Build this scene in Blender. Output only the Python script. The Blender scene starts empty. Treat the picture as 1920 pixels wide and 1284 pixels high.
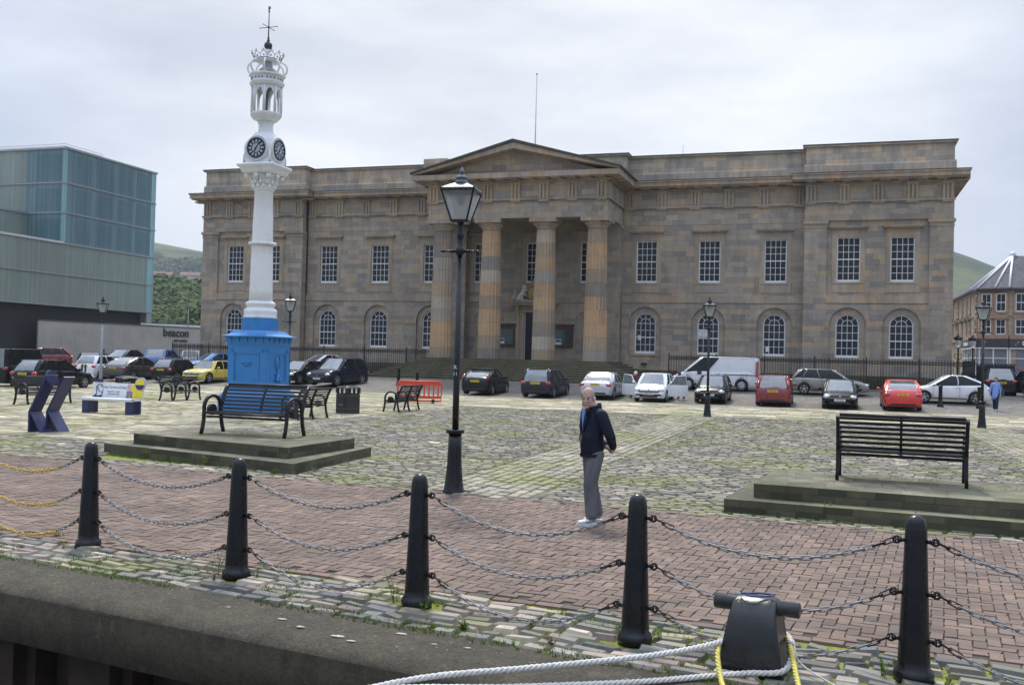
import bpy, bmesh, math, random
import numpy as np
from mathutils import Vector, Matrix
PI=math.pi; R=math.radians
random.seed(7)
SC=bpy.context.scene
COL=SC.collection
# ---------------------------------------------------------------- camera
# world frame: X runs along the custom house front, Y points into it (front wall at y=0), Z up
CAM_LOC=Vector((21.1,-70.0,2.08)); YAW=-0.315; PITCH=math.atan(31/1850.); TILT=math.atan(.025)
fw=Vector((math.sin(YAW)*math.cos(PITCH), math.cos(YAW)*math.cos(PITCH), math.sin(PITCH)))
r0=Vector((math.cos(YAW),-math.sin(YAW),0)); u0=r0.cross(fw)
cr=r0*math.cos(TILT)+u0*math.sin(TILT); cu=u0*math.cos(TILT)-r0*math.sin(TILT)
cd=bpy.data.cameras.new('camera'); cam=bpy.data.objects.new('camera',cd); COL.objects.link(cam)
M=Matrix((( cr.x,cu.x,-fw.x),(cr.y,cu.y,-fw.y),(cr.z,cu.z,-fw.z))).to_4x4(); M.translation=CAM_LOC
cam.matrix_world=M
cd.sensor_width=36; cd.lens=36*1850/1920.; cd.clip_start=.05; cd.clip_end=9000
SC.camera=cam
# ---------------------------------------------------------------- sky and sun
SUN_EL=R(56); SUN_AZ=R(205)   # direction the light comes from: behind the custom house, a little to the left
w=bpy.data.worlds.new('World'); SC.world=w; w.use_nodes=True
nt=w.node_tree; nt.nodes.clear()
out=nt.nodes.new('ShaderNodeOutputWorld'); bg=nt.nodes.new('ShaderNodeBackground'); nt.links.new(bg.outputs[0],out.inputs[0])
sky=nt.nodes.new('ShaderNodeTexSky'); sky.sky_type='NISHITA'; sky.sun_disc=False; sky.sun_elevation=SUN_EL; sky.sun_rotation=R(-20); sky.dust_density=3
tc=nt.nodes.new('ShaderNodeTexCoord'); mp=nt.nodes.new('ShaderNodeMapping'); mp.inputs['Scale'].default_value=(1,1,3.2); mp.inputs['Location'].default_value=(.35,.1,.2)
no=nt.nodes.new('ShaderNodeTexNoise'); no.inputs['Scale'].default_value=1.9; no.inputs['Detail'].default_value=6; no.inputs['Roughness'].default_value=.55
nt.links.new(tc.outputs['Generated'],mp.inputs[0]); nt.links.new(mp.outputs[0],no.inputs['Vector'])
cr_=nt.nodes.new('ShaderNodeValToRGB'); e=cr_.color_ramp.elements
e[0].position=.38; e[0].color=(5.5,5.85,6.6,1); e[1].position=.60; e[1].color=(8.1,8.3,8.6,1)
nt.links.new(no.outputs['Fac'],cr_.inputs[0])
# a bright patch of thin cloud round the veiled sun, darker slate cloud low on the right
mxs=nt.nodes.new('ShaderNodeVectorMath'); mxs.operation='DOT_PRODUCT'; mxs.inputs[1].default_value=Vector((-.27,.90,.34)).normalized()
nt.links.new(tc.outputs['Generated'],mxs.inputs[0])
mr=nt.nodes.new('ShaderNodeMapRange'); mr.inputs[1].default_value=.80; mr.inputs[2].default_value=1.; mr.inputs[3].default_value=.78; mr.inputs[4].default_value=1.05
nt.links.new(mxs.outputs['Value'],mr.inputs[0])
tint=nt.nodes.new('ShaderNodeMix'); tint.data_type='RGBA'; tint.inputs['A'].default_value=(.66,.73,.86,1); tint.inputs['B'].default_value=(1.07,1.06,1.05,1)
mr.inputs[1].default_value=.82; mr.inputs[3].default_value=0.; mr.inputs[4].default_value=1.; mr.interpolation_type='SMOOTHSTEP'; nt.links.new(mr.outputs[0],tint.inputs['Factor'])
mul=nt.nodes.new('ShaderNodeMix'); mul.data_type='RGBA'; mul.blend_type='MULTIPLY'; mul.inputs['Factor'].default_value=1
nt.links.new(cr_.outputs[0],mul.inputs['A']); nt.links.new(tint.outputs['Result'],mul.inputs['B'])
sz=nt.nodes.new('ShaderNodeSeparateXYZ'); nt.links.new(tc.outputs['Generated'],sz.inputs[0])
# overcast dome: brighter towards the zenith
zc=nt.nodes.new('ShaderNodeMapRange'); zc.interpolation_type='SMOOTHSTEP'; zc.inputs[1].default_value=.3; zc.inputs[2].default_value=.95; zc.inputs[3].default_value=1.; zc.inputs[4].default_value=2.5
nt.links.new(sz.outputs[2],zc.inputs[0])
mu2=nt.nodes.new('ShaderNodeMix'); mu2.data_type='RGBA'; mu2.blend_type='MULTIPLY'; mu2.inputs['Factor'].default_value=1
nt.links.new(mul.outputs['Result'],mu2.inputs['A']); nt.links.new(zc.outputs[0],mu2.inputs['B'])
mx=nt.nodes.new('ShaderNodeMix'); mx.data_type='RGBA'; mx.inputs['Factor'].default_value=.9
nt.links.new(sky.outputs[0],mx.inputs['A']); nt.links.new(mu2.outputs['Result'],mx.inputs['B'])
nt.links.new(mx.outputs['Result'],bg.inputs[0]); bg.inputs[1].default_value=.10
sd=bpy.data.lights.new('sun','SUN'); sd.energy=2.8; sd.angle=R(10); sd.color=(1,.955,.88)
so=bpy.data.objects.new('sun',sd); COL.objects.link(so)
sdir=Vector((math.sin(R(-22))*math.cos(SUN_EL),math.cos(R(-22))*math.cos(SUN_EL),math.sin(SUN_EL)))
so.rotation_euler=sdir.to_track_quat('Z','Y').to_euler()
SC.view_settings.view_transform='Standard'; SC.view_settings.look='None'; SC.view_settings.exposure=0.3; SC.view_settings.gamma=1
SC.render.engine='CYCLES'
# ---------------------------------------------------------------- tags
def tag(o,label=None,cat=None,group=None,kind=None):
    if label:o['label']=label
    if cat:o['category']=cat
    if group:o['group']=group
    if kind:o['kind']=kind
    return o
def empty(name,loc=(0,0,0),rz=0,label=None,cat=None,group=None):
    o=bpy.data.objects.new(name,None); COL.objects.link(o); o.location=loc; o.rotation_euler=(0,0,rz); o.empty_display_size=.2
    return tag(o,label,cat,group)
def copy_tree(o,parent=None):
    c=o.copy(); COL.objects.link(c)
    if parent is not None: c.parent=parent
    for ch in list(o.children): copy_tree(ch,c)
    return c
# ---------------------------------------------------------------- materials
MATS={}
class NT:
    def __init__(s,m): s.m=m; s.t=m.node_tree; s.N=s.t.nodes; s.L=s.t.links
    def n(s,ty,**k):
        x=s.N.new(ty)
        for a,b in k.items():
            setattr(x,a,b)
        return x
    def math(s,op,a,b=None,c=None):
        x=s.N.new('ShaderNodeMath'); x.operation=op
        for i,v in enumerate((a,b,c)):
            if v is None: continue
            if isinstance(v,(int,float)): x.inputs[i].default_value=v
            else: s.L.new(v,x.inputs[i])
        return x.outputs[0]
    def mix(s,fac,a,b,mode='MIX'):
        x=s.N.new('ShaderNodeMix'); x.data_type='RGBA'; x.blend_type=mode
        for i,v in (('Factor',fac),('A',a),('B',b)):
            if isinstance(v,(int,float)): x.inputs[i].default_value=v if i=='Factor' else (v,v,v,1)
            elif isinstance(v,tuple): x.inputs[i].default_value=v+(1,) if len(v)==3 else v
            else: s.L.new(v,x.inputs[i])
        return x.outputs['Result']
    def noise(s,scale,detail=4,rough=.55,vec=None,w=None):
        x=s.N.new('ShaderNodeTexNoise'); x.inputs['Scale'].default_value=scale; x.inputs['Detail'].default_value=detail; x.inputs['Roughness'].default_value=rough
        if vec is not None: s.L.new(vec,x.inputs['Vector'])
        return x.outputs['Fac']
    def ramp(s,fac,stops,interp='LINEAR'):
        x=s.N.new('ShaderNodeValToRGB'); x.color_ramp.interpolation=interp; el=x.color_ramp.elements
        while len(el)<len(stops): el.new(.5)
        for e,(p,c) in zip(el,stops): e.position=p; e.color=(c,c,c,1) if isinstance(c,(int,float)) else tuple(c)+(1,)
        s.L.new(fac,x.inputs[0]); return x.outputs[0]
    def coord(s,which='Object'):
        x=s.N.new('ShaderNodeTexCoord'); return x.outputs[which]
    def scale(s,vec,sc):
        x=s.N.new('ShaderNodeMapping'); x.inputs['Scale'].default_value=sc; s.L.new(vec,x.inputs[0]); return x.outputs[0]
    def bump(s,h,strength=.3,dist=.01):
        x=s.N.new('ShaderNodeBump'); x.inputs['Strength'].default_value=strength; x.inputs['Distance'].default_value=dist; s.L.new(h,x.inputs['Height']); return x.outputs[0]
def newmat(name):
    m=bpy.data.materials.new(name); m.use_nodes=True; n=NT(m); b=n.N['Principled BSDF']; MATS[name]=m; return m,n,b
def setc(n,b,key,v):
    if isinstance(v,(int,float)): b.inputs[key].default_value=v
    elif isinstance(v,tuple): b.inputs[key].default_value=v+(1,) if len(v)==3 else v
    else: n.L.new(v,b.inputs[key])
def simple(name,c,rough=.5,metal=0,var=.12,scale=6,bump=0,coat=0,spec=None,dirt=None,bscale=None):
    """paint / metal / cloth with fine tonal variation"""
    if name in MATS: return MATS[name]
    m,n,b=newmat(name)
    o=n.coord()
    f=n.noise(scale,5,.6,o)
    lo=tuple(max(0,x*(1-var)) for x in c); hi=tuple(min(1,x*(1+var)) for x in c)
    colr=n.ramp(f,[(.3,lo),(.7,hi)])
    if dirt:
        d=n.noise(scale*.5,8,.7,o); dm=n.ramp(d,[(.52,0.),(.68,1.)]); colr=n.mix(dm,colr,dirt)
    setc(n,b,'Base Color',colr); b.inputs['Metallic'].default_value=metal
    rr=n.math('MULTIPLY_ADD',f,.2,rough-.1); setc(n,b,'Roughness',rr)
    if coat: b.inputs['Coat Weight'].default_value=coat; b.inputs['Coat Roughness'].default_value=.06
    if spec is not None: b.inputs['Specular IOR Level'].default_value=spec
    if bump:
        setc(n,b,'Normal',n.bump(n.noise(bscale or scale*6,4,.6,o),bump,.01))
    return m
def planar(n):
    """2D coordinates (metres) lying in whichever object-space plane the face is in"""
    o=n.coord('Object'); nm=n.coord('Normal')
    so=n.n('ShaderNodeSeparateXYZ'); n.L.new(o,so.inputs[0]); sn=n.n('ShaderNodeSeparateXYZ'); n.L.new(nm,sn.inputs[0])
    ax=n.math('GREATER_THAN',n.math('ABSOLUTE',sn.outputs[0]),.7); az=n.math('GREATER_THAN',n.math('ABSOLUTE',sn.outputs[2]),.7)
    u=n.math('ADD',n.math('MULTIPLY',so.outputs[0],n.math('SUBTRACT',1.,ax)),n.math('MULTIPLY',so.outputs[1],ax))
    v=n.math('ADD',n.math('MULTIPLY',so.outputs[2],n.math('SUBTRACT',1.,az)),n.math('MULTIPLY',so.outputs[1],az))
    return o,u,v
def ashlar(name,pal,bw=.9,bh=.36,joint=.006,jd=.55,stain=.35,rough=.9,seed=0.,irregular=.35,dark=(.05,.045,.04),per_object=False):
    if name in MATS: return MATS[name]
    m,n,b=newmat(name); o,u,v=planar(n)
    vr=n.math('DIVIDE',v,bh); row=n.math('FLOOR',vr)
    cv=n.n('ShaderNodeCombineXYZ'); n.L.new(row,cv.inputs[0]); cv.inputs[1].default_value=seed+3.3
    wn=n.n('ShaderNodeTexWhiteNoise',noise_dimensions='2D'); n.L.new(cv.outputs[0],wn.inputs[0])
    # course-dependent shift and block length
    bwv=n.math('MULTIPLY_ADD',wn.outputs['Value'],bw*irregular,bw*(1-irregular*.5))
    off=n.math('MULTIPLY_ADD',n.math('MODULO',row,2.),.5,n.math('MULTIPLY',wn.outputs['Value'],.37))
    uu=n.math('ADD',n.math('DIVIDE',u,bwv),off); colm=n.math('FLOOR',uu)
    cv2=n.n('ShaderNodeCombineXYZ'); n.L.new(row,cv2.inputs[0]); n.L.new(colm,cv2.inputs[1]); cv2.inputs[2].default_value=seed
    if per_object:
        oi=n.n('ShaderNodeObjectInfo'); n.L.new(n.math('MULTIPLY',oi.outputs['Random'],37.),cv2.inputs[2])
    w2=n.n('ShaderNodeTexWhiteNoise',noise_dimensions='3D'); n.L.new(cv2.outputs[0],w2.inputs[0])
    base=n.ramp(w2.outputs['Value'],[((i+.0)/len(pal),c) for i,c in enumerate(pal)],'CONSTANT')
    base=n.mix(n.ramp(n.noise(.9,3,.5,o),[(.3,.12),(.7,.5)]),base,n.ramp(n.noise(.35,4,.6,o),[(.3,pal[0]),(.5,pal[1]),(.72,pal[2%len(pal)])]))
    fine=n.noise(9,8,.7,o); base=n.mix(.55,base,n.ramp(fine,[(.25,.62),(.75,1.25)]),'MULTIPLY')
    streak=n.noise(1.1,6,.65,n.scale(o,(2.2,2.2,.35))); base=n.mix(stain,base,n.ramp(streak,[(.3,.4),(.62,1.)]),'MULTIPLY'); base=n.mix(stain*.8,base,n.ramp(n.noise(.22,5,.65,o),[(.34,.5),(.6,1.12)]),'MULTIPLY')
    fr=n.math('FRACT',vr); fu=n.math('FRACT',uu)
    jy=n.math('LESS_THAN',n.math('MINIMUM',fr,n.math('SUBTRACT',1.,fr)),joint/bh)
    jx=n.math('LESS_THAN',n.math('MINIMUM',fu,n.math('SUBTRACT',1.,fu)),joint/bw)
    j=n.math('MULTIPLY',n.math('MAXIMUM',jy,jx),n.ramp(n.noise(1.7,3,.5,o),[(.35,.15),(.65,1.)]))
    jf=n.math('MULTIPLY',j,jd)
    base=n.mix(jf,base,dark)
    setc(n,b,'Base Color',base); b.inputs['Roughness'].default_value=rough; b.inputs['Specular IOR Level'].default_value=.25
    h=n.math('SUBTRACT',n.math('MULTIPLY',fine,.6),j)
    setc(n,b,'Normal',n.bump(h,.45,.015))
    return m
# ---------------------------------------------------------------- mesh builder
class MB:
    def __init__(s): s.v=[]; s.f=[]; s.m=[]; s.c=None; s.sm=[]
    def add(s,vs,fs,mi=0,sm=False,M=None):
        o=len(s.v)
        if M is not None: vs=[tuple(M@Vector(p)) for p in vs]
        s.v+= [tuple(p) for p in vs]; s.f+=[tuple(i+o for i in f) for f in fs]; s.m+=[mi]*len(fs); s.sm+=[sm]*len(fs); return s
    def box(s,x0,x1,y0,y1,z0,z1,mi=0,M=None):
        vs=[(x0,y0,z0),(x1,y0,z0),(x1,y1,z0),(x0,y1,z0),(x0,y0,z1),(x1,y0,z1),(x1,y1,z1),(x0,y1,z1)]
        return s.add(vs,[(0,3,2,1),(4,5,6,7),(0,1,5,4),(1,2,6,5),(2,3,7,6),(3,0,4,7)],mi,False,M)
    def bevbox(s,x0,x1,y0,y1,z0,z1,b=.01,mi=0,M=None):
        """box with chamfered vertical edges and top"""
        r=[(x0+b,y0),(x1-b,y0),(x1,y0+b),(x1,y1-b),(x1-b,y1),(x0+b,y1),(x0,y1-b),(x0,y0+b)]
        cx,cy=(x0+x1)/2,(y0+y1)/2
        def ins(p,d): return (p[0]+(d if p[0]<cx else -d),p[1]+(d if p[1]<cy else -d))
        vs=[(p[0],p[1],z0) for p in r]+[(p[0],p[1],z1-b) for p in r]+[ins(p,b)+(z1,) for p in r]
        fs=[tuple(range(7,-1,-1)),tuple(range(16,24))]
        for k in (0,8):
            fs+=[(k+i,k+(i+1)%8,k+8+(i+1)%8,k+8+i) for i in range(8)]
        return s.add(vs,fs,mi,False,M)
    def ring(s,rings,mi=0,sm=True,cap0=True,cap1=True,closed=True,M=None):
        n=len(rings[0]); vs=[p for r in rings for p in r]; fs=[]
        for k in range(len(rings)-1):
            for i in range(n if closed else n-1):
                a=k*n+i; b=k*n+(i+1)%n; fs.append((a,b,b+n,a+n))
        o=len(s.v); s.add(vs,fs,mi,sm,M)
        if cap0: s.f.append(tuple(o+i for i in range(n-1,-1,-1))); s.m.append(mi); s.sm.append(False)
        if cap1: s.f.append(tuple(o+(len(rings)-1)*n+i for i in range(n))); s.m.append(mi); s.sm.append(False)
        return s
    def lathe(s,prof,n=20,c=(0,0),mi=0,sm=True,M=None,rot=0,sq=None):
        """prof: list of (radius,z) from bottom to top"""
        rings=[]
        for r,z in prof:
            rings.append([(c[0]+r*math.cos(2*PI*(i+.0)/n+rot),c[1]+r*math.sin(2*PI*i/n+rot),z) for i in range(n)])
        return s.ring(rings,mi,sm,True,True,True,M)
    def tube(s,pts,r,n=8,mi=0,sm=True,cap=True,M=None,flat=None,up=None):
        pts=[Vector(p) for p in pts]; rings=[]; N=len(pts)
        rr=r if isinstance(r,(list,tuple)) else [r]*N
        prev=None
        for i,p in enumerate(pts):
            t=(pts[min(i+1,N-1)]-pts[max(i-1,0)]).normalized()
            if prev is None:
                a=Vector(up) if up else (Vector((0,0,1)) if abs(t.z)<.9 else Vector((1,0,0)))
            else: a=prev
            x=t.cross(a).normalized(); y=x.cross(t).normalized(); prev=y
            fx,fy=(flat if flat else (1,1))
            if flat and n==4:
                rings.append([tuple(p+x*(sx*fx)*rr[i]+y*(sy*fy)*rr[i]) for sx,sy in ((-1,-1),(1,-1),(1,1),(-1,1))])
            else:
                rings.append([tuple(p+x*(math.cos(2*PI*k/n)*rr[i]*fx)+y*(math.sin(2*PI*k/n)*rr[i]*fy)) for k in range(n)])
        return s.ring(rings,mi,sm,cap,cap,True,M)
    def bar(s,a,b,w,h,mi=0,up=(0,0,1),M=None):
        return s.tube([a,b],1,4,mi,False,True,M,flat=(w/2,h/2),up=up)
    def prism(s,poly,y0,y1,mi=0,M=None,axis='y',sm=False):
        """poly (a,b) extruded along an axis: y -> (x,z); x -> (y,z); z -> (x,y)"""
        f={'y':lambda a,b,c:(a,c,b),'x':lambda a,b,c:(c,a,b),'z':lambda a,b,c:(a,b,c)}[axis]
        n=len(poly); vs=[f(a,b,y0) for a,b in poly]+[f(a,b,y1) for a,b in poly]
        o=len(s.v); s.add(vs,[(i,(i+1)%n,n+(i+1)%n,n+i) for i in range(n)],mi,sm,M)
        s.f+= [tuple(o+i for i in range(n-1,-1,-1)),tuple(o+n+i for i in range(n))]; s.m+=[mi,mi]; s.sm+=[False,False]
        return s
    def sphere(s,c,r,n=12,m=8,mi=0,M=None,sc=(1,1,1)):
        rings=[]
        for j in range(m+1):
            a=-PI/2+PI*j/m; q=max(math.cos(a),.01)
            rings.append([(c[0]+r*sc[0]*q*math.cos(2*PI*i/n),c[1]+r*sc[1]*q*math.sin(2*PI*i/n),c[2]+r*sc[2]*math.sin(a)) for i in range(n)])
        return s.ring(rings,mi,True,True,True,True,M)
    def build(s,name,mats,parent=None,loc=None,recalc=True):
        me=bpy.data.meshes.new(name); me.from_pydata(s.v,[],s.f)
        if not isinstance(mats,(list,tuple)): mats=[mats]
        [me.materials.append(m) for m in mats if m]
        me.polygons.foreach_set('material_index',s.m); me.polygons.foreach_set('use_smooth',s.sm)
        if recalc and len(s.f)<60000:
            bm=bmesh.new(); bm.from_mesh(me); bmesh.ops.recalc_face_normals(bm,faces=bm.faces); bm.to_mesh(me); bm.free()
        me.update()
        o=bpy.data.objects.new(name,me); COL.objects.link(o)
        if parent is not None:o.parent=parent
        if loc is not None:o.location=loc
        return o
def RX(a): return Matrix.Rotation(a,4,'X')
def RY(a): return Matrix.Rotation(a,4,'Y')
def RZ(a): return Matrix.Rotation(a,4,'Z')
def TR(x,y,z): return Matrix.Translation((x,y,z))
def text_mesh(txt,size,depth=.004,align='CENTER',bold=0,spacing=1,wscale=1.):
    """mesh verts/faces of lettering in the XZ plane facing -Y"""
    cu_=bpy.data.curves.new('lettering','FONT'); cu_.body=txt; cu_.size=size; cu_.align_x=align; cu_.align_y='CENTER'; cu_.extrude=depth/2; cu_.offset=bold; cu_.space_character=spacing; cu_.resolution_u=2
    ob=bpy.data.objects.new('lettering',cu_); COL.objects.link(ob)
    dg=bpy.context.evaluated_depsgraph_get(); me=bpy.data.meshes.new_from_object(ob.evaluated_get(dg))
    vs=[(v.co.x*wscale,-v.co.z,v.co.y) for v in me.vertices]; fs=[tuple(p.vertices) for p in me.polygons]
    bpy.data.objects.remove(ob); bpy.data.curves.remove(cu_); bpy.data.meshes.remove(me)
    return vs,fs
def zg(x,y):
    """ground level: flat quay square, then a gentle rise to the custom house"""
    t=min(1,max(0,(17.5+y)/10.)); return .65*t*t*(3-2*t)*.35+.65*t*.65
# ================================================================ ground
def grid_sheet(name,x0,x1,y0,y1,mat,dz=0.,nx=1,ny=1,kind='structure',zf=None):
    xs=np.linspace(x0,x1,nx+1); ys=np.linspace(y0,y1,ny+1); b=MB()
    vs=[(x,y,(zf(x,y) if zf else 0)+dz) for y in ys for x in xs]; fs=[]
    for j in range(ny):
        for i in range(nx):
            a=j*(nx+1)+i; fs.append((a,a+1,a+nx+2,a+nx+1))
    b.add(vs,fs); o=b.build(name,mat); 
    return tag(o,kind=kind) if kind else o
# joint / soil material with moss
def soil_mat(name,green=.5,base=(.16,.145,.12),moss=(.15,.17,.035),scale=.35):
    m,n,b=newmat(name); o=n.coord()
    big=n.noise(scale,5,.6,o); mid=n.noise(3.,5,.65,o); f=n.math('MULTIPLY',big,mid)
    mask=n.ramp(n.math('MULTIPLY_ADD',big,.8,n.math('MULTIPLY',mid,.35)),[(.62-.2*green,0.),(.72-.2*green,1.)])
    soil=n.ramp(n.noise(14,5,.7,o),[(.3,tuple(c*.5 for c in base)),(.7,tuple(c*1.2 for c in base))])
    ms=n.ramp(n.noise(22,4,.7,o),[(.3,tuple(c*.55 for c in moss)),(.7,tuple(c*1.3 for c in moss))])
    setc(n,b,'Base Color',n.mix(mask,soil,ms)); b.inputs['Roughness'].default_value=.95; b.inputs['Specular IOR Level'].default_value=.1
    setc(n,b,'Normal',n.bump(n.noise(40,4,.7,o),.5,.01)); return m
soil=soil_mat('joint_soil',.85,moss=(.20,.22,.045))
soil_brick=soil_mat('brick_joint_soil',-.4,(.09,.085,.075))
def stone_attr(name,rough=.85,stain=.4,sc=1.,moss=0):
    """paving stones: colour per stone from attribute, grain and stains on top"""
    m,n,b=newmat(name); o=n.coord(); a=n.n('ShaderNodeAttribute'); a.attribute_name='tone'
    c=a.outputs['Color']; fine=n.noise(26*sc,7,.75,o)
    c=n.mix(.7,c,n.ramp(fine,[(.25,.6),(.75,1.3)]),'MULTIPLY')
    c=n.mix(stain,c,n.ramp(n.noise(.8*sc,6,.65,o),[(.3,.55),(.65,1.1)]),'MULTIPLY')
    if moss:
        mk=n.ramp(n.math('MULTIPLY_ADD',n.noise(.42,5,.6,o),.75,n.math('MULTIPLY',n.noise(7,6,.75,o),.42)),[(.575,0.),(.68,1.)])
        c=n.mix(n.math('MULTIPLY',mk,moss),c,(.19,.20,.06))
    setc(n,b,'Base Color',c); setc(n,b,'Roughness',n.math('MULTIPLY_ADD',fine,.3,rough-.2)); b.inputs['Specular IOR Level'].default_value=.35
    setc(n,b,'Normal',n.bump(fine,.5,.006)); return m
sett_mat=stone_attr('sett_stone',moss=.75); brick_mat=stone_attr('paving_brick',.9,.75); flag_mat=stone_attr('flagstone',.9,.85,.7,moss=.7)
rng=np.random.default_rng(5)
def stones(name,rects,mat,pal,jit=.15,top=.03,bev=.012,tilt=.25,zf=None,kind='structure',light=None,rot=None):
    """rects: array (cx,cy,lx,ly) -> one mesh of individually bevelled, slightly tilted stones"""
    r=np.array(rects,float); N=len(r)
    V=np.zeros((N,8,3)); hx=r[:,2]/2; hy=r[:,3]/2
    sx=np.array([-1,1,1,-1]); sy=np.array([-1,-1,1,1])
    wob=rng.normal(0,1,(N,4,2))*np.minimum(r[:,2:4],.25)[:,None,:]*.03
    h=top*(1+rng.normal(0,.18,N)); tx=rng.normal(0,tilt*.006,N); ty=rng.normal(0,tilt*.004,N)
    for k in range(4):
        bx=r[:,0]+sx[k]*hx+wob[:,k,0]; by=r[:,1]+sy[k]*hy+wob[:,k,1]
        V[:,k,0]=bx;V[:,k,1]=by;V[:,k,2]=h*.15-.012
        V[:,4+k,0]=bx-sx[k]*bev;V[:,4+k,1]=by-sy[k]*bev;V[:,4+k,2]=h+sx[k]*tx+sy[k]*ty
    if zf is not None:
        V[:,:,2]+=np.vectorize(zf)(V[:,:,0],V[:,:,1])
    if rot:
        a_,px_,py_=rot; dx=V[:,:,0]-px_; dy=V[:,:,1]-py_
        V[:,:,0]=px_+dx*math.cos(a_)-dy*math.sin(a_); V[:,:,1]=py_+dx*math.sin(a_)+dy*math.cos(a_)
    F=np.array([[4,5,6,7],[0,1,5,4],[1,2,6,5],[2,3,7,6],[3,0,4,7]])
    faces=(F[None]+np.arange(N)[:,None,None]*8).reshape(-1,4)
    me=bpy.data.meshes.new(name); me.vertices.add(N*8); me.vertices.foreach_set('co',V.reshape(-1))
    me.loops.add(faces.size); me.loops.foreach_set('vertex_index',faces.reshape(-1)); me.polygons.add(len(faces))
    me.polygons.foreach_set('loop_start',np.arange(0,faces.size,4)); me.polygons.foreach_set('loop_total',np.full(len(faces),4)); me.update(calc_edges=True); me.polygons.foreach_set('use_smooth',np.zeros(len(faces),bool))
    P=np.array(pal); wts=None
    idx=rng.integers(0,len(P),N); C=P[idx]*(1+rng.normal(0,jit,(N,1))); 
    if light: k=rng.random(N)<light; C[k]*=1.55
    C=np.clip(C,.01,.85); C=np.concatenate([C,np.ones((N,1))],1)
    at=me.attributes.new('tone','FLOAT_COLOR','POINT'); at.data.foreach_set('color',np.repeat(C,8,0).reshape(-1).astype(np.float32))
    me.materials.append(mat); o=bpy.data.objects.new(name,me); COL.objects.link(o); return tag(o,kind=kind)
def courses(x0,x1,y0,y1,ly,lx,gap=.018,along='x',jl=.25,skip=None):
    """running courses of setts, returns rects"""
    out=[]; 
    if along=='x': A0,A1,B0,B1=x0,x1,y0,y1
    else: A0,A1,B0,B1=y0,y1,x0,x1
    nb=max(1,int(round((B1-B0)/ly))); wb=(B1-B0)/nb
    for j in range(nb):
        b=B0+(j+.5)*wb; a=A0-random.random()*lx*.0; 
        first=True
        while a<A1-.03:
            l=lx*(1+random.uniform(-jl,jl)); 
            if first: l*=random.uniform(.4,1); first=False
            l=min(l,A1-a); 
            if A1-a-l<lx*.3: l=A1-a
            c=a+l/2; 
            R_=(c,b,l-gap,wb-gap) if along=='x' else (b,c,wb-gap,l-gap)
            if not(skip and skip(R_[0],R_[1])): out.append(R_)
            a+=l
    return out
# base ground, one sheet to the horizon
asph,_n,_b=newmat('far_ground'); _o=_n.coord(); setc(_n,_b,'Base Color',_n.ramp(_n.noise(.05,6,.6,_o),[(.3,(.10,.10,.085)),(.7,(.16,.155,.13))])); _b.inputs['Roughness'].default_value=.95
def base_ground():
    b=MB(); xs=[-2500,-400,-120,-60,-30,0,30,60,120,400,2500]; ys=[-61.2,-56,-40,-30,-20]+[-17.5+i for i in range(0,11)]+[20,60,150,600,5000]
    vs=[(x,y,zg(x,y)-.02) for y in ys for x in xs]; n=len(xs); fs=[]
    for j in range(len(ys)-1):
        for i in range(n-1):
            a=j*n+i; fs.append((a,a+1,a+n+1,a+n))
    b.add(vs,fs,sm=False); return tag(b.build('ground',asph),kind='structure')
base_ground()
grid_sheet('sett_bedding',-60,60,-61.2,-17.5,soil,-.006,1,1)
zfl=lambda x,y:zg(x,y)
# parking setts beyond the flag band: fine texture on a gentle ramp
def sett_texture(name):
    pal=[(.17,.155,.14),(.23,.205,.175),(.13,.125,.125),(.20,.18,.165),(.26,.235,.195),(.15,.14,.13)]
    return ashlar(name,pal,.26,.15,.014,.9,.2,.85,seed=9.,dark=(.07,.075,.035))
grid_sheet('parking_road',-75,75,-20.0,-7.0,sett_texture('parking_setts'),.006,30,26,zf=zfl)
# strip rows parallel to the view axis of the square: three drainage strips
strips=[(15.05,16.85),(25.3,27.1),(5.9,6.9)]
in_strip=lambda x:any(a<x<b for a,b in strips[:2])
PS=[(.24,.21,.165),(.19,.172,.145),(.285,.25,.19),(.15,.14,.13),(.33,.285,.22),(.215,.185,.15),(.21,.195,.17)]
def plat_skip(x,y):
    return y<-56.18-.10*(x-18) or (7.5<x<12.0 and -54.6<y<-51.9) or (20.0<x<40 and -55.6<y<-53.4)
rc=courses(6.95,15.02,-58.6,-30.6,.165,.27,.028,skip=plat_skip)+courses(16.88,25.28,-58.6,-30.6,.165,.27,.028,skip=plat_skip)+courses(27.12,44,-58.6,-30.6,.165,.27,.028,skip=plat_skip)
rc+=courses(-16,6.92,-56.4,-51.6,.17,.29,.02,skip=plat_skip)
stones('square_setts',rc,sett_mat,PS,.16,.022,.018,.5,light=.035)
rs=courses(15.05,16.85,-58.6,-30.6,.2,.33,.02,'y',skip=plat_skip)+courses(25.3,27.1,-58.6,-30.6,.2,.33,.02,'y',skip=plat_skip)
stones('strip_setts',rs,sett_mat,[(.30,.265,.205),(.26,.235,.185),(.335,.295,.225)],.12,.03,.02,.3)
# big flags: left part of the square and the band in front of the parked cars
PF=[(.43,.375,.265),(.36,.32,.23),(.49,.425,.30),(.39,.345,.255),(.31,.285,.22)]
fl=courses(-34,5.9,-51.5,-30.4,.36,.62,.03,jl=.45)+courses(-60,60,-30.4,-19.9,.62,1.0,.018,jl=.35)
stones('flagstones',fl,flag_mat,PF,.2,.02,.018,.7)
stones('flag_border',courses(5.93,6.9,-51.5,-30.5,.2,.3,.02,'y'),sett_mat,PS,.15,.02,.015,.3)
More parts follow.
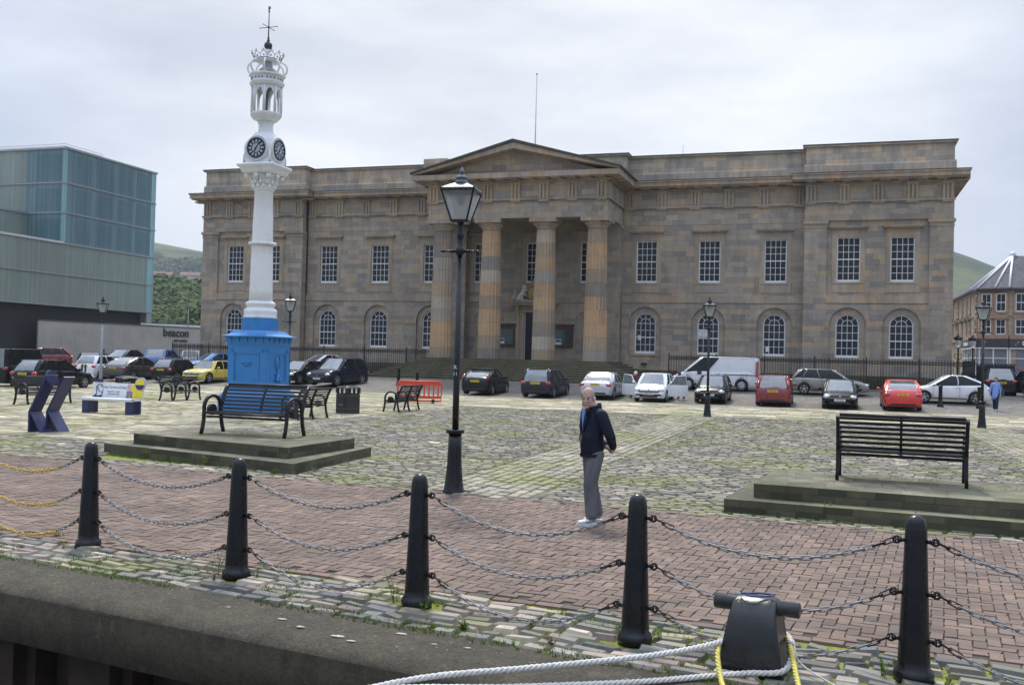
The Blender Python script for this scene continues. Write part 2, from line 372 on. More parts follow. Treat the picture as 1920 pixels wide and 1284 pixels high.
# herringbone brick promenade
def herring(x0,x1,y0,y1,L=.20,g=.005):
    W=L/2; out=[]; s2=math.sqrt(.5)
    n=int((x1-x0+y1-y0)/W)+8
    # herringbone with bricks square to the quay edge: cells on a W grid
    nx=int((x1-x0)/W)+4; ny=int((y1-y0)/W)+2
    for j in range(-2,ny):
        for i in range(-4,nx):
            k=(i-j)%4
            if k==0: cx,cy,lx,ly=x0+(i+1)*W,y0+(j+.5)*W,2*W,W
            elif k==3: cx,cy,lx,ly=x0+(i+.5)*W,y0+(j+1)*W,W,2*W
            else: continue
            if x0<=cx<=x1 and y0<cy<y1: out.append((cx,cy,lx-g,ly-g))
    return out
PB=[(.195,.138,.107),(.17,.124,.10),(.215,.15,.115),(.155,.12,.102),(.20,.14,.115),(.18,.13,.10)]
BR=(-.10,18,-59.0)   # the promenade is laid a few degrees off the square
hb=herring(-9,34,-61.72,-56.22)
stones('brick_promenade',hb,brick_mat,PB,.1,.012,.003,.05,rot=BR)
o=grid_sheet('brick_bedding',-22,22,-2.8,2.85,soil_brick,0,1,1); o.location=(18,-59.0,-.0005); o.rotation_euler[2]=-.10
stones('brick_edge_course',courses(-9,34,-61.86,-61.74,.11,.215,.008)+courses(-9,34,-56.22,-56.1,.11,.215,.008),brick_mat,PB,.1,.013,.003,.05,rot=BR)
# rough quay setts under the bollards
PQ=[(.30,.26,.205),(.17,.16,.145),(.40,.33,.27),(.21,.20,.175),(.13,.13,.13),(.36,.31,.26),(.25,.20,.175),(.18,.175,.145),(.16,.155,.13)]
QA=-.16; QX,QY=18.,-63.05   # line of the quay edge
def qrot(x,y,a=QA): dx,dy=x-QX,y-QY; return QX+dx*math.cos(a)-dy*math.sin(a),QY+dx*math.sin(a)+dy*math.cos(a)
BOLL=[(13.72,-61.50),(15.90,-62.08),(17.83,-62.36),(19.74,-62.71),(21.65,-62.84)]
def qskip(x,y):
    X,Y=qrot(x,y); return Y>-61.95-.10*(X-18)+.02 or any(math.hypot(X-a,Y-b)<.15 for a,b in BOLL)
qs=courses(4,32,-63.03,-60.6,.135,.27,.024,jl=.3,skip=qskip)
o=stones('quay_setts',qs,sett_mat,PQ,.13,.028,.018,.7,light=.12,rot=(QA,QX,QY))
bq=MB(); bq.add([qrot(-6,-63.06)+(-.007,),qrot(46,-63.06)+(-.007,),qrot(46,-59.6)+(-.007,),qrot(-6,-60.9)+(-.007,)],[(0,1,2,3)]); tag(bq.build('quay_bedding',soil),kind='structure')
# concrete coping and quay wall
cop,n_,b_=newmat('coping_concrete'); _o=n_.coord()
g1=n_.noise(38,8,.85,_o); c=n_.ramp(n_.noise(1.6,9,.75,_o),[(.25,(.055,.046,.030)),(.42,(.11,.092,.06)),(.55,(.075,.064,.045)),(.75,(.18,.15,.10))]); c=n_.mix(.8,c,n_.ramp(g1,[(.35,.25),(.68,1.9)]),'MULTIPLY')
lich=n_.ramp(n_.noise(6,6,.75,_o),[(.70,0.),(.73,1.)]); c=n_.mix(n_.math('MULTIPLY',lich,.5),c,(.30,.28,.23))
och=n_.ramp(n_.noise(3.1,6,.8,n_.scale(_o,(1,1,2.))),[(.69,0.),(.75,1.)]); c=n_.mix(n_.math('MULTIPLY',och,.5),c,(.17,.11,.04))
setc(n_,b_,'Base Color',c); b_.inputs['Roughness'].default_value=.9; setc(n_,b_,'Normal',n_.bump(n_.math('ADD',g1,n_.noise(8,5,.7,_o)),1.,.03))
wl,n_,b_=newmat('quay_wall_concrete'); _o=n_.coord()
g1=n_.noise(30,6,.8,_o); c=n_.ramp(n_.noise(2.6,9,.75,n_.scale(_o,(1,1,.6))),[(.28,(.03,.024,.014)),(.45,(.09,.073,.042)),(.58,(.055,.045,.028)),(.75,(.22,.175,.10))]); c=n_.mix(.7,c,n_.ramp(g1,[(.3,.5),(.75,1.5)]),'MULTIPLY')
setc(n_,b_,'Base Color',c); b_.inputs['Roughness'].default_value=.8; setc(n_,b_,'Normal',n_.bump(n_.math('ADD',g1,n_.noise(5,6,.7,_o)),.8,.02))
def coping():
    b=MB(); seg=np.concatenate([np.linspace(-2,11.9,25),np.arange(12,23,.018),np.linspace(23.1,44,30)]); rings=[]
    from mathutils import noise as mn_
    prof=[(-63.03,-.1),(-63.03,.014)]+[(-63.03-.03*i,.014-.0004*i) for i in range(1,18)]+[(-63.57,.004),(-63.60,-.001),(-63.63,-.008),(-63.655,-.017),(-63.68,-.029),(-63.70,-.042),(-63.72,-.06),(-63.735,-.085)]
    def rg(x,y):
        a=mn_.noise(Vector((x*2.2,y*2.2,1.)))*.006+mn_.noise(Vector((x*9,y*9,4.)))*.0045+mn_.noise(Vector((x*31,y*31,9.)))*.003
        e=max(0,(-y-63.5)/.2); k=mn_.noise(Vector((x*3.1,2.,7.))); return a-(e*.02*max(0,k-.15)*4)
    for x in seg: rings.append([qrot(x,y)+(z+rg(x,y),) for y,z in prof])
    b.ring(rings,0,True,False,False,False); return tag(b.build('quay_coping',cop),kind='structure')
coping()
def qwall():
    b=MB(); seg=np.linspace(-2,44,140); rings=[]
    prof=[(-63.733,-.07),(-63.745,-.2),(-63.74,-.47),(-63.66,-.5),(-63.3,-.5)]
    for x in seg: rings.append([qrot(x,y+random.uniform(-.004,.004))+(z,) for y,z in prof])
    b.ring(rings,0,True,False,False,False); o=tag(b.build('quay_wall',wl,recalc=False),kind='structure')
    p=MB(); 
    for i in range(26): # sheet piles in the dark below
        x=8+i*.62; yo=-63.42 if i%2 else -63.05
        p.box(x,x+.5,yo-.02,yo+.3,-6,-.48)
        p.box(x+.5,x+.62,-63.3,-63.0,-6,-.48)
    [p.v.__setitem__(i_,qrot(v_[0],v_[1])+(v_[2],)) for i_,v_ in enumerate(p.v)]
    tag(p.build('quay_piling',simple('pile_rust',(.04,.024,.014),.8,0,.5,5,.5)),kind='structure')
    return o
qwall()
wt,n_,b_=newmat('harbour_water'); setc(n_,b_,'Base Color',(.012,.018,.016)); b_.inputs['Roughness'].default_value=.08; _o=n_.coord(); setc(n_,b_,'Normal',n_.bump(n_.noise(1.5,4,.6,_o),.6,.2))
grid_sheet('water',-400,400,-400,-61.,wt,-3.2,1,1)
# painted letters on the piles seen under the coping
# ================================================================ custom house
K_=1.9
PAL=[(.235,.19,.14),(.18,.15,.115),(.27,.21,.145),(.155,.14,.12),(.21,.18,.14),(.29,.20,.12),(.185,.17,.155),(.25,.18,.14),(.225,.19,.15),(.135,.13,.125)]
PAL=[tuple(v*K_*.75+sum(c)/3*K_*.25*f_ for v,f_ in zip(c,(1.08,1.,.90))) for c in PAL]
st=ashlar('sandstone_wall',PAL,.95,.37,.007,.6,.35)
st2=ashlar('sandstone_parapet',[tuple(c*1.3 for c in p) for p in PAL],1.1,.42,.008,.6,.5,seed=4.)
stt=ashlar('sandstone_trim',[tuple(v*K_ for v in c) for c in [(.225,.185,.14),(.25,.20,.15),(.20,.17,.135),(.27,.195,.125),(.19,.17,.15)]],1.6,5.,.006,.5,.45,seed=7.)
stc=ashlar('sandstone_cornice',[tuple(v*K_ for v in c) for c in [(.235,.185,.135),(.27,.19,.13),(.20,.175,.15),(.25,.20,.15),(.22,.175,.13),(.185,.165,.15)]],1.3,5.,.006,.5,.55,seed=2.)
stcol=ashlar('sandstone_column',[tuple(v*K_ for v in c) for c in [(.26,.175,.10),(.19,.15,.11),(.30,.19,.105),(.20,.185,.165),(.24,.18,.125),(.11,.108,.105),(.32,.20,.11),(.26,.23,.19)]],30.,.92,.010,.9,.3,per_object=True,seed=11.,irregular=0)
mossy=ashlar('mossy_step_stone',[(.10,.095,.055),(.12,.11,.07),(.085,.085,.045),(.13,.115,.08)],1.2,5.,.008,.6,.5,seed=1.)
lead=simple('roof_lead_moss',(.05,.055,.045),.7,0,.5,2.5,.2)
sash=simple('white_sash_paint',(.72,.73,.74),.45,0,.06,8)
gl,n_,b_=newmat('window_glass'); _o=n_.coord(); setc(n_,b_,'Base Color',n_.ramp(n_.noise(1.1,4,.6,_o),[(.35,(.012,.013,.018)),(.62,(.028,.028,.032)),(.85,(.07,.068,.066))])); b_.inputs['Roughness'].default_value=.06; b_.inputs['Specular IOR Level'].default_value=.28
setc(n_,b_,'Normal',n_.bump(n_.noise(2.3,2,.5,_o),.12,.02))
blackp=simple('black_iron_paint',(.012,.013,.016),.38,0,.25,9,.05)
paper=simple('white_notice_paper',(.70,.71,.72),.6)
CH=empty('custom_house',(0,0,0),0,'long brown sandstone custom house with a four-columned portico','custom house')
def wall_with_holes(x0,x1,z0,z1,holes,y,th,name,mat,parent):
    """flat wall slab lying in XZ with openings; holes are lists of (x,z)"""
    cu_=bpy.data.curves.new('w','CURVE'); cu_.dimensions='2D'; cu_.fill_mode='BOTH'; cu_.extrude=th/2
    for poly in [[(x0,z0),(x1,z0),(x1,z1),(x0,z1)]]+holes:
        sp=cu_.splines.new('POLY'); sp.points.add(len(poly)-1); sp.use_cyclic_u=True
        for p,(a,b2) in zip(sp.points,poly): p.co=(a,b2,0,1)
    ob=bpy.data.objects.new('w',cu_); COL.objects.link(ob)
    me=bpy.data.meshes.new_from_object(ob.evaluated_get(bpy.context.evaluated_depsgraph_get()))
    bpy.data.objects.remove(ob); bpy.data.curves.remove(cu_)
    for v in me.vertices: a,b2,c=v.co; v.co=(a,y+th/2+c,b2)
    bm=bmesh.new(); bm.from_mesh(me); bmesh.ops.remove_doubles(bm,verts=bm.verts,dist=1e-5); bmesh.ops.recalc_face_normals(bm,faces=bm.faces); bm.to_mesh(me); bm.free()
    for p in me.polygons: p.use_smooth=False
    me.name=name; me.materials.clear(); me.materials.append(mat)
    o=bpy.data.objects.new(name,me); COL.objects.link(o); o.parent=parent; return o
def rect(x,w,z0,z1): return [(x-w/2,z0),(x+w/2,z0),(x+w/2,z1),(x-w/2,z1)]
def arch(x,w,z0,zs,n=18,r=None):
    r=r or w/2
    return [(x-w/2,z0),(x+w/2,z0)]+[(x+r*math.cos(a),zs+r*math.sin(a)) for a in [PI*i/n for i in range(n+1)]]
# --- key heights
ZB,ZS,ZI,ZSTR,ZSILL,ZWT,ZHOOD,ZCAP,ZTAE,ZFR,ZCOR,ZPB,ZPT=.45,2.72,4.84,6.34,7.76,10.75,11.36,11.85,13.1,14.28,14.9,15.55,17.0
UW,LW=1.5,1.5
PV=.9  # pavilions stand this far forward
wing_x=[8.28,12.72,17.2]; pav_x=[21.95,25.3]
def upper_window(x,y,mid=False):
    wd=MB(); t=.05; z0,z1=ZSILL,ZWT; w_=UW/2
    wd.box(x-w_,x+w_,y+.10,y+.17,z0,z0+.15); wd.box(x-w_,x+w_,y+.10,y+.16,z1-.08,z1)
    for s in (-1,1): wd.box(x+s*w_-(.08 if s>0 else 0),x+s*w_+(.08 if s<0 else 0),y+.10,y+.16,z0+.15,z1-.08)
    zm=(z0+z1)/2+.02; wd.box(x-w_+.08,x+w_-.08,y+.11,y+.17,zm-.035,zm+.035)
    for i in (1,2,3):
        xx=x-w_+.08+(UW-.16)*i/4; wd.box(xx-.017,xx+.017,y+.125,y+.155,z0+.15,z1-.08)
    for half,(a,b2) in enumerate(((z0+.15,zm-.035),(zm+.035,z1-.08))):
        for i in (1,2):
            zz=a+(b2-a)*i/3; wd.box(x-w_+.08,x+w_-.08,y+.13,y+.15,zz-.016,zz+.016)
    f=wd.build('window',sash,CH)
    p=MB(); p.box(x-w_+.02,x+w_-.02,y+.165,y+.19,z0+.05,z1-.03); p.build('pane',gl,f)
    if curtain.get(round(x,1)):
        c=MB(); c.box(x-w_+.1,x+w_-.1,y+.158,y+.163,z0+.2,z1-.2); c.build('curtain',paper,f)
    return f
curtain={}
def lower_window(x,y,zs=ZI+.02):
    wd=MB(); r=LW/2; z0=ZS; N=16
    # frame arch
    def arc(ra,rb,ya,yb,a0=0,a1=PI,n=N,M=None):
        vs=[];fs=[]
        for i in range(n+1):
            a=a0+(a1-a0)*i/n; c,s=math.cos(a),math.sin(a)
            vs+=[(x+ra*c,ya,zs+ra*s),(x+rb*c,ya,zs+rb*s),(x+rb*c,yb,zs+rb*s),(x+ra*c,yb,zs+ra*s)]
        for i in range(n):
            for k in range(4): fs.append((i*4+k,i*4+(k+1)%4,i*4+4+(k+1)%4,i*4+4+k))
        fs+=[(0,1,2,3),(n*4+3,n*4+2,n*4+1,n*4)]
        wd.add(vs,fs)
    arc(r,r-.08,y+.1,y+.16); arc(r*.5,r*.5-.035,y+.125,y+.15,0,PI,10)
    for s in (-1,1): wd.box(x+s*r-(.08 if s>0 else 0),x+s*r+(.08 if s<0 else 0),y+.1,y+.16,z0+.16,zs)
    wd.box(x-r,x+r,y+.1,y+.17,z0,z0+.16); wd.box(x-r+.08,x+r-.08,y+.125,y+.155,zs-.018,zs+.018)
    zm=(z0+.16+zs)/2; wd.box(x-r+.08,x+r-.08,y+.11,y+.16,zm-.035,zm+.035)
    for i in (1,2,3):
        xx=x-r+.08+(2*r-.16)*i/4; wd.box(xx-.017,xx+.017,y+.125,y+.15,z0+.16,zs)
    for a,b2 in ((z0+.16,zm-.035),(zm+.035,zs-.018)):
        zz=(a+b2)/2; wd.box(x-r+.08,x+r-.08,y+.13,y+.148,zz-.016,zz+.016)
    wd.box(x-.017,x+.017,y+.125,y+.15,zs,zs+r-.08)
    for a in (PI*.27,PI*.73):
        wd.bar((x+r*.5*math.cos(a),y+.14,zs+r*.5*math.sin(a)),(x+(r-.06)*math.cos(a),y+.14,zs+(r-.06)*math.sin(a)),.034,.03)
    f=wd.build('window',sash,CH)
    p=MB(); p.prism(arch(x,LW-.04,z0+.05,zs,14,r-.02),y+.165,y+.19); p.build('pane',gl,f)
    if abs(x-8.28)<.1 or abs(x-17.2)<.1:
        q=MB(); q.box(x-.55,x-.3,y+.155,y+.163,z0+(.95 if x<10 else .3),z0+(1.3 if x<10 else .68)); q.build('notice',paper,f)
    if abs(x-12.72)<.1:
        q=MB(); q.box(x-.66,x-.05,y+.07,y+.098,zm+.08,zm+.62); s_=q.build('sign_panel',paper,f)
        v,fc=[],[]
        L_=MB()
        for k,t_ in enumerate(('INLAND REVENUE','CUSTOMS','AND EXCISE')):
            v,fc=text_mesh(t_,.11,.004,wscale=.7); L_.add(v,fc,M=TR(x-.36,y+.066,zm+.5-k*.16))
        L_.build('lettering',simple('sign_blue',(.05,.12,.3),.5),s_)
    return f
# --- walls (front skins with real openings)
def skin(x0,x1,y,xs,name='wall',low=True,z1=ZCAP-.003,up=True):
    holes=[]
    for x in xs:
        if up: holes.append(rect(x,UW,ZSILL,ZWT))
        if low: holes.append(arch(x,LW,ZS,ZI+.02))
    wall_with_holes(x0,x1,-.4,z1,holes,y,.5,name,st,CH)
    for x in xs:
        if up: upper_window(x,y)
        if low: lower_window(x,y)
skin(6.55,19.1,.0,wing_x); skin(-19.1,-6.55,.0,[-v for v in wing_x])
skin(19.1,28.35,-PV+.14,pav_x); skin(-28.35,-19.1,-PV+.14,[-v for v in pav_x])
# centre wall behind the portico
cx_=[-4.15,0,4.15]
wall_with_holes(-6.55,6.55,-.4,ZFR,[rect(x,UW,ZSILL,ZWT) for x in cx_]+[rect(0,1.55,2.05,5.55)],.0,.5,'wall',st,CH)
for x in cx_: upper_window(x,0)
def trim(fn,name,mat): b=MB(); fn(b); return b.build(name,mat,CH)
# window surrounds, hoods, aprons
def dressings(b,x,y):
    w_=UW/2
    for s in (-1,1):
        xa,xb=sorted((x+s*w_,x+s*(w_+.2))); b.box(xa,xb,y-.05,y,ZSILL,ZWT+.2)
        xa,xb=sorted((x+s*(w_+.2),x+s*(w_+.3))); b.box(xa,xb,y-.03,y,7.06,ZWT+.2)
    b.box(x-w_,x+w_,y-.05,y,ZWT,ZWT+.2)
    b.box(x-w_-.3,x+w_+.3,y-.04,y,ZWT+.203,ZHOOD-.06); b.box(x-w_-.45,x+w_+.45,y-.28,y,ZHOOD-.057,ZHOOD+.03); b.box(x-w_-.5,x+w_+.5,y-.34,y,ZHOOD+.033,ZHOOD+.12)
    b.box(x-w_-.2,x+w_+.2,y-.07,y-.002,ZSILL-.12,ZSILL-.003)
    b.box(x-w_-.2,x+w_+.2,y-.035,y,7.06,ZSILL-.123)
for xs,y in ((wing_x+[-v for v in wing_x]+cx_,0),(pav_x+[-v for v in pav_x],-PV+.14)):
    for x in xs: trim(lambda b:dressings(b,x,y),'window_surround',stt)
# string course and first-floor band, arch recess surrounds, impost bands
def arch_facing(x0,x1,xs,y,th=.16):
    """ground floor skin standing proud with wide round-headed recesses"""
    wall_with_holes(x0,x1,-.4,ZSTR-.002,[arch(x,2.34,-.2,ZI+.03,22) for x in xs],y-th,th-.002,'arcade_wall',st,CH)
    def f(b):
        xx=[x0]+sum([[x-1.17,x+1.17] for x in sorted(xs)],[])+[x1]
        for i in range(0,len(xx),2):
            d_=MB(); d_.box(xx[i],xx[i+1],y-th-.07,y-th,ZI-.1,ZI+.06); d_.box(xx[i],xx[i+1],y-th-.04,y-th,ZI-.24,ZI-.1); d_.build('impost_band',stt,CH)
        b.box(x0,x1,y-th-.03,y,ZSTR,ZSTR+.5); b.box(x0,x1,y-th-.06,y-th-.03,ZSTR+.0,ZSTR+.06)
        for x in xs: d_=MB(); d_.box(x-1.0,x+1.0,y-.1,y,ZS-.16,ZS-.01); d_.build('sill',stt,CH)
    trim(f,'string_course',stt)
arch_facing(6.55,19.1,wing_x,0); arch_facing(-19.1,-6.55,[-v for v in wing_x],0)
arch_facing(20.55,26.9,pav_x,-PV+.14); arch_facing(-26.9,-20.55,[-v for v in pav_x],-PV+.14)
# centre ground floor: blank arches either side
def fcen(b):
    b.box(-6.3,6.3,-.06,0,ZSTR,ZSTR+.4)
    for a,c in ((-6.3,-4.75),(-3.15,-1.35),(1.35,3.15),(4.75,6.3)): b.box(a,c,-.09,0,ZI-.1,ZI+.06)
    for s in (-1,1):
        x=3.95*s; n=14
        for i in range(n):
            a0,a1=PI*i/n,PI*(i+1)/n; 
            b.bar((x+.82*math.cos(a0),-.03,ZI+.06+.82*math.sin(a0)),(x+.82*math.cos(a1),-.03,ZI+.06+.82*math.sin(a1)),.06,.06)
trim(fcen,'string_course',stt)
# pilasters on the pavilions
def pil(b,x0,x1,y0,y1,zc=ZCAP,z0=ZB-.3):
    b.box(x0,x1,y0,y1,z0,zc-.5); b.box(x0-.04,x1+.04,y0-.04,y1,zc-.497,zc-.36); b.box(x0-.02,x1+.02,y0-.02,y1,zc-.357,zc-.22); b.box(x0-.1,x1+.1,y0-.12,y1,zc-.217,zc)
for s in (-1,1):
    for a,c in ((19.1,20.55),(26.9,28.35)):
        x0,x1=sorted((s*a,s*c)); trim(lambda b:pil(b,x0,x1,-PV-.02,-PV+.14),'pilaster',st)
    # antae behind the portico
    x0,x1=sorted((s*5.35,s*6.5)); trim(lambda b:pil(b,x0,x1,-.55,0,ZCAP-.02,2.06),'pilaster',st)
# entablature along a front: architrave slab, taenia, frieze with triglyphs, mutules, cornice
def entab(x0,x1,y,nt,left=True,right=True,ret=None,zc=ZCAP,over=.82,name='entablature'):
    a=MB(); a.box(x0,x1,y-.02,y+.5,zc,ZTAE-.06); a.box(x0-(.06 if left else 0),x1+(.06 if right else 0),y-.19,y,ZTAE-.057,ZTAE+.06)
    a.box(x0,x1,y,y+.5,ZTAE-.055,ZFR)
    a.build('architrave',st,CH)
    W=.74
    xs=[x0+W/2+.03+(x1-x0-W-.06)*i/(nt-1) for i in range(nt)]
    for x in xs:
        g=MB()
        for k in range(3):
            xa=x-W/2+k*W/3; g.prism([(xa+.03,y-.002),(xa+.06,y-.15),(xa+W/3-.06,y-.15),(xa+W/3-.03,y-.002)],ZTAE+.063,ZFR-.16,axis='z')
        g.box(x-W/2,x+W/2,y-.17,y-.002,ZFR-.157,ZFR-.02)
        g.box(x-W/2+.01,x+W/2-.01,y-.04,y-.001,ZTAE+.062,ZFR-.158)
        g.build('triglyph',stt,CH); a_=MB(); a_.box(x-W/2,x+W/2,y-.16,y-.02,ZTAE-.16,ZTAE-.06); a_.build('regula',stt,CH)
    c=MB(); lx=x0-(over if left else 0); rx=x1+(over if right else 0)
    c.box(lx*1+0,rx,y-.35 if False else y-.12,y+.5,ZFR,ZFR+.1)
    c.box(lx+(.1 if left else 0),rx-(.1 if right else 0),y-over+.12,y+.5,ZFR+.16,ZFR+.24)
    m_=MB(); step=(x1-x0)/(2*(nt-1)); x=x0+W/2
    while x<x1+.2: c.box(x-.34,x+.34,y-over+.18,y-.12,ZFR+.1,ZFR+.158); x+=step
    c.box(lx,rx,y-over,y+.5,ZFR+.243,ZCOR-.1)
    c.box(lx-(.07 if left else 0),rx+(.07 if right else 0),y-over-.07,y+.5,ZCOR-.097,ZCOR)
    c.build('cornice',stc,CH)
    t=MB(); t.box(lx-(.09 if left else 0),rx+(.09 if right else 0),y-over-.09,y+.5,ZCOR+.003,ZCOR+.045); t.build('cornice_flashing',lead,CH)
def parapet(x0,x1,y,left,right,top=ZPT,y1=None):
    y1=y1 or max(y+.6,1.2)
    p=MB(); p.box(x0,x1,y,y1,ZCOR+.046,ZPB); 
    i=.12; p.box(x0+(i if left else 0),x1-(i if right else 0),y+.12,y1,ZPB,top-.18)
    p.prism([(y,ZPB),(y+.12,ZPB+.14),(y+.12,ZPB)],x0,x1,axis='x')
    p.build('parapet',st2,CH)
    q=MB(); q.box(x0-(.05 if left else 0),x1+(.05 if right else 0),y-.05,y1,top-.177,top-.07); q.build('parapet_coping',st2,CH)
    q=MB(); q.box(x0-(.1 if left else 0),x1+(.1 if right else 0),y-.1,y1,top-.067,top); q.build('parapet_capping',lead,CH)
entab(6.55,19.1,-.0,6,False,False); entab(-19.1,-6.55,-.0,6,False,False)
entab(19.1,28.35,-PV,5,True,True); entab(-28.35,-19.1,-PV,5,True,True)
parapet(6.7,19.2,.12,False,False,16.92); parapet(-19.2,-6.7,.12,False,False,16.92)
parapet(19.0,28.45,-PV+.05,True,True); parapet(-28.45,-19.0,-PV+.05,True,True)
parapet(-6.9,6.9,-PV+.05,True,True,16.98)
# body of the house behind
b=MB(); b.box(-28.3,28.3,.5,24,-.2,ZCOR); b.build('wall',st,CH)
b=MB(); b.box(-28.3,-28.2,-PV+.4,.5,-.2,ZCOR); b.build('wall',st,CH); b=MB(); b.box(28.2,28.3,-PV+.4,.5,-.2,ZCOR); b.build('wall',st,CH)
b=MB(); b.box(-28.6,28.6,.55,24.3,ZCOR+.05,ZCOR+.5); b.build('roof',lead,CH)
for s in (-1,1): # side parapets and cornices
    x0,x1=sorted((s*28.0,s*28.4)); b=MB(); b.box(x0,x1,-.2,24,ZCOR+.5,16.8); b.build('parapet',st2,CH)
    x0,x1=sorted((s*28.3,s*29.35)); b=MB(); b.box(x0,x1,-.3,24.6,ZFR+.25,ZCOR-.002); b.build('cornice',stc,CH)
# plinth course
def plinth(*a): b=MB(); b.box(*a); b.build('plinth',mossy,CH)
for x0,x1,y in ((6.55,19.1,-.17),(-19.1,-6.55,-.17),(20.55,26.9,-PV-.03),(-26.9,-20.55,-PV-.03)): plinth(x0,x1,y-.1,y+.1,-.2,1.55)
for s in (-1,1):
    for a,c in ((19.1,20.55),(26.9,28.35)):
        x0,x1=sorted((s*a,s*c)); plinth(x0-.06,x1+.06,-PV-.15,-PV+.1,-.2,1.5)
# --- portico
PY=-5.2
def fluted(cx,cy,z0,z1,r0,r1,n=20,cap=True):
    b=MB(); rings=[]; K=n*4
    for j in range(13):
        t=j/12; r=r0+(r1-r0)*t+.025*math.sin(PI*t); z=z0+(z1-z0)*t
        ring=[]
        for i in range(K):
            d=[0,.7,1,.7][i%4]*.055; a=2*PI*i/K; ring.append((cx+(r-d)*math.cos(a),cy+(r-d)*math.sin(a),z))
        rings.append(ring)
    b.ring(rings,0,False); o=b.build('column',stcol,CH)
    c=MB(); c.lathe([(r1+.01,z1-.12),(r1+.03,z1-.08),(r1+.02,z1-.05),(r1+.1,z1+.08),(r1+.27,z1+.24),(r1+.29,z1+.3),(r1+.24,z1+.33)],28,(cx,cy))
    w_=r1+.33; c.box(cx-w_,cx+w_,cy-w_,cy+w_,z1+.333,z1+.62); c.build('capital',stc,o)
    return o
for x in (-5.65,-2.0,2.0,5.65): fluted(x,PY+.85,2.06,ZCAP-.64,.82,.64)
def pfr():
    a=MB()
    # architrave ring: front beam and two side beams
    yf=PY
    a.box(-6.5,6.5,yf,yf+1.5,ZCAP-.02,ZTAE-.06)
    for s in (-1,1):
        x0,x1=sorted((s*5.1,s*6.5)); a.box(x0,x1,yf+1.5,-.05,ZCAP-.02,ZTAE-.06)
    a.box(-6.66,6.66,yf-.19,-.0,ZTAE-.057,ZTAE+.06)
    a.box(-6.5,6.5,yf,-.02,ZTAE+.062,ZFR); a.build('architrave',st,CH)
    W=.76
    for x in [-6.09+2.03*i for i in range(7)]:
        g=MB(); g.box(x-W/2+.01,x+W/2-.01,yf-.04,yf-.001,ZTAE+.062,ZFR-.158)
        for k in range(3):
            xa=x-W/2+k*W/3; g.prism([(xa+.03,yf-.002),(xa+.06,yf-.16),(xa+W/3-.06,yf-.16),(xa+W/3-.03,yf-.002)],ZTAE+.063,ZFR-.16,axis='z')
        g.box(x-W/2,x+W/2,yf-.18,yf-.002,ZFR-.157,ZFR-.02); g.build('triglyph',stt,CH); g=MB(); g.box(x-W/2,x+W/2,yf-.16,yf-.002,ZTAE-.16,ZTAE-.06); g.build('regula',stt,CH)
    for s in (-1,1):
        for y in (yf+.4,yf+2.4,yf+4.4):
            g=MB(); X=6.5*s; xa,xb=sorted((X+s*.001,X+s*.04)); g.box(xa,xb,y-W/2+.01,y+W/2-.01,ZTAE+.062,ZFR-.158)
            for k in range(3):
                ya=y-W/2+k*W/3; X=6.502*s; g.prism([(X,ya+.03),(X+s*.16,ya+.06),(X+s*.16,ya+W/3-.06),(X,ya+W/3-.03)],ZTAE+.063,ZFR-.16,axis='z')
            g.build('triglyph',stt,CH)
    c=MB(); ov=.95
    c.box(-6.7,6.7,yf-.2,-.1,ZFR+.003,ZFR+.12)
    x=-6.09
    while x<6.3: c.box(x-.33,x+.33,yf-ov+.12,yf-.2,ZFR+.12,ZFR+.2); x+=1.015
    for s in (-1,1):
        y=yf+.4
        while y<-.6:
            x0,x1=sorted((s*6.7,s*(6.5+ov-.12))); c.box(x0,x1,y-.33,y+.33,ZFR+.12,ZFR+.2); y+=1.015
    c.box(-6.5-ov,6.5+ov,yf-ov,-.1,ZFR+.203,ZFR+.56); c.build('cornice',stc,CH)
pfr()
def pediment():
    ya=PY-.95; zb_=ZFR+.563; hw=7.45; za=17.12
    t=MB(); t.prism([(-6.6,zb_),(6.6,zb_),(0,zb_+1.83)],PY+.0,-PV); t.build('tympanum',st,CH)
    r=MB()
    for s in (-1,1):
        # raking cornice: lower band and upper sloping band with thickness
        def q(z,d): return None
        p0=(s*hw,zb_+.003); p1=(s*hw,zb_+.12); p2=(0,za-.20); p3=(0,za-.62)
        r.prism([p0,p1,p2,p3],ya,-PV+.02)
    r.build('raking_cornice',stc,CH)
    l=MB()
    for s in (-1,1):
        l.prism([(s*(hw+.12),zb_+.09),(s*(hw+.14),zb_+.2),(0,za),(0,za-.18)],ya-.12,1.2)
    l.build('pediment_roof',lead,CH)
pediment()
# soffit and floor of the porch, steps wrapping round
b=MB(); b.box(-5.1,5.1,PY+1.5,-.0,ZTAE-.2,ZTAE-.06); b.build('porch_ceiling',st,CH)
def steps():
    b=MB(); TD=MB(); n=9; zt=2.055; rise=(zt-.62)/n; tr=.36
    for i in range(n):
        z1=zt-rise*i; z0=z1-rise if i<n-1 else -.2; e=tr*i
        # each step a ring strip in front and at both sides
        x=6.75+e; y=PY-.15-e
        if i==0: b.box(-x,x,y,-.02,z0-.3,z1)
        else:
            xp,yp=6.75+e-tr,PY-.15-(e-tr)
            b.box(-x,x,y,yp,z0-.3,z1); TD.box(-x-.02,x+.02,y-.025,yp,z1+.001,z1+.028)
            for s in (-1,1):
                x0,x1=sorted((s*xp,s*x)); b.box(x0,x1,yp,-.2,z0-.3,z1); TD.box(x0-.02*(s<0),x1+.02*(s>0),yp+.001,-.2,z1+.001,z1+.028)
    b.build('portico_steps',mossy,CH); TD.build('step_treads',ashlar('lit_tread_stone',[(.27,.255,.17),(.22,.215,.14),(.31,.29,.20)],1.3,5.,.006,.5,.5,seed=1.),CH)  # treads paler than the risers: light from overhead put into their colour
steps()
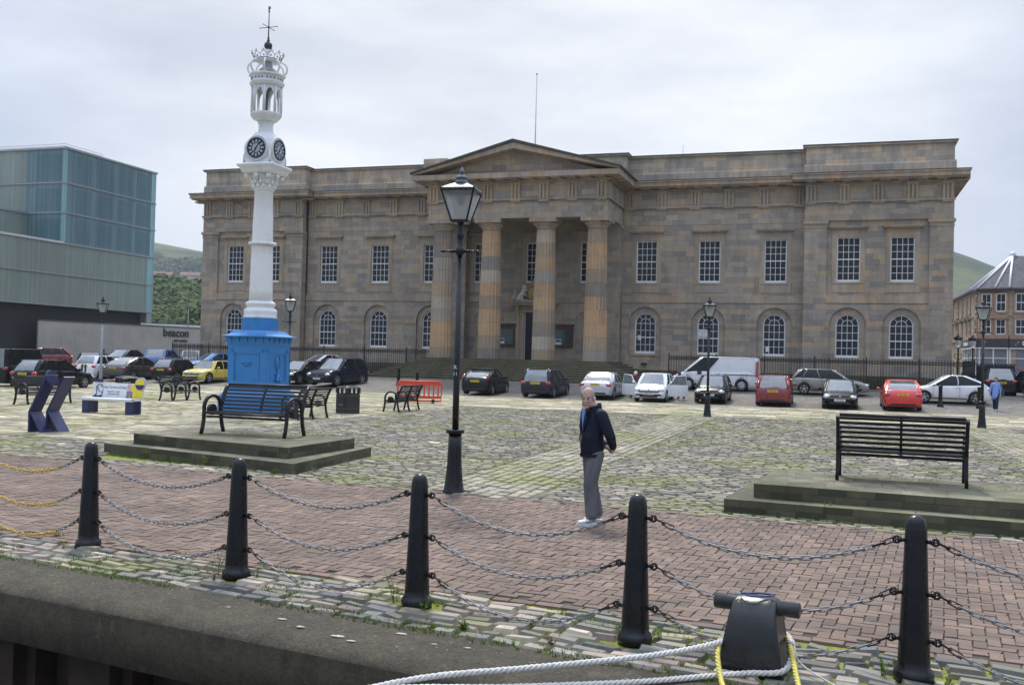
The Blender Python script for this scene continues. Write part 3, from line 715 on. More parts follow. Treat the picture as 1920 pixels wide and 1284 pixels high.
# door, its surround and shelf, notice boards, coat of arms
d=MB(); d.box(-.77,.77,.10,.16,2.06,5.5); 
for k in range(2):
    for z0,z1 in ((2.25,3.3),(3.4,4.4),(4.5,5.35)): d.box(-.68+k*.72,-.68+k*.72+.62,.07,.10,z0,z1)
door=d.build('door',simple('door_navy',(.006,.007,.012),.4),CH)
d=MB(); d.sphere((.08,.05,3.45),.035,8,6); d.box(-.77,-.72,.03,.12,2.06,5.5); d.build('door_jamb_strip',sash,door)
def dsur(b):
    for s in (-1,1):
        x0,x1=sorted((s*.78,s*1.12)); b.box(x0,x1,-.12,0,2.06,5.85); x0,x1=sorted((s*1.12,s*1.4)); b.box(x0,x1,-.2,0,2.06,6.0)
        b.prism([(-.2,5.0),(-.42,5.9),(-.42,6.05),(-.2,6.05)],x0,x1,axis='x')
    b.box(-.78,.78,-.12,0,5.56,5.85); b.box(-1.1,1.1,-.2,0,5.853,6.05)
    b.box(-1.75,1.75,-.5,0,6.053,6.2); b.box(-1.85,1.85,-.58,0,6.203,6.32)
trim(dsur,'door_surround',stt)
for s in (-1,1):
    fb=MB(); x0=s*2.2; fb.box(x0-.78,x0+.78,-.2,-.02,3.05,4.55); fb.box(x0-.86,x0+.86,-.24,-.02,4.553,4.68)
    o=fb.build('notice_board',simple('notice_board_oak',(.07,.028,.02),.5),CH)
    fb=MB(); fb.box(x0-.62,x0+.62,-.208,-.2,3.2,4.3); fb.build('board_glass',simple('notice_green_glass',(.05,.08,.075),.15),o)
    fb=MB(); fb.box(x0-.5,x0-.05,-.216,-.209,3.22,3.62); q=fb.build('notice',paper,o)
    fb=MB(); fb.box(x0-.46,x0-.09,-.222,-.2165,3.4,3.57); fb.build('notice_heading',simple('notice_blue',(.02,.05,.25),.5),q)
# royal arms over the door: shield, crown, lion and unicorn
gold=simple('old_gilding',(.42,.31,.12),.45,.2,.4,12,.3); whit=simple('weathered_white_stone',(.62,.60,.55),.8,0,.15,10,.3)
arms=MB(); arms.sphere((0,-.38,6.95),.42,18,12,0,None,(1,.28,1.12)); o=arms.build('royal_arms',gold,CH)
a=MB(); 
for i in range(16):
    t=2*PI*i/16; a.sphere((.44*math.cos(t),-.4,6.95+.5*math.sin(t)),.075,8,6)
a.sphere((0,-.5,6.95),.24,12,8,0,None,(1,.3,1.1)); a.build('garter',gold,o)
a=MB(); a.lathe([(.16,7.48),(.2,7.54),(.2,7.6),(.26,7.74),(.2,7.86),(.05,7.92),(.05,8.0),(.015,8.05)],14,(0,-.4)); 
for i in range(8): a.sphere((.22*math.cos(i*PI/4),-.4+.2*math.sin(i*PI/4),7.68),.05,6,5)
a.build('crown',gold,o)
def beast(s,mat,name):
    a=MB()
    pts=[(s*1.25,-.38,6.4),(s*1.12,-.38,6.55),(s*.95,-.4,6.78),(s*.8,-.42,7.05),(s*.75,-.44,7.28)]
    a.tube(pts,[.14,.2,.21,.17,.12],10); a.sphere((s*.7,-.46,7.42),.16,10,8,0,None,(1.1,.9,1.)); a.sphere((s*.58,-.5,7.4),.08,8,6)
    a.tube([(s*.82,-.45,7.1),(s*.62,-.5,7.12),(s*.48,-.5,7.25)],[.07,.055,.05],7); a.tube([(s*.86,-.45,6.95),(s*.62,-.5,6.85),(s*.5,-.5,6.8)],[.07,.055,.05],7)
    a.tube([(s*1.1,-.4,6.6),(s*.85,-.42,6.5),(s*.72,-.44,6.4)],[.13,.09,.06],7)
    a.tube([(s*1.3,-.38,6.45),(s*1.5,-.38,6.75),(s*1.38,-.38,7.0),(s*1.5,-.38,7.2)],[.04,.035,.03,.05],6)
    for i in range(6): a.sphere((s*(.72+.06*(i%2)),-.42,7.25+.05*i),.09,7,5)
    return a.build(name,mat,o)
beast(-1,whit,'unicorn'); beast(1,gold,'lion')
a=MB(); a.tube([(-1.0,-.36,6.36),(-.6,-.36,6.42),(0,-.36,6.37),(.6,-.36,6.42),(1.,-.36,6.36)],.06,6); a.tube([(-1.72,-.4,6.34),(-1.55,-.42,6.7),(-1.4,-.42,6.95)],.045,6,0); a.build('scroll',whit,o)
# small things on the walls and roof
b=MB(); b.box(8.05,8.5,-.19,-.162,1.85,2.05); 
b.build('air_grille',simple('grille_iron',(.03,.025,.02),.7),CH)
a=MB(); a.tube([(10.4,2.0,16.9),(10.4,2.0,18.0)],.012,5); a.build('aerial',blackp,CH)
sk=MB(); sk.prism([(-16.5,16.2),(-12.2,16.2),(-12.6,17.28),(-14.9,17.62),(-16.2,17.3)],4,7); sk.build('rooflight',simple('rooflight_glass',(.28,.34,.4),.2),CH)
sk=MB(); sk.prism([(1.9,16.2),(4.4,16.2),(4.2,17.45),(3.3,17.75),(2.1,17.5)],5.,7); sk.build('rooflight',MATS['rooflight_glass'],CH)
ch=MB(); ch.box(-8.9,-6.95,-.8,1.0,15.3,17.15); ch.build('parapet_block',st2,CH)
# flagpole
fp=empty('flagpole',(-1.2,3.0,15.4),0,'slender pale flagpole standing on the roof behind the pediment','flagpole')
b=MB(); b.tube([(0,0,0),(0,0,8.8)],[.06,.035],8); b.build('pole',simple('flagpole_white',(.62,.62,.6),.5),fp)
b=MB(); b.sphere((0,0,8.85),.09,8,6); b.build('finial',MATS['flagpole_white'],fp)
# roof weeds by the pole
# ================================================================ street furniture
ironp=simple('black_gloss_paint',(.006,.007,.010),.27,0,.35,7,.10,bscale=45,dirt=(.016,.014,.013),spec=.4)
galv=simple('galvanised_chain',(.23,.235,.25),.45,.2,.35,30,.2)
yelp=simple('yellow_chain_paint',(.55,.36,.04),.5,0,.2,20)
# --- tapered quay bollards
BH=1.10
def bollard():
    t=empty('bollard')
    b=MB(); b.lathe([(.128,0),(.13,.05),(.122,.075),(.104,.09),(.103,.14),(.083,.62),(.070,1.0),(.066,1.04),(.055,1.075),(.033,1.097),(.008,1.103)],24); b.build('post',ironp,t)
    for s in (-1,1):
        for z in EYE:
            r=.105-.037*z; e=MB()
            e.tube([(s*(r-.01),0,z),(s*(r+.035),0,z)],.014,8); 
            e.tube([(s*(r+.05)+.022*math.cos(a),0,z+.022*math.sin(a)) for a in [2*PI*i/10 for i in range(11)]],.009,6,cap=False)
            e.sphere((s*(r+.03),0,z),.02,8,6); e.build('eye_bolt',ironp,t)
    return t
EYE=(.27,.58,.93)
b0=bollard(); LB=['leftmost black quay bollard, beside the yellow painted chains','black quay bollard second from the left, with weeds round its foot','black quay bollard nearest the tall lamp post','black quay bollard to the right of the walking man','large black quay bollard right of the mooring post']
BO=[]
for i,(x,y) in enumerate(BOLL):
    o=b0 if i==0 else copy_tree(b0); o.location=(x,y,.0); o.rotation_euler[2]=math.atan2(-.22,1.95); tag(o,LB[i],'bollard','bollards along the quay edge'); BO.append(o)
# --- chains
def chain(A,B,sag,label,mats,yellow=None,group='chains between the quay bollards'):
    A=Vector(A);B=Vector(B); L=(B-A).length; N=60; pts=[]
    for i in range(N+1):
        t=i/N; p=A.lerp(B,t); p.z-=sag*4*t*(1-t); pts.append(p)
    cum=[0]
    for i in range(N): cum.append(cum[-1]+(pts[i+1]-pts[i]).length)
    tot=cum[-1]; n=max(8,int(tot/.070)); pitch=tot/n
    def at(s):
        s=min(max(s,0),tot); k=0
        while k<N-1 and cum[k+1]<s: k+=1
        return pts[k].lerp(pts[k+1],(s-cum[k])/(cum[k+1]-cum[k]))
    b=MB(); nn=8
    for k in range(n):
        c=at((k+.5)*pitch); d=(at((k+1)*pitch)-at(k*pitch)).normalized(); up=Vector((0,0,1)); sx=d.cross(up).normalized(); sz=sx.cross(d).normalized()
        rot=(k%2)*PI/2+.35; w_=sx*math.cos(rot)+sz*math.sin(rot); q=d.cross(w_)
        hl=.046; hw=.0145; r=.0055; ring=[]
        for j in range(12):
            a=2*PI*j/12; ex=math.cos(a)*hw; ey=math.sin(a)*hw+(hl-hw)*(1 if math.sin(a)>=0 else -1)
            cc=c+w_*ex+d*ey; nd=(w_*math.cos(a)+d*math.sin(a)).normalized()
            ring.append([tuple(cc+nd*(r*math.cos(2*PI*m/5))+q*(r*math.sin(2*PI*m/5))) for m in range(5)])
        vs=[p for rr in ring for p in rr]; fs=[]
        for j in range(12):
            for m in range(5): fs.append((j*5+m,j*5+(m+1)%5,((j+1)%12)*5+(m+1)%5,((j+1)%12)*5+m))
        t=(k+.5)/n; mi=0
        if t<.08 or t>.92: mi=1
        if yellow and yellow[0]<t<yellow[1]: mi=2
        b.add(vs,fs,mi,True)
    o=b.build('chain',mats,recalc=False); return tag(o,label,'chain',group)
lev=('bottom','middle','top')
ends=[(11.75,-61.2)]+BOLL+[(23.5,-63.05)]
nm=['left of the leftmost quay bollard','between the first and second bollards from the left','between the second and third bollards from the left','between the third bollard and the one by the walking man','between the bollards either side of the mooring post','right of the large right-hand bollard']
for i in range(6):
    a,c=ends[i],ends[i+1]; d=(Vector(c)-Vector(a)).normalized()
    for k,z in enumerate(EYE):
        off=.105-.037*z+.065
        yl=(.25,.82) if i==0 else None
        sag=(.22,.21,.20)[k]*(1+random.uniform(-.08,.08))
        if i==3: sag*=1.05
        chain((a[0]+d.x*off,a[1]+d.y*off,z),(c[0]-d.x*off,c[1]-d.y*off,z),sag,('%s yellow painted chain %s' if i==0 else '%s grey chain %s')%(lev[k],nm[i]),[galv,ironp,yelp],yl)
# --- lamp posts
lglass,n_,b_=newmat('frosted_lamp_glass'); setc(n_,b_,'Base Color',(.86,.88,.88)); b_.inputs['Roughness'].default_value=.3; b_.inputs['Transmission Weight'].default_value=.85; b_.inputs['IOR'].default_value=1.1
lampsilver=simple('lamp_top_grey_paint',(.14,.15,.17),.35,0,.2,8,.1)
galvp=simple('grey_steel_post',(.25,.27,.30),.5,.3,.15,6)
def lamp(H,pole='black',tall=False,simple_base=False):
    t=empty('street_lamp'); pm=ironp if pole=='black' else galvp; hs=H/4.95*(1.)
    p=MB(); zc=H-.87*hs
    if pole=='black':
        p.lathe([(.17,0),(.172,.03),(.155,.06),(.135,.2),(.112,.45),(.104,.7),(.10,.92)],20); p.lathe([(.14,.925),(.142,.965),(.14,.975),(.07,.985)],20)
        p.lathe([(.052,.98),(.05,1.5),(.043,zc-.48)],14)
    else: p.lathe([(.08,0),(.08,1.25),(.055,1.3),(.05,zc-.48)],14)
    p.build('post',pm,t)
    q=MB(); z=zc-.50; q.lathe([(.045,z),(.075,z+.03),(.085,z+.07),(.075,z+.11),(.05,z+.14),(.04,z+.25),(.055,z+.3),(.06,z+.33),(.045,z+.36),(.05,z+.48),(.07,z+.53)],14)
    if not simple_base:
        for s in (-1,1):
            q.tube([(s*.05,0,z+.07),(s*.2,0,z+.07),(s*.26,0,z+.07)],[.022,.016,.014],8); q.tube([(s*.25,0,z+.07),(s*.29,0,z+.07),(s*.31,0,z+.065)],[.022,.018,.01],8); q.tube([(s*.1,0,z+.07),(s*.15,0,z+.07)],.024,8)
    q.build('ladder_bar',ironp,t)
    # lantern: four tapered panes, iron ribs, roof, vent and finial
    z0=zc+.03; z1=z0+.45*hs; a0=.12*hs; a1=.25*hs; RS=.66
    fr=MB()
    c0=[(-a0,-a0),(a0,-a0),(a0,a0),(-a0,a0)]; c1=[(-a1,-a1),(a1,-a1),(a1,a1),(-a1,a1)]
    for i in range(4):
        j=(i+1)%4
        fr.bar(c0[i]+(z0,),c1[i]+(z1,),.022,.022); fr.bar(c0[i]+(z0,),c0[j]+(z0,),.03,.03); fr.bar(c1[i]+(z1,),c1[j]+(z1,),.03,.035)
        fr.sphere(c1[i]+(z1+.02,),.02,6,5)
    fr.box(-a0,a0,-a0,a0,z0-.03,z0+.0); fr.build('lantern_frame',ironp,t)
    for i in range(4):
        j=(i+1)%4; g=MB(); k=.96
        A=[(c0[i][0]*k,c0[i][1]*k,z0+.01),(c0[j][0]*k,c0[j][1]*k,z0+.01),(c1[j][0]*k,c1[j][1]*k,z1),(c1[i][0]*k,c1[i][1]*k,z1)]
        k2=.93; B=[(p_[0]*k2,p_[1]*k2,p_[2]) for p_ in A]
        g.add(A+B,[(0,1,2,3),(7,6,5,4),(0,4,5,1),(1,5,6,2),(2,6,7,3),(3,7,4,0)]); g.build('lantern_pane',lglass,t)
    bl=MB(); bl.lathe([(.025,z1-.2),(.06,z1-.17),(.07,z1-.1),(.05,z1-.05),(.04,z1-.02)],12); bl.build('lamp_unit',galvp,t)
    rf=MB(); s2=math.sqrt(2)
    rf.lathe([(a1*s2*1.04,z1+.02),(a1*s2*1.0,z1+.035),(.11*s2*hs,z1+.17*hs*RS),(.09*s2*hs,z1+.185*hs*RS)],4,rot=PI/4,sm=False)
    rf.lathe([(r_*hs,z1+q_*hs*RS) for r_,q_ in [(.12,.19),(.12,.205),(.085,.24),(.08,.29),(.1,.30),(.098,.325),(.05,.37),(.028,.40)]],14)
    rf.lathe([(r_*hs*.85,z1+q_*hs*RS) for r_,q_ in [(.02,.40),(.045,.44),(.05,.47),(.028,.52),(.016,.54),(.006,.575)]],10)
    rf.build('lantern_roof',lampsilver if pole=='black' and tall else ironp,t)
    return t
L1=lamp(5.03,'black',True); L1.location=(15.61,-55.85,.0); L1.rotation_euler[2]=.12; tag(L1,'tall black lamp post with square lantern and R11 on its shaft, nearest the camera','street lamp','lamp posts round the square')
v,f=text_mesh('R',.085,.002); b=MB(); b.add(v,f,M=TR(-.012,-.053,1.93)); v,f=text_mesh('11',.075,.002); b.add(v,f,M=TR(-.012,-.053,1.83)); b.build('post_number',simple('stencil_white',(.75,.75,.75),.6),L1)
L2=lamp(4.72); L2.location=(16.46,-30.91,.0); L2.rotation_euler[2]=.2; tag(L2,'black lamp post on the cobbles in front of the white van','street lamp','lamp posts round the square')
L3=copy_tree(L2); L3.location=(26.25,-30.78,.0); L3.rotation_euler[2]=-.25; tag(L3,'rightmost black lamp post, beside the woman in the blue coat','street lamp','lamp posts round the square')
L4=copy_tree(L2); L4.location=(-1.4,-32.2,.0); L4.rotation_euler[2]=.5; tag(L4,'black lamp post rising behind the blue clock tower plinth','street lamp','lamp posts round the square')
L5=lamp(4.6,'grey',simple_base=True); L5.location=(-12.35,-31.0,0); L5.rotation_euler[2]=.5; tag(L5,'slim grey steel lamp post in front of the glass building','street lamp','lamp posts round the square')
# --- slatted benches with looped arms. local: length along X, seat faces -Y, origin at ground centre
bslat=simple('bench_slat_paint',(.012,.013,.018),.42,0,.4,5,.1,dirt=(.045,.038,.036),spec=.35)
bench_iron=simple('bench_iron_paint',(.009,.010,.014),.38,0,.3,8,.1,dirt=(.028,.028,.032),spec=.35)
def bench(L,ends_,slats=9,label=None,disc_all=True):
    t=empty('park_bench')
    for k in range(ends_):
        x=-L/2+L*k/(ends_-1); fr=MB()
        # arm loop: front foot up, over in a wide arc, down to the back leg
        loop=[(-.36,0),(-.325,.12),(-.30,.26),(-.295,.40),(-.295,.50)]
        loop+=[(-.075+.22*math.cos(a),.50+.20*math.sin(a)) for a in [PI-PI*i/12 for i in range(1,13)]]
        loop+=[(.15,.42),(.165,.34),(.17,.26),(.20,.13),(.245,0)]
        def strip(pts,w,h): fr.tube([(x,a,b_) for a,b_ in pts],1,4,0,True,True,flat=(h/2,w/2),up=(1,0,0))
        if k in (0,ends_-1) or disc_all:
            strip(loop,.052,.052)
        else:
            strip([(-.30,.02),(-.27,.3),(-.27,.42)],.045,.045); strip(loop[-6:],.05,.05)
        strip([(-.30,.385),(-.1,.375),(.13,.39)],.045,.05)
        strip([(.14,.36),(.17,.5),(.225,.68),(.29,.82),(.345,.90)],.055,.055)
        fr.build('end_frame',bench_iron,t)
        d=MB(); d.tube([(x-.035,-.09,.44),(x+.035,-.09,.44)],.105,20); d.tube([(x-.045,-.09,.44),(x+.045,-.09,.44)],.075,16); d.build('roundel',bench_iron,t)
    s=MB(); x0,x1=-L/2+.03,L/2-.03
    for i in range(6):
        y=-.285+i*.072; z=.405-.02*math.sin(PI*i/5); s.box(x0,x1,y-.026,y+.026,z-.012,z+.012)
    s.tube([(x0,-.315,.385),(x1,-.315,.385)],.02,8); s.box(x0,x1,-.27,-.24,.30,.34)
    s.box(-.02,.02,-.30,.1,.372,.386); s.build('seat',bslat,t)
    bk=MB(); prof=[(.15,.46),(.172,.53),(.195,.60),(.22,.67),(.25,.735),(.285,.80),(.325,.865)]
    for i,(y,z) in enumerate(prof): bk.box(x0,x1,-.008,.008,-.02,.02,0,TR(0,y-.02,z)@RX(-.35))
    bk.tube([(x0,.34,.91),(x1,.34,.91)],.024,8)
    for xx in ([0] if ends_==2 else []): bk.tube([(xx,a,b_) for a,b_ in [(.15,.42),(.17,.5),(.225,.68),(.29,.82),(.335,.90)]],1,4,0,True,True,flat=(.012,.02),up=(1,0,0))
    bk.build('backrest',bslat,t)
    return t
GB='slatted iron benches round the square'
B2=bench(1.95,2); B2.location=(9.85,-52.35,.40); B2.rotation_euler[2]=-.02; B2.scale=(1,1.25,1.1); tag(B2,'black slatted bench on the stepped platform before the clock tower','bench',GB)
o=copy_tree(B2); o.location=(22.08,-54.25,.40); o.rotation_euler[2]=PI-.06; o.scale=(.9,1.2,1.08); tag(o,'black slatted bench seen from behind on the right-hand stepped platform','bench',GB)
o=copy_tree(B2); o.location=(-6.45,-40.9,0); o.rotation_euler[2]=PI/2; o.scale=(1.06,1.1,1.1); tag(o,'black bench far left, behind the leaning navy panels','bench',GB)
B3=bench(1.85,3); B3.location=(-4.75,-35.2,0); B3.rotation_euler[2]=PI/2; B3.scale=(1,1.1,1.08); tag(B3,'two-bay black bench in front of the yellow convertible','bench',GB)
o=copy_tree(B3); o.location=(5.68,-35.75,0); o.rotation_euler[2]=-PI/2; tag(o,'two-bay black bench in front of the orange barrier','bench',GB)
o=copy_tree(B3); o.location=(5.15,-42.05,0); o.rotation_euler[2]=-PI/2; tag(o,'two-bay black bench right of the clock tower, beside the litter bin','bench',GB)
# --- litter bins
binp=simple('bin_plastic_black',(.016,.017,.019),.5,0,.2,6,.1); bingold=simple('bin_gold_line',(.30,.24,.12),.5)
def litter_bin():
    t=empty('litter_bin')
    b=MB(); b.bevbox(-.31,.31,-.31,.31,.02,.74,.03); b.bevbox(-.29,.29,-.29,.29,0,.02,.03); b.build('body',binp,t)
    c=MB()
    for sx in (-1,1):
        for sy in (-1,1): 
            x0,x1=sorted((sx*.31,sx*.22)); y0,y1=sorted((sy*.31,sy*.22)); c.box(x0,x1,y0,y1,.74,.92)
    c.bevbox(-.05,.05,-.30,-.24,.74,.92,.01); c.bevbox(-.05,.05,.24,.30,.74,.92,.01)
    c.bevbox(-.33,.33,-.33,.33,.92,.985,.05); c.bevbox(-.2,.2,-.2,.2,.985,1.01,.05); c.build('hood',binp,t)
    g=MB()
    for z in (.2,.66): g.box(-.312,.312,-.313,.313,z,z+.006)
    g.build('trim_line',bingold,t)
    d=MB(); d.box(-.22,.22,-.318,-.31,.26,.6); dd=d.build('door',binp,t)
    v,f=text_mesh('LITTER',.075,.003,bold=.002); e=MB(); e.add(v,f,M=TR(0,-.321,.32)); e.build('lettering',bingold,dd)
    return t
o=litter_bin(); o.location=(4.75,-38.45,0); o.rotation_euler[2]=-.42; o.scale=(1,1,.98); tag(o,'black square litter bin marked LITTER, right of the two-bay bench','litter bin')
o=copy_tree(o); o.location=(-6.0,-36.9,0); o.rotation_euler[2]=-.6; o.scale=(1.15,1.15,1.0); tag(o,'black litter bin half hidden behind the white panelled seat','litter bin')
# --- small square-topped bollards by the car park
def small_bollard():
    t=empty('bollard'); b=MB(); b.lathe([(.17,0),(.165,.06),(.12,.16),(.10,.3),(.095,1.0),(.11,1.02),(.11,1.08),(.09,1.1)],16); b.build('post',ironp,t); return t
o=small_bollard(); SBP=[(-4.75,-13.4,'short black bollard right of the dark blue off-roader by the steps'),(-2.1,-16.6,'short black bollard between the orange barrier and the black hatchback'),(26.4,-14.67,'black bollard in front of the white three-door car'),(28.22,-14.78,'black bollard just behind the rightmost lamp post'),]
for i,(x,y,l) in enumerate(SBP):
    q=o if i==0 else copy_tree(o); q.location=(x,y,zg(x,y)); tag(q,l,'bollard','bollards edging the car park')
# --- orange plastic barrier
orp=simple('orange_barrier_plastic',(.62,.06,.025),.45,0,.12,5,.05); rub=simple('black_rubber',(.012,.012,.012),.8,0,.3,9)
t=empty('safety_barrier',(3.6,-29.4,0),.42,'orange plastic safety barrier behind the two-bay bench','barrier')
b=MB(); fr=[]
b.tube([(-.95,0,.12),(-.98,0,.85),(-.9,0,.98),(.9,0,.98),(.98,0,.85),(.95,0,.12),(-.95,0,.12)],.04,8); b.box(-.95,.95,-.02,.02,.8,.96); b.box(-.95,.95,-.02,.02,.22,.34)
for i in range(9): x=-.82+i*.205; b.box(x-.035,x+.035,-.02,.02,.34,.8)
b.build('panel',orp,t)
for s in (-1,1):
    f=MB(); f.prism([(-.3,0),(.3,0),(.06,.1),(.04,.2),(-.04,.2),(-.06,.1)],s*.6-.06,s*.6+.06,axis='x'); f.build('foot',rub,t)
# --- leaning navy interpretation panels
navy=simple('navy_panel_paint',(.022,.026,.095),.4,0,.1,4)
def slab(x,y,rz,H,top,label):
    t=empty('sign_panel',(x,y,0),rz,label,'sign','pair of bent navy sign panels')
    w_=.19; th=.05
    a=MB(); 
    # upright leaf: vertical foot, then leaning away; profile in YZ, width along X
    a.prism([(0,0),(th,0),(th,.50),(.52,H),(.52-th*.9,H+.02),(0,.52)],-w_,w_,axis='x'); a.build('leaning_board',navy,t)
    c=MB(); c.prism([(th+.002,.52),(th+.002,.47),(.36,.0),(.41,0)],-w_,w_,axis='x'); c.build('strut',navy,t)
    if top: 
        d=MB(); d.tube([(0,.465,H-.06),(0,.515,H-.05)],w_,18); d.build('rounded_top',navy,t)
    return t
slab(2.53,-50.62,-1.55,1.40,True,'larger bent navy sign panel with a rounded top')
slab(2.82,-50.36,-1.55,1.36,False,'smaller square-topped navy sign panel just right of its pair')
# --- advertising seat with printed back
t=empty('advertising_bench',(-.85,-43.9,0),-.02,'white topped seat on navy legs with a printed back panel','bench')
whp=simple('white_enamel',(.72,.74,.78),.3,0,.05,4)
b=MB(); b.tube([(-1.0,-.2,.47),(1.0,-.2,.47)],.055,10); b.box(-1.0,1.0,-.2,.16,.44,.52); b.build('seat',whp,t)
for x in (-.85,.85):
    for y in (-.15,.2): 
        q=MB(); q.box(x-.13,x+.13,y-.04,y+.04,0,.44); q.build('leg',navy,t)
q=MB(); q.box(-.98,.98,.22,.27,.5,1.02,0,RX(-.12)); bp=q.build('back_panel',whp,t)
q=MB(); q.box(.42,.97,.213,.22,.53,.99,0,RX(-.12)); q.build('poster',simple('poster_yellow',(.75,.62,.05),.4),bp)
q=MB(); q.box(.35,.58,.206,.2125,.53,.76,0,RX(-.12)); q.build('poster_photo',simple('poster_mauve',(.25,.18,.22),.4,0,.6,9),bp)
q=MB(); q.box(.36,.5,.206,.2125,.78,.99,0,RX(-.12)); q.build('poster_photo',simple('poster_pink',(.55,.35,.38),.4,0,.5,9),bp)
q=MB(); q.tube([(.85,.2,1.02),(.85,.245,1.02)],.21,22,M=RX(-.12)); q.tube([(.85,.19,1.02),(.85,.2,1.02)],.165,22,1,M=RX(-.12)); q.build('round_badge',[simple('badge_grey',(.35,.4,.5),.4),MATS['poster_yellow']],bp)
q=MB(); q.prism([(.85+.16*math.cos(a),.98+.16*math.sin(a)) for a in [PI+PI*i/12 for i in range(13)]],.183,.189,M=RX(-.12)); q.build('badge_band',navy,bp)
e=MB()
for tx,s,x,z in (('Great Greenockians',.125,-.18,.88),('designed to inspire',.07,-.18,.74),('and made locally',.07,-.18,.66)):
    v,f=text_mesh(tx,s,.003); e.add(v,f,M=RX(-.12)@TR(x,.214,z))
e.build('lettering',simple('print_grey',(.16,.17,.22),.6),bp)
e=MB()
for pts in ([(-.9,.85),(-.82,.93),(-.7,.95),(-.64,.9)],[(-.92,.6),(-.84,.66),(-.86,.75),(-.8,.8),(-.72,.72),(-.62,.7),(-.6,.8)],[(-.75,.58),(-.64,.62),(-.6,.7)],[(-.88,.78),(-.84,.86),(-.76,.84)]):
    e.tube([(x,.213,z) for x,z in pts],.012,6,M=RX(-.12))
e.sphere((-.88,.212,.6),.035,8,6,M=RX(-.12)); e.build('line_drawing',simple('print_navy',(.03,.04,.12),.6),bp)
q=MB(); q.box(-.95,-.55,.235,.26,1.0,1.1); q.box(-.95,-.6,.235,.26,.44,.56); q.build('back_bracket',navy,t)
# --- mooring bollard with ropes
t=empty('mooring_bollard',(20.63,-63.02,0),-.15,'squat black iron mooring post with a cross bar at the quay edge','mooring post')
moorp=simple('mooring_paint',(.017,.018,.021),.3,0,.3,6,.2,dirt=(.05,.048,.045))
b=MB(); rings=[]
prof=[(0,.215,.20,0),(.10,.205,.185,0),(.25,.19,.165,0),(.38,.172,.15,.0),(.455,.155,.135,.0),(.49,.135,.115,0),(.503,.1,.085,0)]
for z,hx,hy,o_ in prof:
    r=[]; N=24
    for i in range(N):
        a=2*PI*i/N; c,s=math.cos(a),math.sin(a); e=.35
        r.append((hx*abs(c)**e*(1 if c>0 else -1),hy*abs(s)**e*(1 if s>0 else -1),z))
    rings.append(r)
pf_=[(-.17,-.02),(-.176,.10),(-.172,.20),(-.158,.30),(-.128,.39),(-.08,.455),(-.02,.49),(.05,.498),(.105,.478),(.135,.42),(.145,.30),(.15,.15),(.155,-.02)]
rings=[]
for u_,k_ in ((-1,.86),(-.985,.93),(-.94,.98),(-.85,1),(-.4,1.01),(0,1.015),(.4,1.01),(.85,1),(.94,.98),(.985,.93),(1,.86)):
    rings.append([(u_*(.218-.145*max(0,z_)),(y_)*k_,max(-.02,.23+(z_-.23)*k_) if z_>0 else -.02) for y_,z_ in pf_])
b=MB(); b.ring(rings); b.build('post',moorp,t)
b=MB(); b.tube([(-.29,.02,.435),(-.285,.02,.435),(.285,.02,.435),(.29,.02,.435)],[.045,.052,.052,.045],20); b.build('cross_bar',moorp,t)
rope_w,n_,b_=newmat('white_rope'); _o=n_.coord(); setc(n_,b_,'Base Color',n_.ramp(n_.noise(60,5,.8,_o),[(.3,(.42,.40,.37)),(.6,(.74,.72,.68))])); b_.inputs['Roughness'].default_value=.9; setc(n_,b_,'Normal',n_.bump(n_.noise(220,3,.7,_o),.7,.004))
rope_y,n_,b_=newmat('yellow_rope'); _o=n_.coord(); setc(n_,b_,'Base Color',n_.ramp(n_.noise(60,5,.8,_o),[(.3,(.45,.36,.06)),(.6,(.72,.62,.16))])); b_.inputs['Roughness'].default_value=.8; setc(n_,b_,'Normal',n_.bump(n_.noise(220,3,.7,_o),.6,.004))
def smooth(pts,n=14):
    P=[Vector(p) for p in pts]; P=[P[0]*2-P[1]]+P+[P[-1]*2-P[-2]]; out=[]
    for i in range(1,len(P)-2):
        for k in range(n):
            t=k/n; a,b_,c,d=P[i-1],P[i],P[i+1],P[i+2]
            out.append(.5*((2*b_)+(c-a)*t+(2*a-5*b_+4*c-d)*t*t+(3*b_-a-3*c+d)*t**3))
    out.append(P[-2]); return out
def rope(name,pts,r,mat,label,strands=3,pitch=.11,cat='rope',grp=None,frayed=False):
    c=smooth(pts); b=MB(); cum=[0]
    for i in range(1,len(c)): cum.append(cum[-1]+(c[i]-c[i-1]).length)
    n=int(cum[-1]/(pitch/8)); cc=[];k=0
    for i in range(n+1):
        s=cum[-1]*i/n
        while k<len(c)-2 and cum[k+1]<s: k+=1
        cc.append(c[k].lerp(c[k+1],(s-cum[k])/max(1e-6,cum[k+1]-cum[k])))
    up=Vector((.1,.2,1)).normalized()
    for st_ in range(strands):
        path=[]
        for i,p in enumerate(cc):
            t=(cc[min(i+1,n)]-cc[max(i-1,0)]).normalized(); x=t.cross(up).normalized(); y=x.cross(t); a=2*PI*(i/8.)+2*PI*st_/strands
            path.append(p+(x*math.cos(a)+y*math.sin(a))*r*.52)
        b.tube(path,r*.56,6)
    if frayed:
        for i in range(26):
            a=random.uniform(0,6.28); p=cc[0]+Vector((0,math.cos(a),math.sin(a)))*r*.7
            b.tube([p,p+Vector((-random.uniform(.02,.055),math.cos(a)*.02,math.sin(a)*.02))],.0012,3)
    o=b.build(name,mat,recalc=False); return tag(o,label,cat,grp)
rope('mooring_rope',[(18.3,-64.6,.03),(18.75,-64.28,.095),(19.3,-64.0,.135),(20.0,-63.55,.17),(20.38,-63.2,.2),(20.42,-63.0,.2),(20.5,-62.78,.2),(20.8,-62.8,.21),(20.87,-63.05,.21)],0.0195,rope_w,'white mooring rope, the upper of the two runs to the iron post','3' and 3,grp='white mooring ropes')
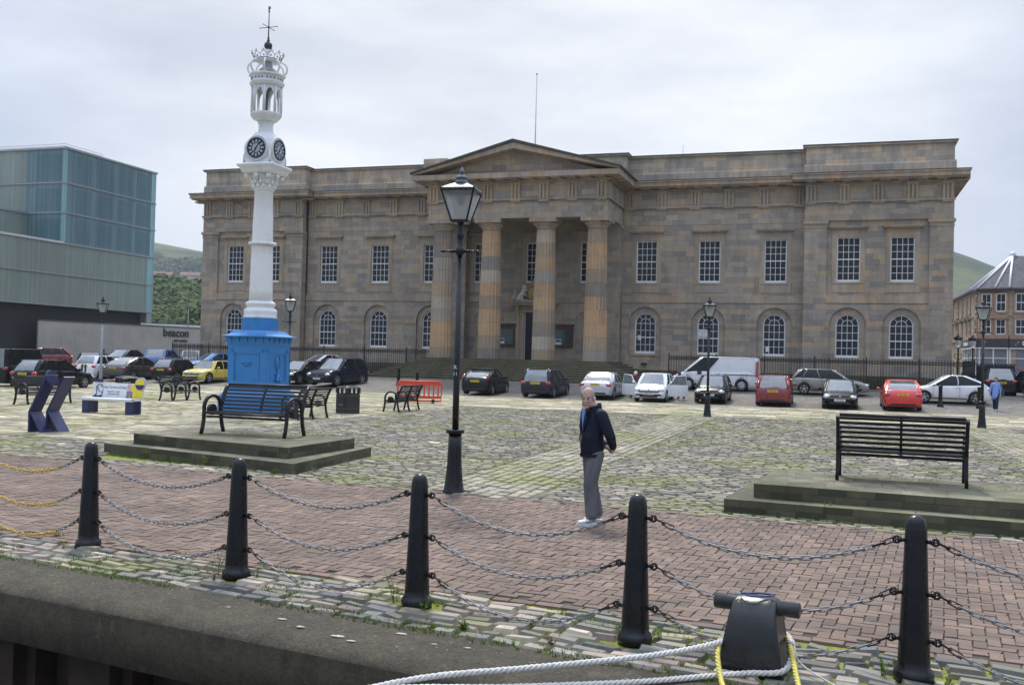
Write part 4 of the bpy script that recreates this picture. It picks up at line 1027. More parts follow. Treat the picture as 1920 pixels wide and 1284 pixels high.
rope('mooring_rope',[(18.2,-64.67,.02),(18.6,-64.42,.05),(19.2,-64.12,.04),(19.9,-63.72,.035),(20.35,-63.42,.04),(20.6,-63.28,.05),(20.82,-63.24,.075),(20.875,-63.1,.15),(20.87,-62.95,.2)],0.0195,rope_w,'white mooring rope, the lower run passing in front of the iron post',grp='white mooring ropes',frayed=True)
rope('mooring_rope',[(20.53,-63.9,-.5),(20.55,-63.97,-.1),(20.52,-63.84,.05),(20.45,-63.5,.06),(20.40,-63.24,.16),(20.42,-63.02,.21),(20.6,-62.8,.24),(20.82,-62.92,.22),(20.875,-63.15,.17),(20.93,-63.5,.08),(21.0,-63.85,.03),(21.02,-63.97,-.06),(21.03,-63.98,-.5)],.0175,rope_y,'yellow rope looped round the mooring post and over the quay edge')
rope('cord',[(20.87,-63.0,.14),(21.0,-63.15,.07),(21.4,-63.6,.03),(21.72,-63.9,.02),(21.8,-64.0,-.1)],.006,rope_w,'thin white cord running right from the mooring post',pitch=.05)
blue=simple('blue_cord',(.02,.05,.16),.5)
rope('cord',[(20.52,-63.02,.512),(20.58,-63.06,.525),(20.66,-63.04,.528),(20.74,-63.02,.52),(20.7,-63.08,.52),(20.6,-63.09,.515),(20.56,-63.05,.52)],.007,blue,'short blue cord lying coiled on top of the mooring post',pitch=.04)
rng_=MB(); rng_.tube([(20.5+.025*math.cos(a),-63.05+.025*math.sin(a),.515) for a in [2*PI*i/14 for i in range(15)]],.005,6,cap=False); tag(rng_.build('shackle',galv),'small steel ring on the left of the blue cord','ring')
# --- stepped platforms
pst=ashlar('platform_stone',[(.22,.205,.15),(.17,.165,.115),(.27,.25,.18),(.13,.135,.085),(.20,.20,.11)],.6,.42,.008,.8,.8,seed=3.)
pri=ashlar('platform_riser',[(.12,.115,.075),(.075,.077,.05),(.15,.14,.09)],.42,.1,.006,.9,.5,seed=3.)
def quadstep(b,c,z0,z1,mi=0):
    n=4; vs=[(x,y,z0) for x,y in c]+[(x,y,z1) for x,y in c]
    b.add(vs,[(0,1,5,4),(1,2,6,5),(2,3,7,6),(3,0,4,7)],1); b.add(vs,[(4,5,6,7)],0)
def platform(name,label,low,up):
    t=empty(name,(0,0,0),0,label,'platform','stepped stone bench platforms')
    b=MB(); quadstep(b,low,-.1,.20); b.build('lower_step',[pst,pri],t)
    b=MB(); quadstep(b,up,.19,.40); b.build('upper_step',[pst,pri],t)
    return t
platform('bench_platform','two-step stone platform under the bench before the clock tower',[(7.3,-53.75),(12.38,-55.1),(12.1,-51.55),(7.2,-50.9)],[(7.8,-53.5),(11.88,-54.45),(11.92,-51.95),(7.75,-51.2)])
platform('bench_platform','two-step stone platform at right under the bench seen from behind',[(19.68,-55.88),(26.5,-56.62),(26.6,-53.2),(19.95,-52.95)],[(20.06,-55.98+.42),(26.2,-56.2),(26.2,-53.7),(20.25,-53.4)])
# ================================================================ clock tower
def tower():
    T=empty('clock_tower',(2.42,-40.56,0),0,'white cast iron clock tower with gilt-edged dials on a bright blue square plinth','clock tower')
    bl=simple('blue_gloss_paint',(.028,.20,.50),.35,0,.12,3,.1,dirt=(.022,.15,.38)); wh=simple('white_gloss_paint',(.74,.75,.77),.38,0,.04,3,.06,dirt=(.62,.61,.58)); dk=simple('dark_green_iron',(.03,.035,.04),.5,0,.3,9)
    def sq(b,prof,mi=0): b.lathe([(r*math.sqrt(2),z) for r,z in prof],4,mi=mi,sm=False,rot=PI/4)
    b=MB(); sq(b,[(.98,0),(.98,.10),(.95,.13),(.95,.55),(.93,.62),(.80,.78),(.76,.84)]); b.build('plinth_base',bl,T)
    b=MB(); sq(b,[(.72,.84),(.72,2.36)]); sq(b,[(.745,.84),(.745,.98),(.725,1.0)]); sq(b,[(.76,2.30),(.76,2.34),(.78,2.36),(.79,2.56),(.84,2.60)])
    for k in range(4):
        M_=RZ(k*PI/2)
        for s in (-1,1): # corner pilasters
            x0,x1=sorted((s*.735,s*.5)); b.box(x0,x1,-.745,-.72,1.0,2.3,0,M_); 
            b.box(*sorted((s*.47,s*.44)),-.735,-.72,1.0,2.08,0,M_)
            b.tube([(s*.6,-.775,2.16),(s*.6,-.74,2.16)],.06,12,M=M_); b.sphere((s*.6,-.78,2.16),.03,8,6,M=M_)
        b.box(-.5,.5,-.745,-.72,2.08,2.3,0,M_); b.prism([(-.5,2.08),(-.38,2.04),(.38,2.04),(.5,2.08)],-.745,-.722,M=M_)
        b.box(-.5,.5,-.745,-.72,1.0,1.12,0,M_)
        for i in range(5): # brackets under the eaves
            x=-.62+i*.31; b.prism([(-.79,2.38),(-.85,2.56),(-.79,2.56)],x-.03,x+.03,axis='x',M=M_); b.tube([(x+.13,-.80,2.47),(x+.13,-.78,2.47)],.045,10,M=M_)
    b.build('plinth',bl,T)
    # wreath and dolphin fountain reliefs
    for k,kind in ((0,'w'),(1,'d')):
        M_=RZ(k*PI/2); d=MB()
        if kind=='w':
            d.tube([(x*.2,-.735,1.72+.03*math.cos(x*9)) for x in [-1+i*.1 for i in range(21)]],.018,6,M=M_)
            for i in range(9): d.sphere((-.1+i*.025,-.735,1.66+.02*math.sin(i*2)),.03,7,5,M=M_)
        else:
            d.tube([(.15*math.cos(a),-.735,1.75+.24*math.sin(a)) for a in [2*PI*i/20 for i in range(21)]],.02,6,cap=False,M=M_)
            d.sphere((0,-.725,1.75),.12,12,8,M=M_,sc=(1,.3,1.6)); d.tube([(0,-.74,1.5),(0.02,-.76,1.4),(.0,-.78,1.3)],.03,7,M=M_)
            d.sphere((0,-.76,1.25),.12,10,8,M=M_,sc=(1,.6,1.1)); d.sphere((-.08,-.78,1.16),.07,8,6,M=M_); d.sphere((.08,-.78,1.16),.07,8,6,M=M_); d.box(-.22,.22,-.76,-.72,1.36,1.39,0,M_)
        d.build('relief',bl,T)
    b=MB(); sq(b,[(.92,2.60),(.93,2.635),(.80,2.66),(.69,2.73),(.61,2.83)]); b.build('plinth_roof',bl,T)
    b=MB(); b.lathe([(.62,2.825),(.62,3.25)],8,sm=False,rot=PI/8); b.build('pedestal',bl,T)
    b=MB(); b.lathe([(.57,3.25),(.57,3.30),(.545,3.34),(.555,3.42),(.56,3.50),(.53,3.56),(.47,3.59),(.455,3.64),(.49,3.69),(.51,3.74),(.49,3.79),(.43,3.82),(.405,3.84)],32); b.build('column_base',wh,T)
    b=MB(); b.lathe([(.395,3.84),(.388,4.2),(.37,5.3),(.362,5.68),(.375,5.70),(.36,5.72),(.355,5.86),(.35,5.9),(.335,6.8),(.31,7.55),(.325,7.57),(.31,7.6)],32)
    b.build('column',wh,T)
    b=MB(); b.tube([( .41*math.cos(a),.41*math.sin(a),5.80) for a in [2*PI*i/24 for i in range(25)]],.05,8,cap=False)
    for i in range(28):
        a=2*PI*i/28; p=[(( .41+.05*math.cos(q))*math.cos(a+.06*q),(.41+.05*math.cos(q))*math.sin(a+.06*q),5.80+.05*math.sin(q)) for q in [-1.2,-.4,.4,1.2]]; b.tube(p,.016,5)
    b.build('rope_moulding',wh,T)
    # foliate capital
    b=MB(); b.lathe([(.32,7.6),(.35,7.62),(.34,7.66),(.36,7.85),(.42,8.08),(.5,8.17)],24)
    for ring_,(z,r,n,sz) in enumerate(((7.76,.36,12,.07),(7.90,.40,12,.07))):
        for i in range(n):
            a=2*PI*(i+.5*ring_)/n; b.sphere((r*math.cos(a),r*math.sin(a),z),sz,7,6,sc=(1,1,1.3)); b.sphere(((r+.05)*math.cos(a),(r+.05)*math.sin(a),z+.09),.035,6,5)
    for i in range(8):
        a=2*PI*i/8+PI/8*0; r=.60 if i%2 else .50; b.sphere((r*math.cos(a),r*math.sin(a),8.09),.085,10,8); b.tube([(.38*math.cos(a),.38*math.sin(a),7.9),(.46*math.cos(a),.46*math.sin(a),8.03),(r*math.cos(a),r*math.sin(a),8.1)],.035,6)
    b.build('capital',wh,T)
    b=MB(); sq(b,[(.50,8.17),(.56,8.22),(.60,8.34),(.66,8.39),(.68,8.44),(.66,8.48),(.55,8.52),(.52,8.53)]); b.build('abacus',wh,T)
    # clock stage
    b=MB(); sq(b,[(.50,8.53),(.50,8.62),(.47,8.64),(.44,9.02),(.36,9.38),(.25,9.60)]); 
    for k in range(4):
        M_=RZ(k*PI/2)
        b.tube([(0,-.545,9.0),(0,-.3,9.0)],.43,28,M=M_)
        for i in range(36):
            a=2*PI*i/36; b.sphere((.405*math.cos(a),-.55,9.0+.405*math.sin(a)),.024,6,5,M=M_)
        for s in (-1,1): b.tube([(s*.5,-.5,8.55),(s*.5,-.5,8.75),(s*.46,-.48,8.95)],[.04,.035,.02],8,M=M_)
    b.build('clock_case',wh,T)
    face=simple('dial_pale_grey',(.38,.42,.50),.5); blk=simple('dial_black',(.012,.013,.02),.35)
    for k in range(4):
        M_=RZ(k*PI/2); d=MB(); d.tube([(0,-.548,9.0),(0,-.56,9.0)],.33,28,M=M_); dd=d.build('dial',blk,T)
        c=MB(); c.tube([(0,-.56,9.0),(0,-.567,9.0)],.155,24,M=M_)
        for h in range(12):
            a=2*PI*h/12; c.box(-.032,.032,-.566,-.56,.185,.29,0,M_@TR(0,0,9.0)@RY(a))
        c.build('numerals',face,dd)
        c=MB()
        for h in range(24):
            if h%2==1: continue
            a=2*PI*h/24; 
        for a,l,w_ in ((R(35),.29,.022),(R(215),.08,.03),(R(208),.17,.03)):
            c.prism([(-w_,0),(w_,0),(w_*.7,l*.7),(0,l),(-w_*.7,l*.7)],-.576,-.57,M=M_@TR(0,0,9.0)@RY(a))
        c.build('clock_hands',blk,dd)
        c=MB(); c.tube([(.335*math.cos(a),-.565,9.0+.335*math.sin(a)) for a in [2*PI*i/28 for i in range(29)]],.022,6,cap=False,M=M_); c.build('dial_rim',simple('dial_rim_navy',(.02,.025,.045),.3),dd)
    b=MB(); b.lathe([(.36,9.42),(.27,9.6),(.25,9.75),(.25,9.9),(.29,9.98),(.27,10.0),(.42,10.05),(.50,10.14),(.54,10.22),(.54,10.27),(.50,10.29)],8,sm=False,rot=PI/8); b.build('neck',wh,T)
    # open arcade: eight piers, cusped arches
    b=MB()
    for i in range(8):
        a=2*PI*i/8+PI/8; x,y=.485*math.cos(a),.485*math.sin(a)
        b.tube([(x,y,10.29),(x,y,11.2)],.035,8)
        b.tube([(x*1.07,y*1.07,10.29),(x*1.07,y*1.07,11.2)],.018,6)
        a2=a+2*PI/8; x2,y2=.485*math.cos(a2),.485*math.sin(a2); p0=Vector((x,y,0)); p1=Vector((x2,y2,0))
        # spandrel plate with pointed cusped opening
        n=12; 
        for s in (0,1):
            A=[];
            for j in range(n//2+1):
                t=(j/(n//2))*.42; tt=.08+t if s==0 else 1-(.08+t)
                zz=10.86+.24*math.sin(PI*.5*(t/.42))**.8
                A.append((tt,zz))
            for j in range(len(A)-1):
                q=[p0.lerp(p1,A[j][0])+Vector((0,0,A[j][1])),p0.lerp(p1,A[j+1][0])+Vector((0,0,A[j+1][1])),p0.lerp(p1,A[j+1][0])+Vector((0,0,11.2)),p0.lerp(p1,A[j][0])+Vector((0,0,11.2))]
                nn=Vector((math.cos((a+a2)/2),math.sin((a+a2)/2),0))*.02
                b.add([tuple(v) for v in q]+[tuple(v-nn*2) for v in q],[(0,1,2,3),(7,6,5,4),(0,4,5,1),(2,6,7,3)])
        nn=Vector((math.cos((a+a2)/2),math.sin((a+a2)/2),0))*.01
        b.tube([tuple(p0.lerp(p1,tt)+Vector((0,0,zz))+nn) for tt,zz in [(.1,10.3),(.1,10.86),(.2,11.0),(.35,11.09),(.5,11.12),(.65,11.09),(.8,11.0),(.9,10.86),(.9,10.3)]],.016,5)
    b.build('arcade',wh,T)
    b=MB(); b.lathe([(.05,10.29),(.05,11.0),(.16,11.12),(.3,11.2)],12); b.build('inner_shaft',simple('shaft_grey',(.10,.115,.15),.5),T)
    b=MB(); b.lathe([(.50,11.2),(.56,11.22),(.60,11.30),(.60,11.33),(.55,11.36),(.555,11.50),(.63,11.55),(.63,11.60),(.58,11.62)],8,sm=False,rot=PI/8)
    b.build('cornice',wh,T)
    b=MB()
    for i in range(8):
        for j in range(3):
            a=2*PI*i/8; M_=RZ(a)@TR(.515,(j-1)*.125,11.43)@RX(PI/4); b=MB(); b.box(-.01,.012,-.022,.022,-.022,.022,0,M_); b.build('pierced_diamond',dk,T)
    b=MB()
    for i in range(8):
        a=2*PI*i/8+PI/8; c,s=math.cos(a),math.sin(a)
        pts=[(.50+.16*math.sin(q*PI)*1.0-.16*q,11.62+.46*q) for q in [k/10 for k in range(11)]]
        pts=[(.52,11.6),(.60,11.66),(.66,11.76),(.66,11.88),(.60,11.99),(.50,12.06),(.38,12.09)]
        b.tube([(r*c,r*s,z) for r,z in smooth([(r,0,z) for r,z in pts],4) and [(v.x,v.z) for v in smooth([(r,0,z) for r,z in pts],4)]],.032,6)
    b.build('crown_hoops',wh,T)
    b=MB(); b.lathe([(.28,11.74),(.30,11.76),(.26,11.80),(.18,11.86),(.15,12.0),(.11,12.08),(.04,12.1)],20); b.build('bell',simple('bell_white_dark',(.42,.43,.44),.5),T)
    b=MB(); b.lathe([(.42,12.06),(.44,12.08),(.44,12.12),(.40,12.13),(.2,12.16),(.12,12.25),(.085,12.4),(.09,12.5)],24); b.build('crown_cap',wh,T)
    b=MB(); n=12
    for i in range(n):
        a=2*PI*i/n; a1=2*PI*(i+.5)/n
        P=lambda r,z,t: (r*math.cos(t),r*math.sin(t),z)
        b.tube([P(.44,12.12,a),P(.49,12.22,a),P(.53,12.33,a1)],.009,5); b.tube([P(.44,12.12,a+2*PI/n),P(.49,12.22,a+2*PI/n),P(.53,12.33,a1)],.009,5)
        b.sphere(P(.545,12.37,a1),.022,6,5); b.tube([P(.535,12.30,a1-.05),P(.56,12.35,a1-.09)],.008,4); b.tube([P(.535,12.30,a1+.05),P(.56,12.35,a1+.09)],.008,4)
        b.sphere(P(.465,12.2,a1),.022,6,5); b.sphere(P(.47,12.17,a1-.04),.014,5,4); b.sphere(P(.47,12.17,a1+.04),.014,5,4)
    b.tube([P(.44,12.12,2*PI*i/24) for i in range(25)],.012,5,cap=False); b.build('coronet',dk,T)
    b=MB(); b.sphere((0,0,12.63),.14,16,12); b.lathe([(.05,12.75),(.055,12.8),(.03,12.86),(.04,12.9),(.018,12.94)],10); b.build('ball',dk,T)
    b=MB(); b.tube([(0,0,12.9),(0,0,13.95)],[.022,.014],7); b.tube([(-.34,0,13.27),(.34,0,13.27)],.012,6); b.tube([(0,-.34,13.27),(0,.34,13.27)],.012,6); b.sphere((0,0,13.27),.04,8,6)
    for s in (-1,1): b.sphere((s*.34,0,13.27),.02,6,5); b.sphere((0,s*.34,13.27),.02,6,5)
    b.sphere((0,0,13.82),.035,8,6); b.prism([(-.02,13.86),(.05,13.90),(.06,14.0),(.02,13.95),(-.01,14.02),(-.04,13.93)],-.006,.006); b.build('weather_cross',dk,T)
tower()
# ================================================================ cars
tyre_m=simple('tyre_rubber',(.012,.012,.013),.8,0,.2,20); rim_m=simple('alloy_wheel',(.42,.43,.45),.3,.7,.1,9); under=simple('car_underside',(.006,.006,.006),.9,0,.1,5)
blktrim=simple('car_black_trim',(.015,.015,.016),.5,0,.1,8)
carglass,n_,b_=newmat('car_glass'); _o=n_.coord(); setc(n_,b_,'Base Color',(.012,.015,.017)); b_.inputs['Roughness'].default_value=.04; b_.inputs['Specular IOR Level'].default_value=.35; b_.inputs['Coat Weight'].default_value=.0; b_.inputs['Coat Roughness'].default_value=.03
scr,n_,b_=newmat('windscreen_glass'); _o=n_.coord(); setc(n_,b_,'Base Color',n_.ramp(n_.noise(2.2,3,.5,_o),[(.35,(.05,.06,.065)),(.7,(.12,.14,.15))])); b_.inputs['Roughness'].default_value=.05; b_.inputs['Specular IOR Level'].default_value=1.; b_.inputs['Coat Weight'].default_value=1.; b_.inputs['Coat Roughness'].default_value=.03; b_.inputs['Coat IOR'].default_value=1.9
hl_m=simple('headlamp_glass',(.55,.58,.60),.12,.2,.25,14,0,1.); tl_m=simple('tail_lamp_red',(.42,.015,.012),.15,0,.3,12,0,1.)
plw=simple('plate_white',(.70,.70,.68),.5); ply=simple('plate_yellow',(.72,.50,.03),.5); pltx=simple('plate_black',(.012,.012,.012),.5); chrome=simple('chrome_trim',(.6,.6,.62),.18,1.)
def paint(name,c,metal=.0,rough=.28): 
    dk_=max(c)<.04; m=simple(name,c,rough,metal,.05,1.5,0,.12 if dk_ else .6,.2 if dk_ else .5); return m
def interp(P,x):
    if x<=P[0][0]: return P[0][1]
    for (a,b_),(c,d) in zip(P,P[1:]):
        if x<=c:
            t=(x-a)/(c-a); t=t*t*(3-2*t)*.5+t*.5; return b_+(d-b_)*t
    return P[-1][1]
STY={
 # heights of the shoulder/bonnet line and roof rail, fractions of length from rear(0) to front(1); belt height; glasshouse corners
 'hatch':dict(top=[(0,.60),(.02,.93),(.10,.98),(.30,.97),(.62,.93),(.76,.87),(.92,.76),(.98,.62),(1,.45)],gh=(.015,.13,.56,.78),rake=.5,tum=.80),
 'super':dict(top=[(0,.55),(.02,.90),(.08,1.0),(.3,.98),(.60,.93),(.74,.88),(.92,.76),(.98,.60),(1,.45)],gh=(.02,.30,.52,.78),rake=.5,tum=.80),
 'saloon':dict(top=[(0,.62),(.02,.92),(.12,.98),(.30,.95),(.60,.92),(.74,.86),(.92,.74),(.98,.60),(1,.45)],gh=(.13,.30,.54,.76),rake=.5,tum=.80),
 'estate':dict(top=[(0,.60),(.02,.93),(.10,.98),(.30,.96),(.62,.93),(.76,.87),(.92,.76),(.98,.62),(1,.45)],gh=(.01,.08,.56,.76),rake=.5,tum=.82),
 'suv':dict(top=[(0,.62),(.02,1.0),(.10,1.08),(.30,1.05),(.62,1.02),(.76,.99),(.92,.90),(.98,.72),(1,.5)],gh=(.02,.12,.56,.76),rake=.5,tum=.80),
 'jeep':dict(top=[(0,.8),(.01,1.15),(.10,1.18),(.30,1.18),(.62,1.16),(.70,1.12),(.94,1.08),(.98,1.0),(1,.7)],gh=(.005,.03,.62,.68),rake=.5,tum=.90),
 'mini':dict(top=[(0,.6),(.03,.88),(.10,.92),(.30,.93),(.62,.92),(.72,.89),(.92,.80),(.98,.62),(1,.4)],gh=(.10,.24,.60,.72),rake=.5,tum=.84),
 'van':dict(top=[(0,.7),(.01,1.15),(.10,1.17),(.62,1.15),(.78,1.12),(.93,.98),(.98,.74),(1,.5)],gh=(.0,.012,.66,.88),rake=.5,tum=.86),
}
def car(label,style,L,W,H,pm,plate=None,front=False,rear_sc=.0,doors=2,wr=.31,extra=None,glass_rear=None,cat='car',roofm=None,windows=True,stripe=None,liveries=None,group='cars parked round the square',mirror=True,tail='side'):
    S=STY[style]; t=empty('parked_'+('van' if style=='van' else 'car')); tag(t,label,cat,group)
    hw=W/2; zb=.19; hs=H/1.46 if style in('hatch','super','saloon','estate','mini') else 1.
    top=[(a*L-L/2,z*(hs if z>.7 else 1)) for a,z in S['top']]
    fr_x=lambda a:a*L-L/2
    yw0,yw1=-L/2+L*.185,L/2-L*.195    # axles
    b=MB(); rings=[]
    st_=[0,.012,.035,.07,.12,.185,.26,.36,.46,.56,.66,.74,.805,.86,.91,.95,.98,.992,1]
    for a in st_:
        y=fr_x(a); zt=interp(top,y); 
        e=1
        if a<.12: e=(.86+.14*math.sin(PI/2*(a/.12)**.6))
        if a>.85: e=(.80+.20*math.sin(PI/2*((1-a)/.15)**.6))
        w_=hw*e; zl=zb+(.10 if a in (0,1) else .04 if a<.03 or a>.97 else 0)
        crown=.035 if .08<a<.95 else .01
        half=[(0,zl),(w_*.90,zl),(w_*.965,zl+.06),(w_*.985,.42),(w_*1.0,min(.62,zt*.72)),(w_*.975,zt*.86),(w_*.93,zt*.965),(w_*.84,zt),(w_*.45,zt+crown),(0,zt+crown*1.2)]
        ring=[(x,y,z) for x,z in half]+[(-x,y,z) for x,z in half[-2:0:-1]]
        rings.append(ring)
    b.ring(rings,0,True,True,True)
    o=b.build('body',[pm,under],t)
    # wheel arches cut through
    for yw in (yw0,yw1):
        c=MB(); c.tube([(-hw*1.2,yw,wr+.0),(hw*1.2,yw,wr)],wr*1.17,28,0,False); co=c.build('cutter',[pm,under]); 
        for p in co.data.polygons: p.material_index=1
        md=o.modifiers.new('cut','BOOLEAN'); md.object=co; md.operation='DIFFERENCE'; md.solver='EXACT'
        dg=bpy.context.evaluated_depsgraph_get(); me=bpy.data.meshes.new_from_object(o.evaluated_get(dg)); old=o.data; o.modifiers.clear(); o.data=me; bpy.data.meshes.remove(old); me.name='body'
        cm=co.data; bpy.data.objects.remove(co); bpy.data.meshes.remove(cm)
    # glasshouse
    g0,g1,g2,g3=[fr_x(a) for a in S['gh']]; tum=S['tum']
    zr=H-.035
    def pl(y0,y1,hwid,z,n=None):
        # ordered outline: rear (5) , right side.., counter-clockwise seen from above; returns list
        rc=.13
        pts=[]
        R_=[(-1,0),(-.5,0),(0,0),(.5,0),(1,0)]
        rear=[(u*(hwid-rc),y0-.03*(1-abs(u))) for u,_ in R_]
        c1=[(hwid-rc*.3,y0+rc*.35),(hwid,y0+rc*1.1)]
        ys=[y0+rc*1.1+(y1-y0-rc*2.2)*k/6 for k in range(1,6)]
        side=[(hwid+.012*math.sin(PI*(k+1)/6),yy) for k,yy in enumerate(ys)]
        c2=[(hwid,y1-rc*1.1),(hwid-rc*.3,y1-rc*.35)]
        front=[(-u*(hwid-rc),y1+.06*(1-abs(u))) for u,_ in R_]
        right=c1+side+c2
        left=[(-x,y) for x,y in right[::-1]]
        return [(x,y,z) for x,y in rear+right+front+left]
    zbelt=[interp(top,(g0+g3)/2)*.97]*1
    zbl=lambda y: interp(top,y)*.975
    levels=[]
    for k,q in enumerate((0,.35,.7,1.)):
        ys0=g0+(g1-g0)*(q**1.15); ys1=g3+(g2-g3)*(q**.92 if style!='jeep' else q)
        wq=hw*.93+(hw*tum*.93-hw*.93)*q**1.3; r=pl(ys0,ys1,wq,0)
        levels.append([(x,y,(zbl(y)-.03)*(1-q)+zr*q) for x,y,z in r])
    n=len(levels[0]); 
    # index ranges
    iR=list(range(0,4)); # rear segments 0-1..3-4
    iside=list(range(6,12)); iF=list(range(14,18)); 
    # structure of ring: rear 0-4, right 5-13 (c1:5,6 side:7-11 c2:12,13), front 14-18, left 19-27
    segs_right=range(6,12); segs_left=range(20,26)
    ghb=MB(); cen=Vector((0,(g0+g3)/2,0))
    def quad(i,j,k,inset=0.0):
        a=levels[k][i];b2=levels[k][j];c=levels[k+1][j];d=levels[k+1][i]; return [a,b2,c,d]
    glass={'rear':[],'front':[],'right':[],'left':[]}
    bp={6:0,7:0,8:1,9:0,10:0,11:0}
    pill=9 if doors==4 else 8
    for i in range(n):
        j=(i+1)%n
        which=None
        if 0<=i<=3: which='rear'
        elif 14<=i<=17: which='front'
        elif 6<=i<=11: which='right'
        elif 20<=i<=25: which='left'
        for k in range(3):
            q=quad(i,j,k); w2=which
            if style=='van' and which in('rear',) : w2=None
            if style=='van' and which=='right' and i<10: w2=None
            if style=='van' and which=='left' and i>21: w2=None
            if style=='saloon' and ((which=='right' and i==6) or (which=='left' and i==25)): w2=None
            if doors!=0 and which=='right' and i==(8 if doors==2 else 9) and False: w2=None
            if w2 is None: ghb.add(q,[(0,1,2,3)],0,True)
            else:
                glass[w2].append((i,k,q))
    # roof: crowned cap
    top_r=levels[3]; cx=sum(p[0] for p in top_r)/n; cy=sum(p[1] for p in top_r)/n
    r1=[((p[0]-cx)*.86+cx,(p[1]-cy)*.93+cy,zr+.025) for p in top_r]; r2=[((p[0]-cx)*.45+cx,(p[1]-cy)*.55+cy,zr+.038) for p in top_r]
    rf=MB(); rf.ring([top_r,r1,r2],0,True,False,True)
    rf.build('roof',roofm or pm,t,recalc=False)
    # rails framing the glass
    def rail(idx,lev,r=.022): ghb.tube([levels[lev][i%n] for i in idx],r,5,0,True)
    for idx in (range(6,13),range(20,27)):
        rail(idx,3,.026)
    for pidx in (4,14,18,28%n if False else 0): pass
    for i in (6,12,20,26,4,14,18,0): ghb.tube([levels[k][i%n] for k in range(4)],.026,5,0,True)
    # B pillars
    if style!='van':
        for i in ((9 if doors==2 else 9),(23)): ghb.tube([levels[k][i] for k in range(4)],.028,5,0,True)
        if doors==4:
            for i in (7,25): ghb.tube([levels[k][i] for k in range(4)],.022,5,0,True)
    else:
        for i in (10,22): ghb.tube([levels[k][i] for k in range(4)],.03,5,0,True)
    if style in('van',) or len(ghb.f)<0: ghb.build('pillars',pm,t,recalc=False)
    else:
        for s in (1,-1):
            h=MB()
            for fi,f_ in enumerate(ghb.f):
                c_x=sum(ghb.v[i_][0] for i_ in f_)/len(f_)
                if (c_x>0)==(s>0): h.add([ghb.v[i_] for i_ in f_],[tuple(range(len(f_)))],ghb.m[fi],ghb.sm[fi])
            po=h.build('pillars',pm,t,recalc=False); bm=bmesh.new(); bm.from_mesh(po.data); bmesh.ops.remove_doubles(bm,verts=bm.verts,dist=1e-4); bm.to_mesh(po.data); bm.free()
    for w2,nm_ in (('front','windscreen'),('rear','rear_window'),('right','side_window'),('left','side_window')):
        if not glass[w2]: continue
        m=MB(); seen={}
        for i,k,q in glass[w2]:
            ids=[]
            for key,p in (((i,k),q[0]),(((i+1)%n,k),q[1]),(((i+1)%n,k+1),q[2]),((i,k+1),q[3])):
                if key not in seen:
                    seen[key]=len(m.v); d=Vector((-p[0],-(p[1]-cen.y)*.5,0)).normalized()*.006; m.v.append((p[0]+d.x,p[1]+d.y,p[2]))
                ids.append(seen[key])
            m.f.append(tuple(ids)); m.m.append(0); m.sm.append(True)
        m.build(nm_,scr if w2 in('front','rear') else carglass,t)
    # wheels
    for yw in (yw0,yw1):
        for s in (-1,1):
            xo=hw-.015; w_=MB(); x0=s*(xo-.2); x1=s*xo
            prof=[(x0,wr*.6),(x0,wr*.97),(s*(xo-.17),wr),(s*(xo-.03),wr),(x1,wr*.95),(x1+s*.004,wr*.72),(x1-s*.012,wr*.70)]
            rings=[[(x,yw+r*math.cos(2*PI*i/24),wr+r*math.sin(2*PI*i/24)) for i in range(24)] for x,r in prof]
            w_.ring(rings,0,True); wo=w_.build('wheel',tyre_m,t)
            rm=MB(); xr=x1+s*.002
            rm.tube([(x1-s*.03,yw,wr),(x1-s*.02,yw,wr)],wr*.69,24,1)
            rm.ring([[(x1-s*.018+ (s*.02 if q==1 else 0),yw+r*math.cos(2*PI*i/24),wr+r*math.sin(2*PI*i/24)) for i in range(24)] for q,r in ((0,wr*.70),(1,wr*.69),(0,wr*.62))],0,True,False,False)
            for k in range(5 if style!='van' else 0):
                a=2*PI*k/5+.3; rm.bar((xr-s*.01,yw,wr),(xr-s*.004,yw+wr*.64*math.cos(a),wr+wr*.64*math.sin(a)),.055,.02,0,(1,0,0))
            if style=='van': rm.tube([(xr-s*.02,yw,wr),(xr,yw,wr)],[wr*.64,wr*.5],20)
            rm.tube([(xr-s*.02,yw,wr),(xr+s*.004,yw,wr)],wr*.15,12); rm.build('rim',[rim_m,under],wo,recalc=True)
    # lamps
    zt_r=interp(top,-L/2+.10)
    for s in (-1,1):
        if tail=='high' : 
            h=MB(); y0=g0+.05; h.tube([(s*hw*.86,-L/2+.06,zt_r*.93),(s*hw*.84,-L/2+.10,zt_r*1.10),(s*hw*.80,y0+.10,zt_r*1.28)],[.06,.065,.035],10); 
        else:
            h=MB(); h.sphere((s*hw*.80,-L/2+.085,zt_r*.83),.15,14,10,sc=(1.05,.62,.72))
        h.build('tail_lamp',tl_m,t)
        h=MB(); yf=L/2-.20; zf=interp(top,yf); h.sphere((s*hw*.72,yf+.03,zf*.87),.17,14,10,0,None,(1.05,1.0,.62)) if style!='jeep' else h.tube([(s*hw*.6,L/2-.03,.85),(s*hw*.6,L/2+.01,.85)],.1,14)
        h.build('headlamp',hl_m,t)
    # mirrors
    if mirror:
        for s in (-1,1):
            h=MB(); h.sphere((s*(hw+.10),g3-.42,zbl(g3-.42)+.09),.1,10,8,sc=(1.0,.5,.72)); h.bar((s*(hw-.08),g3-.40,zbl(g3-.42)+.03),(s*(hw+.06),g3-.42,zbl(g3-.42)+.06),.05,.04); h.build('mirror',pm if style!='van' else blktrim,t)
    # bumpers, grille, plates, wiper
    yR=-L/2; yF=L/2
    m=MB(); m.box(-hw*.62,hw*.62,yF-.06,yF+.004,.50,.60); 
    for k in range(3): m.box(-hw*.6,hw*.6,yF-.0,yF+.012,.515+k*.028,.522+k*.028,1)
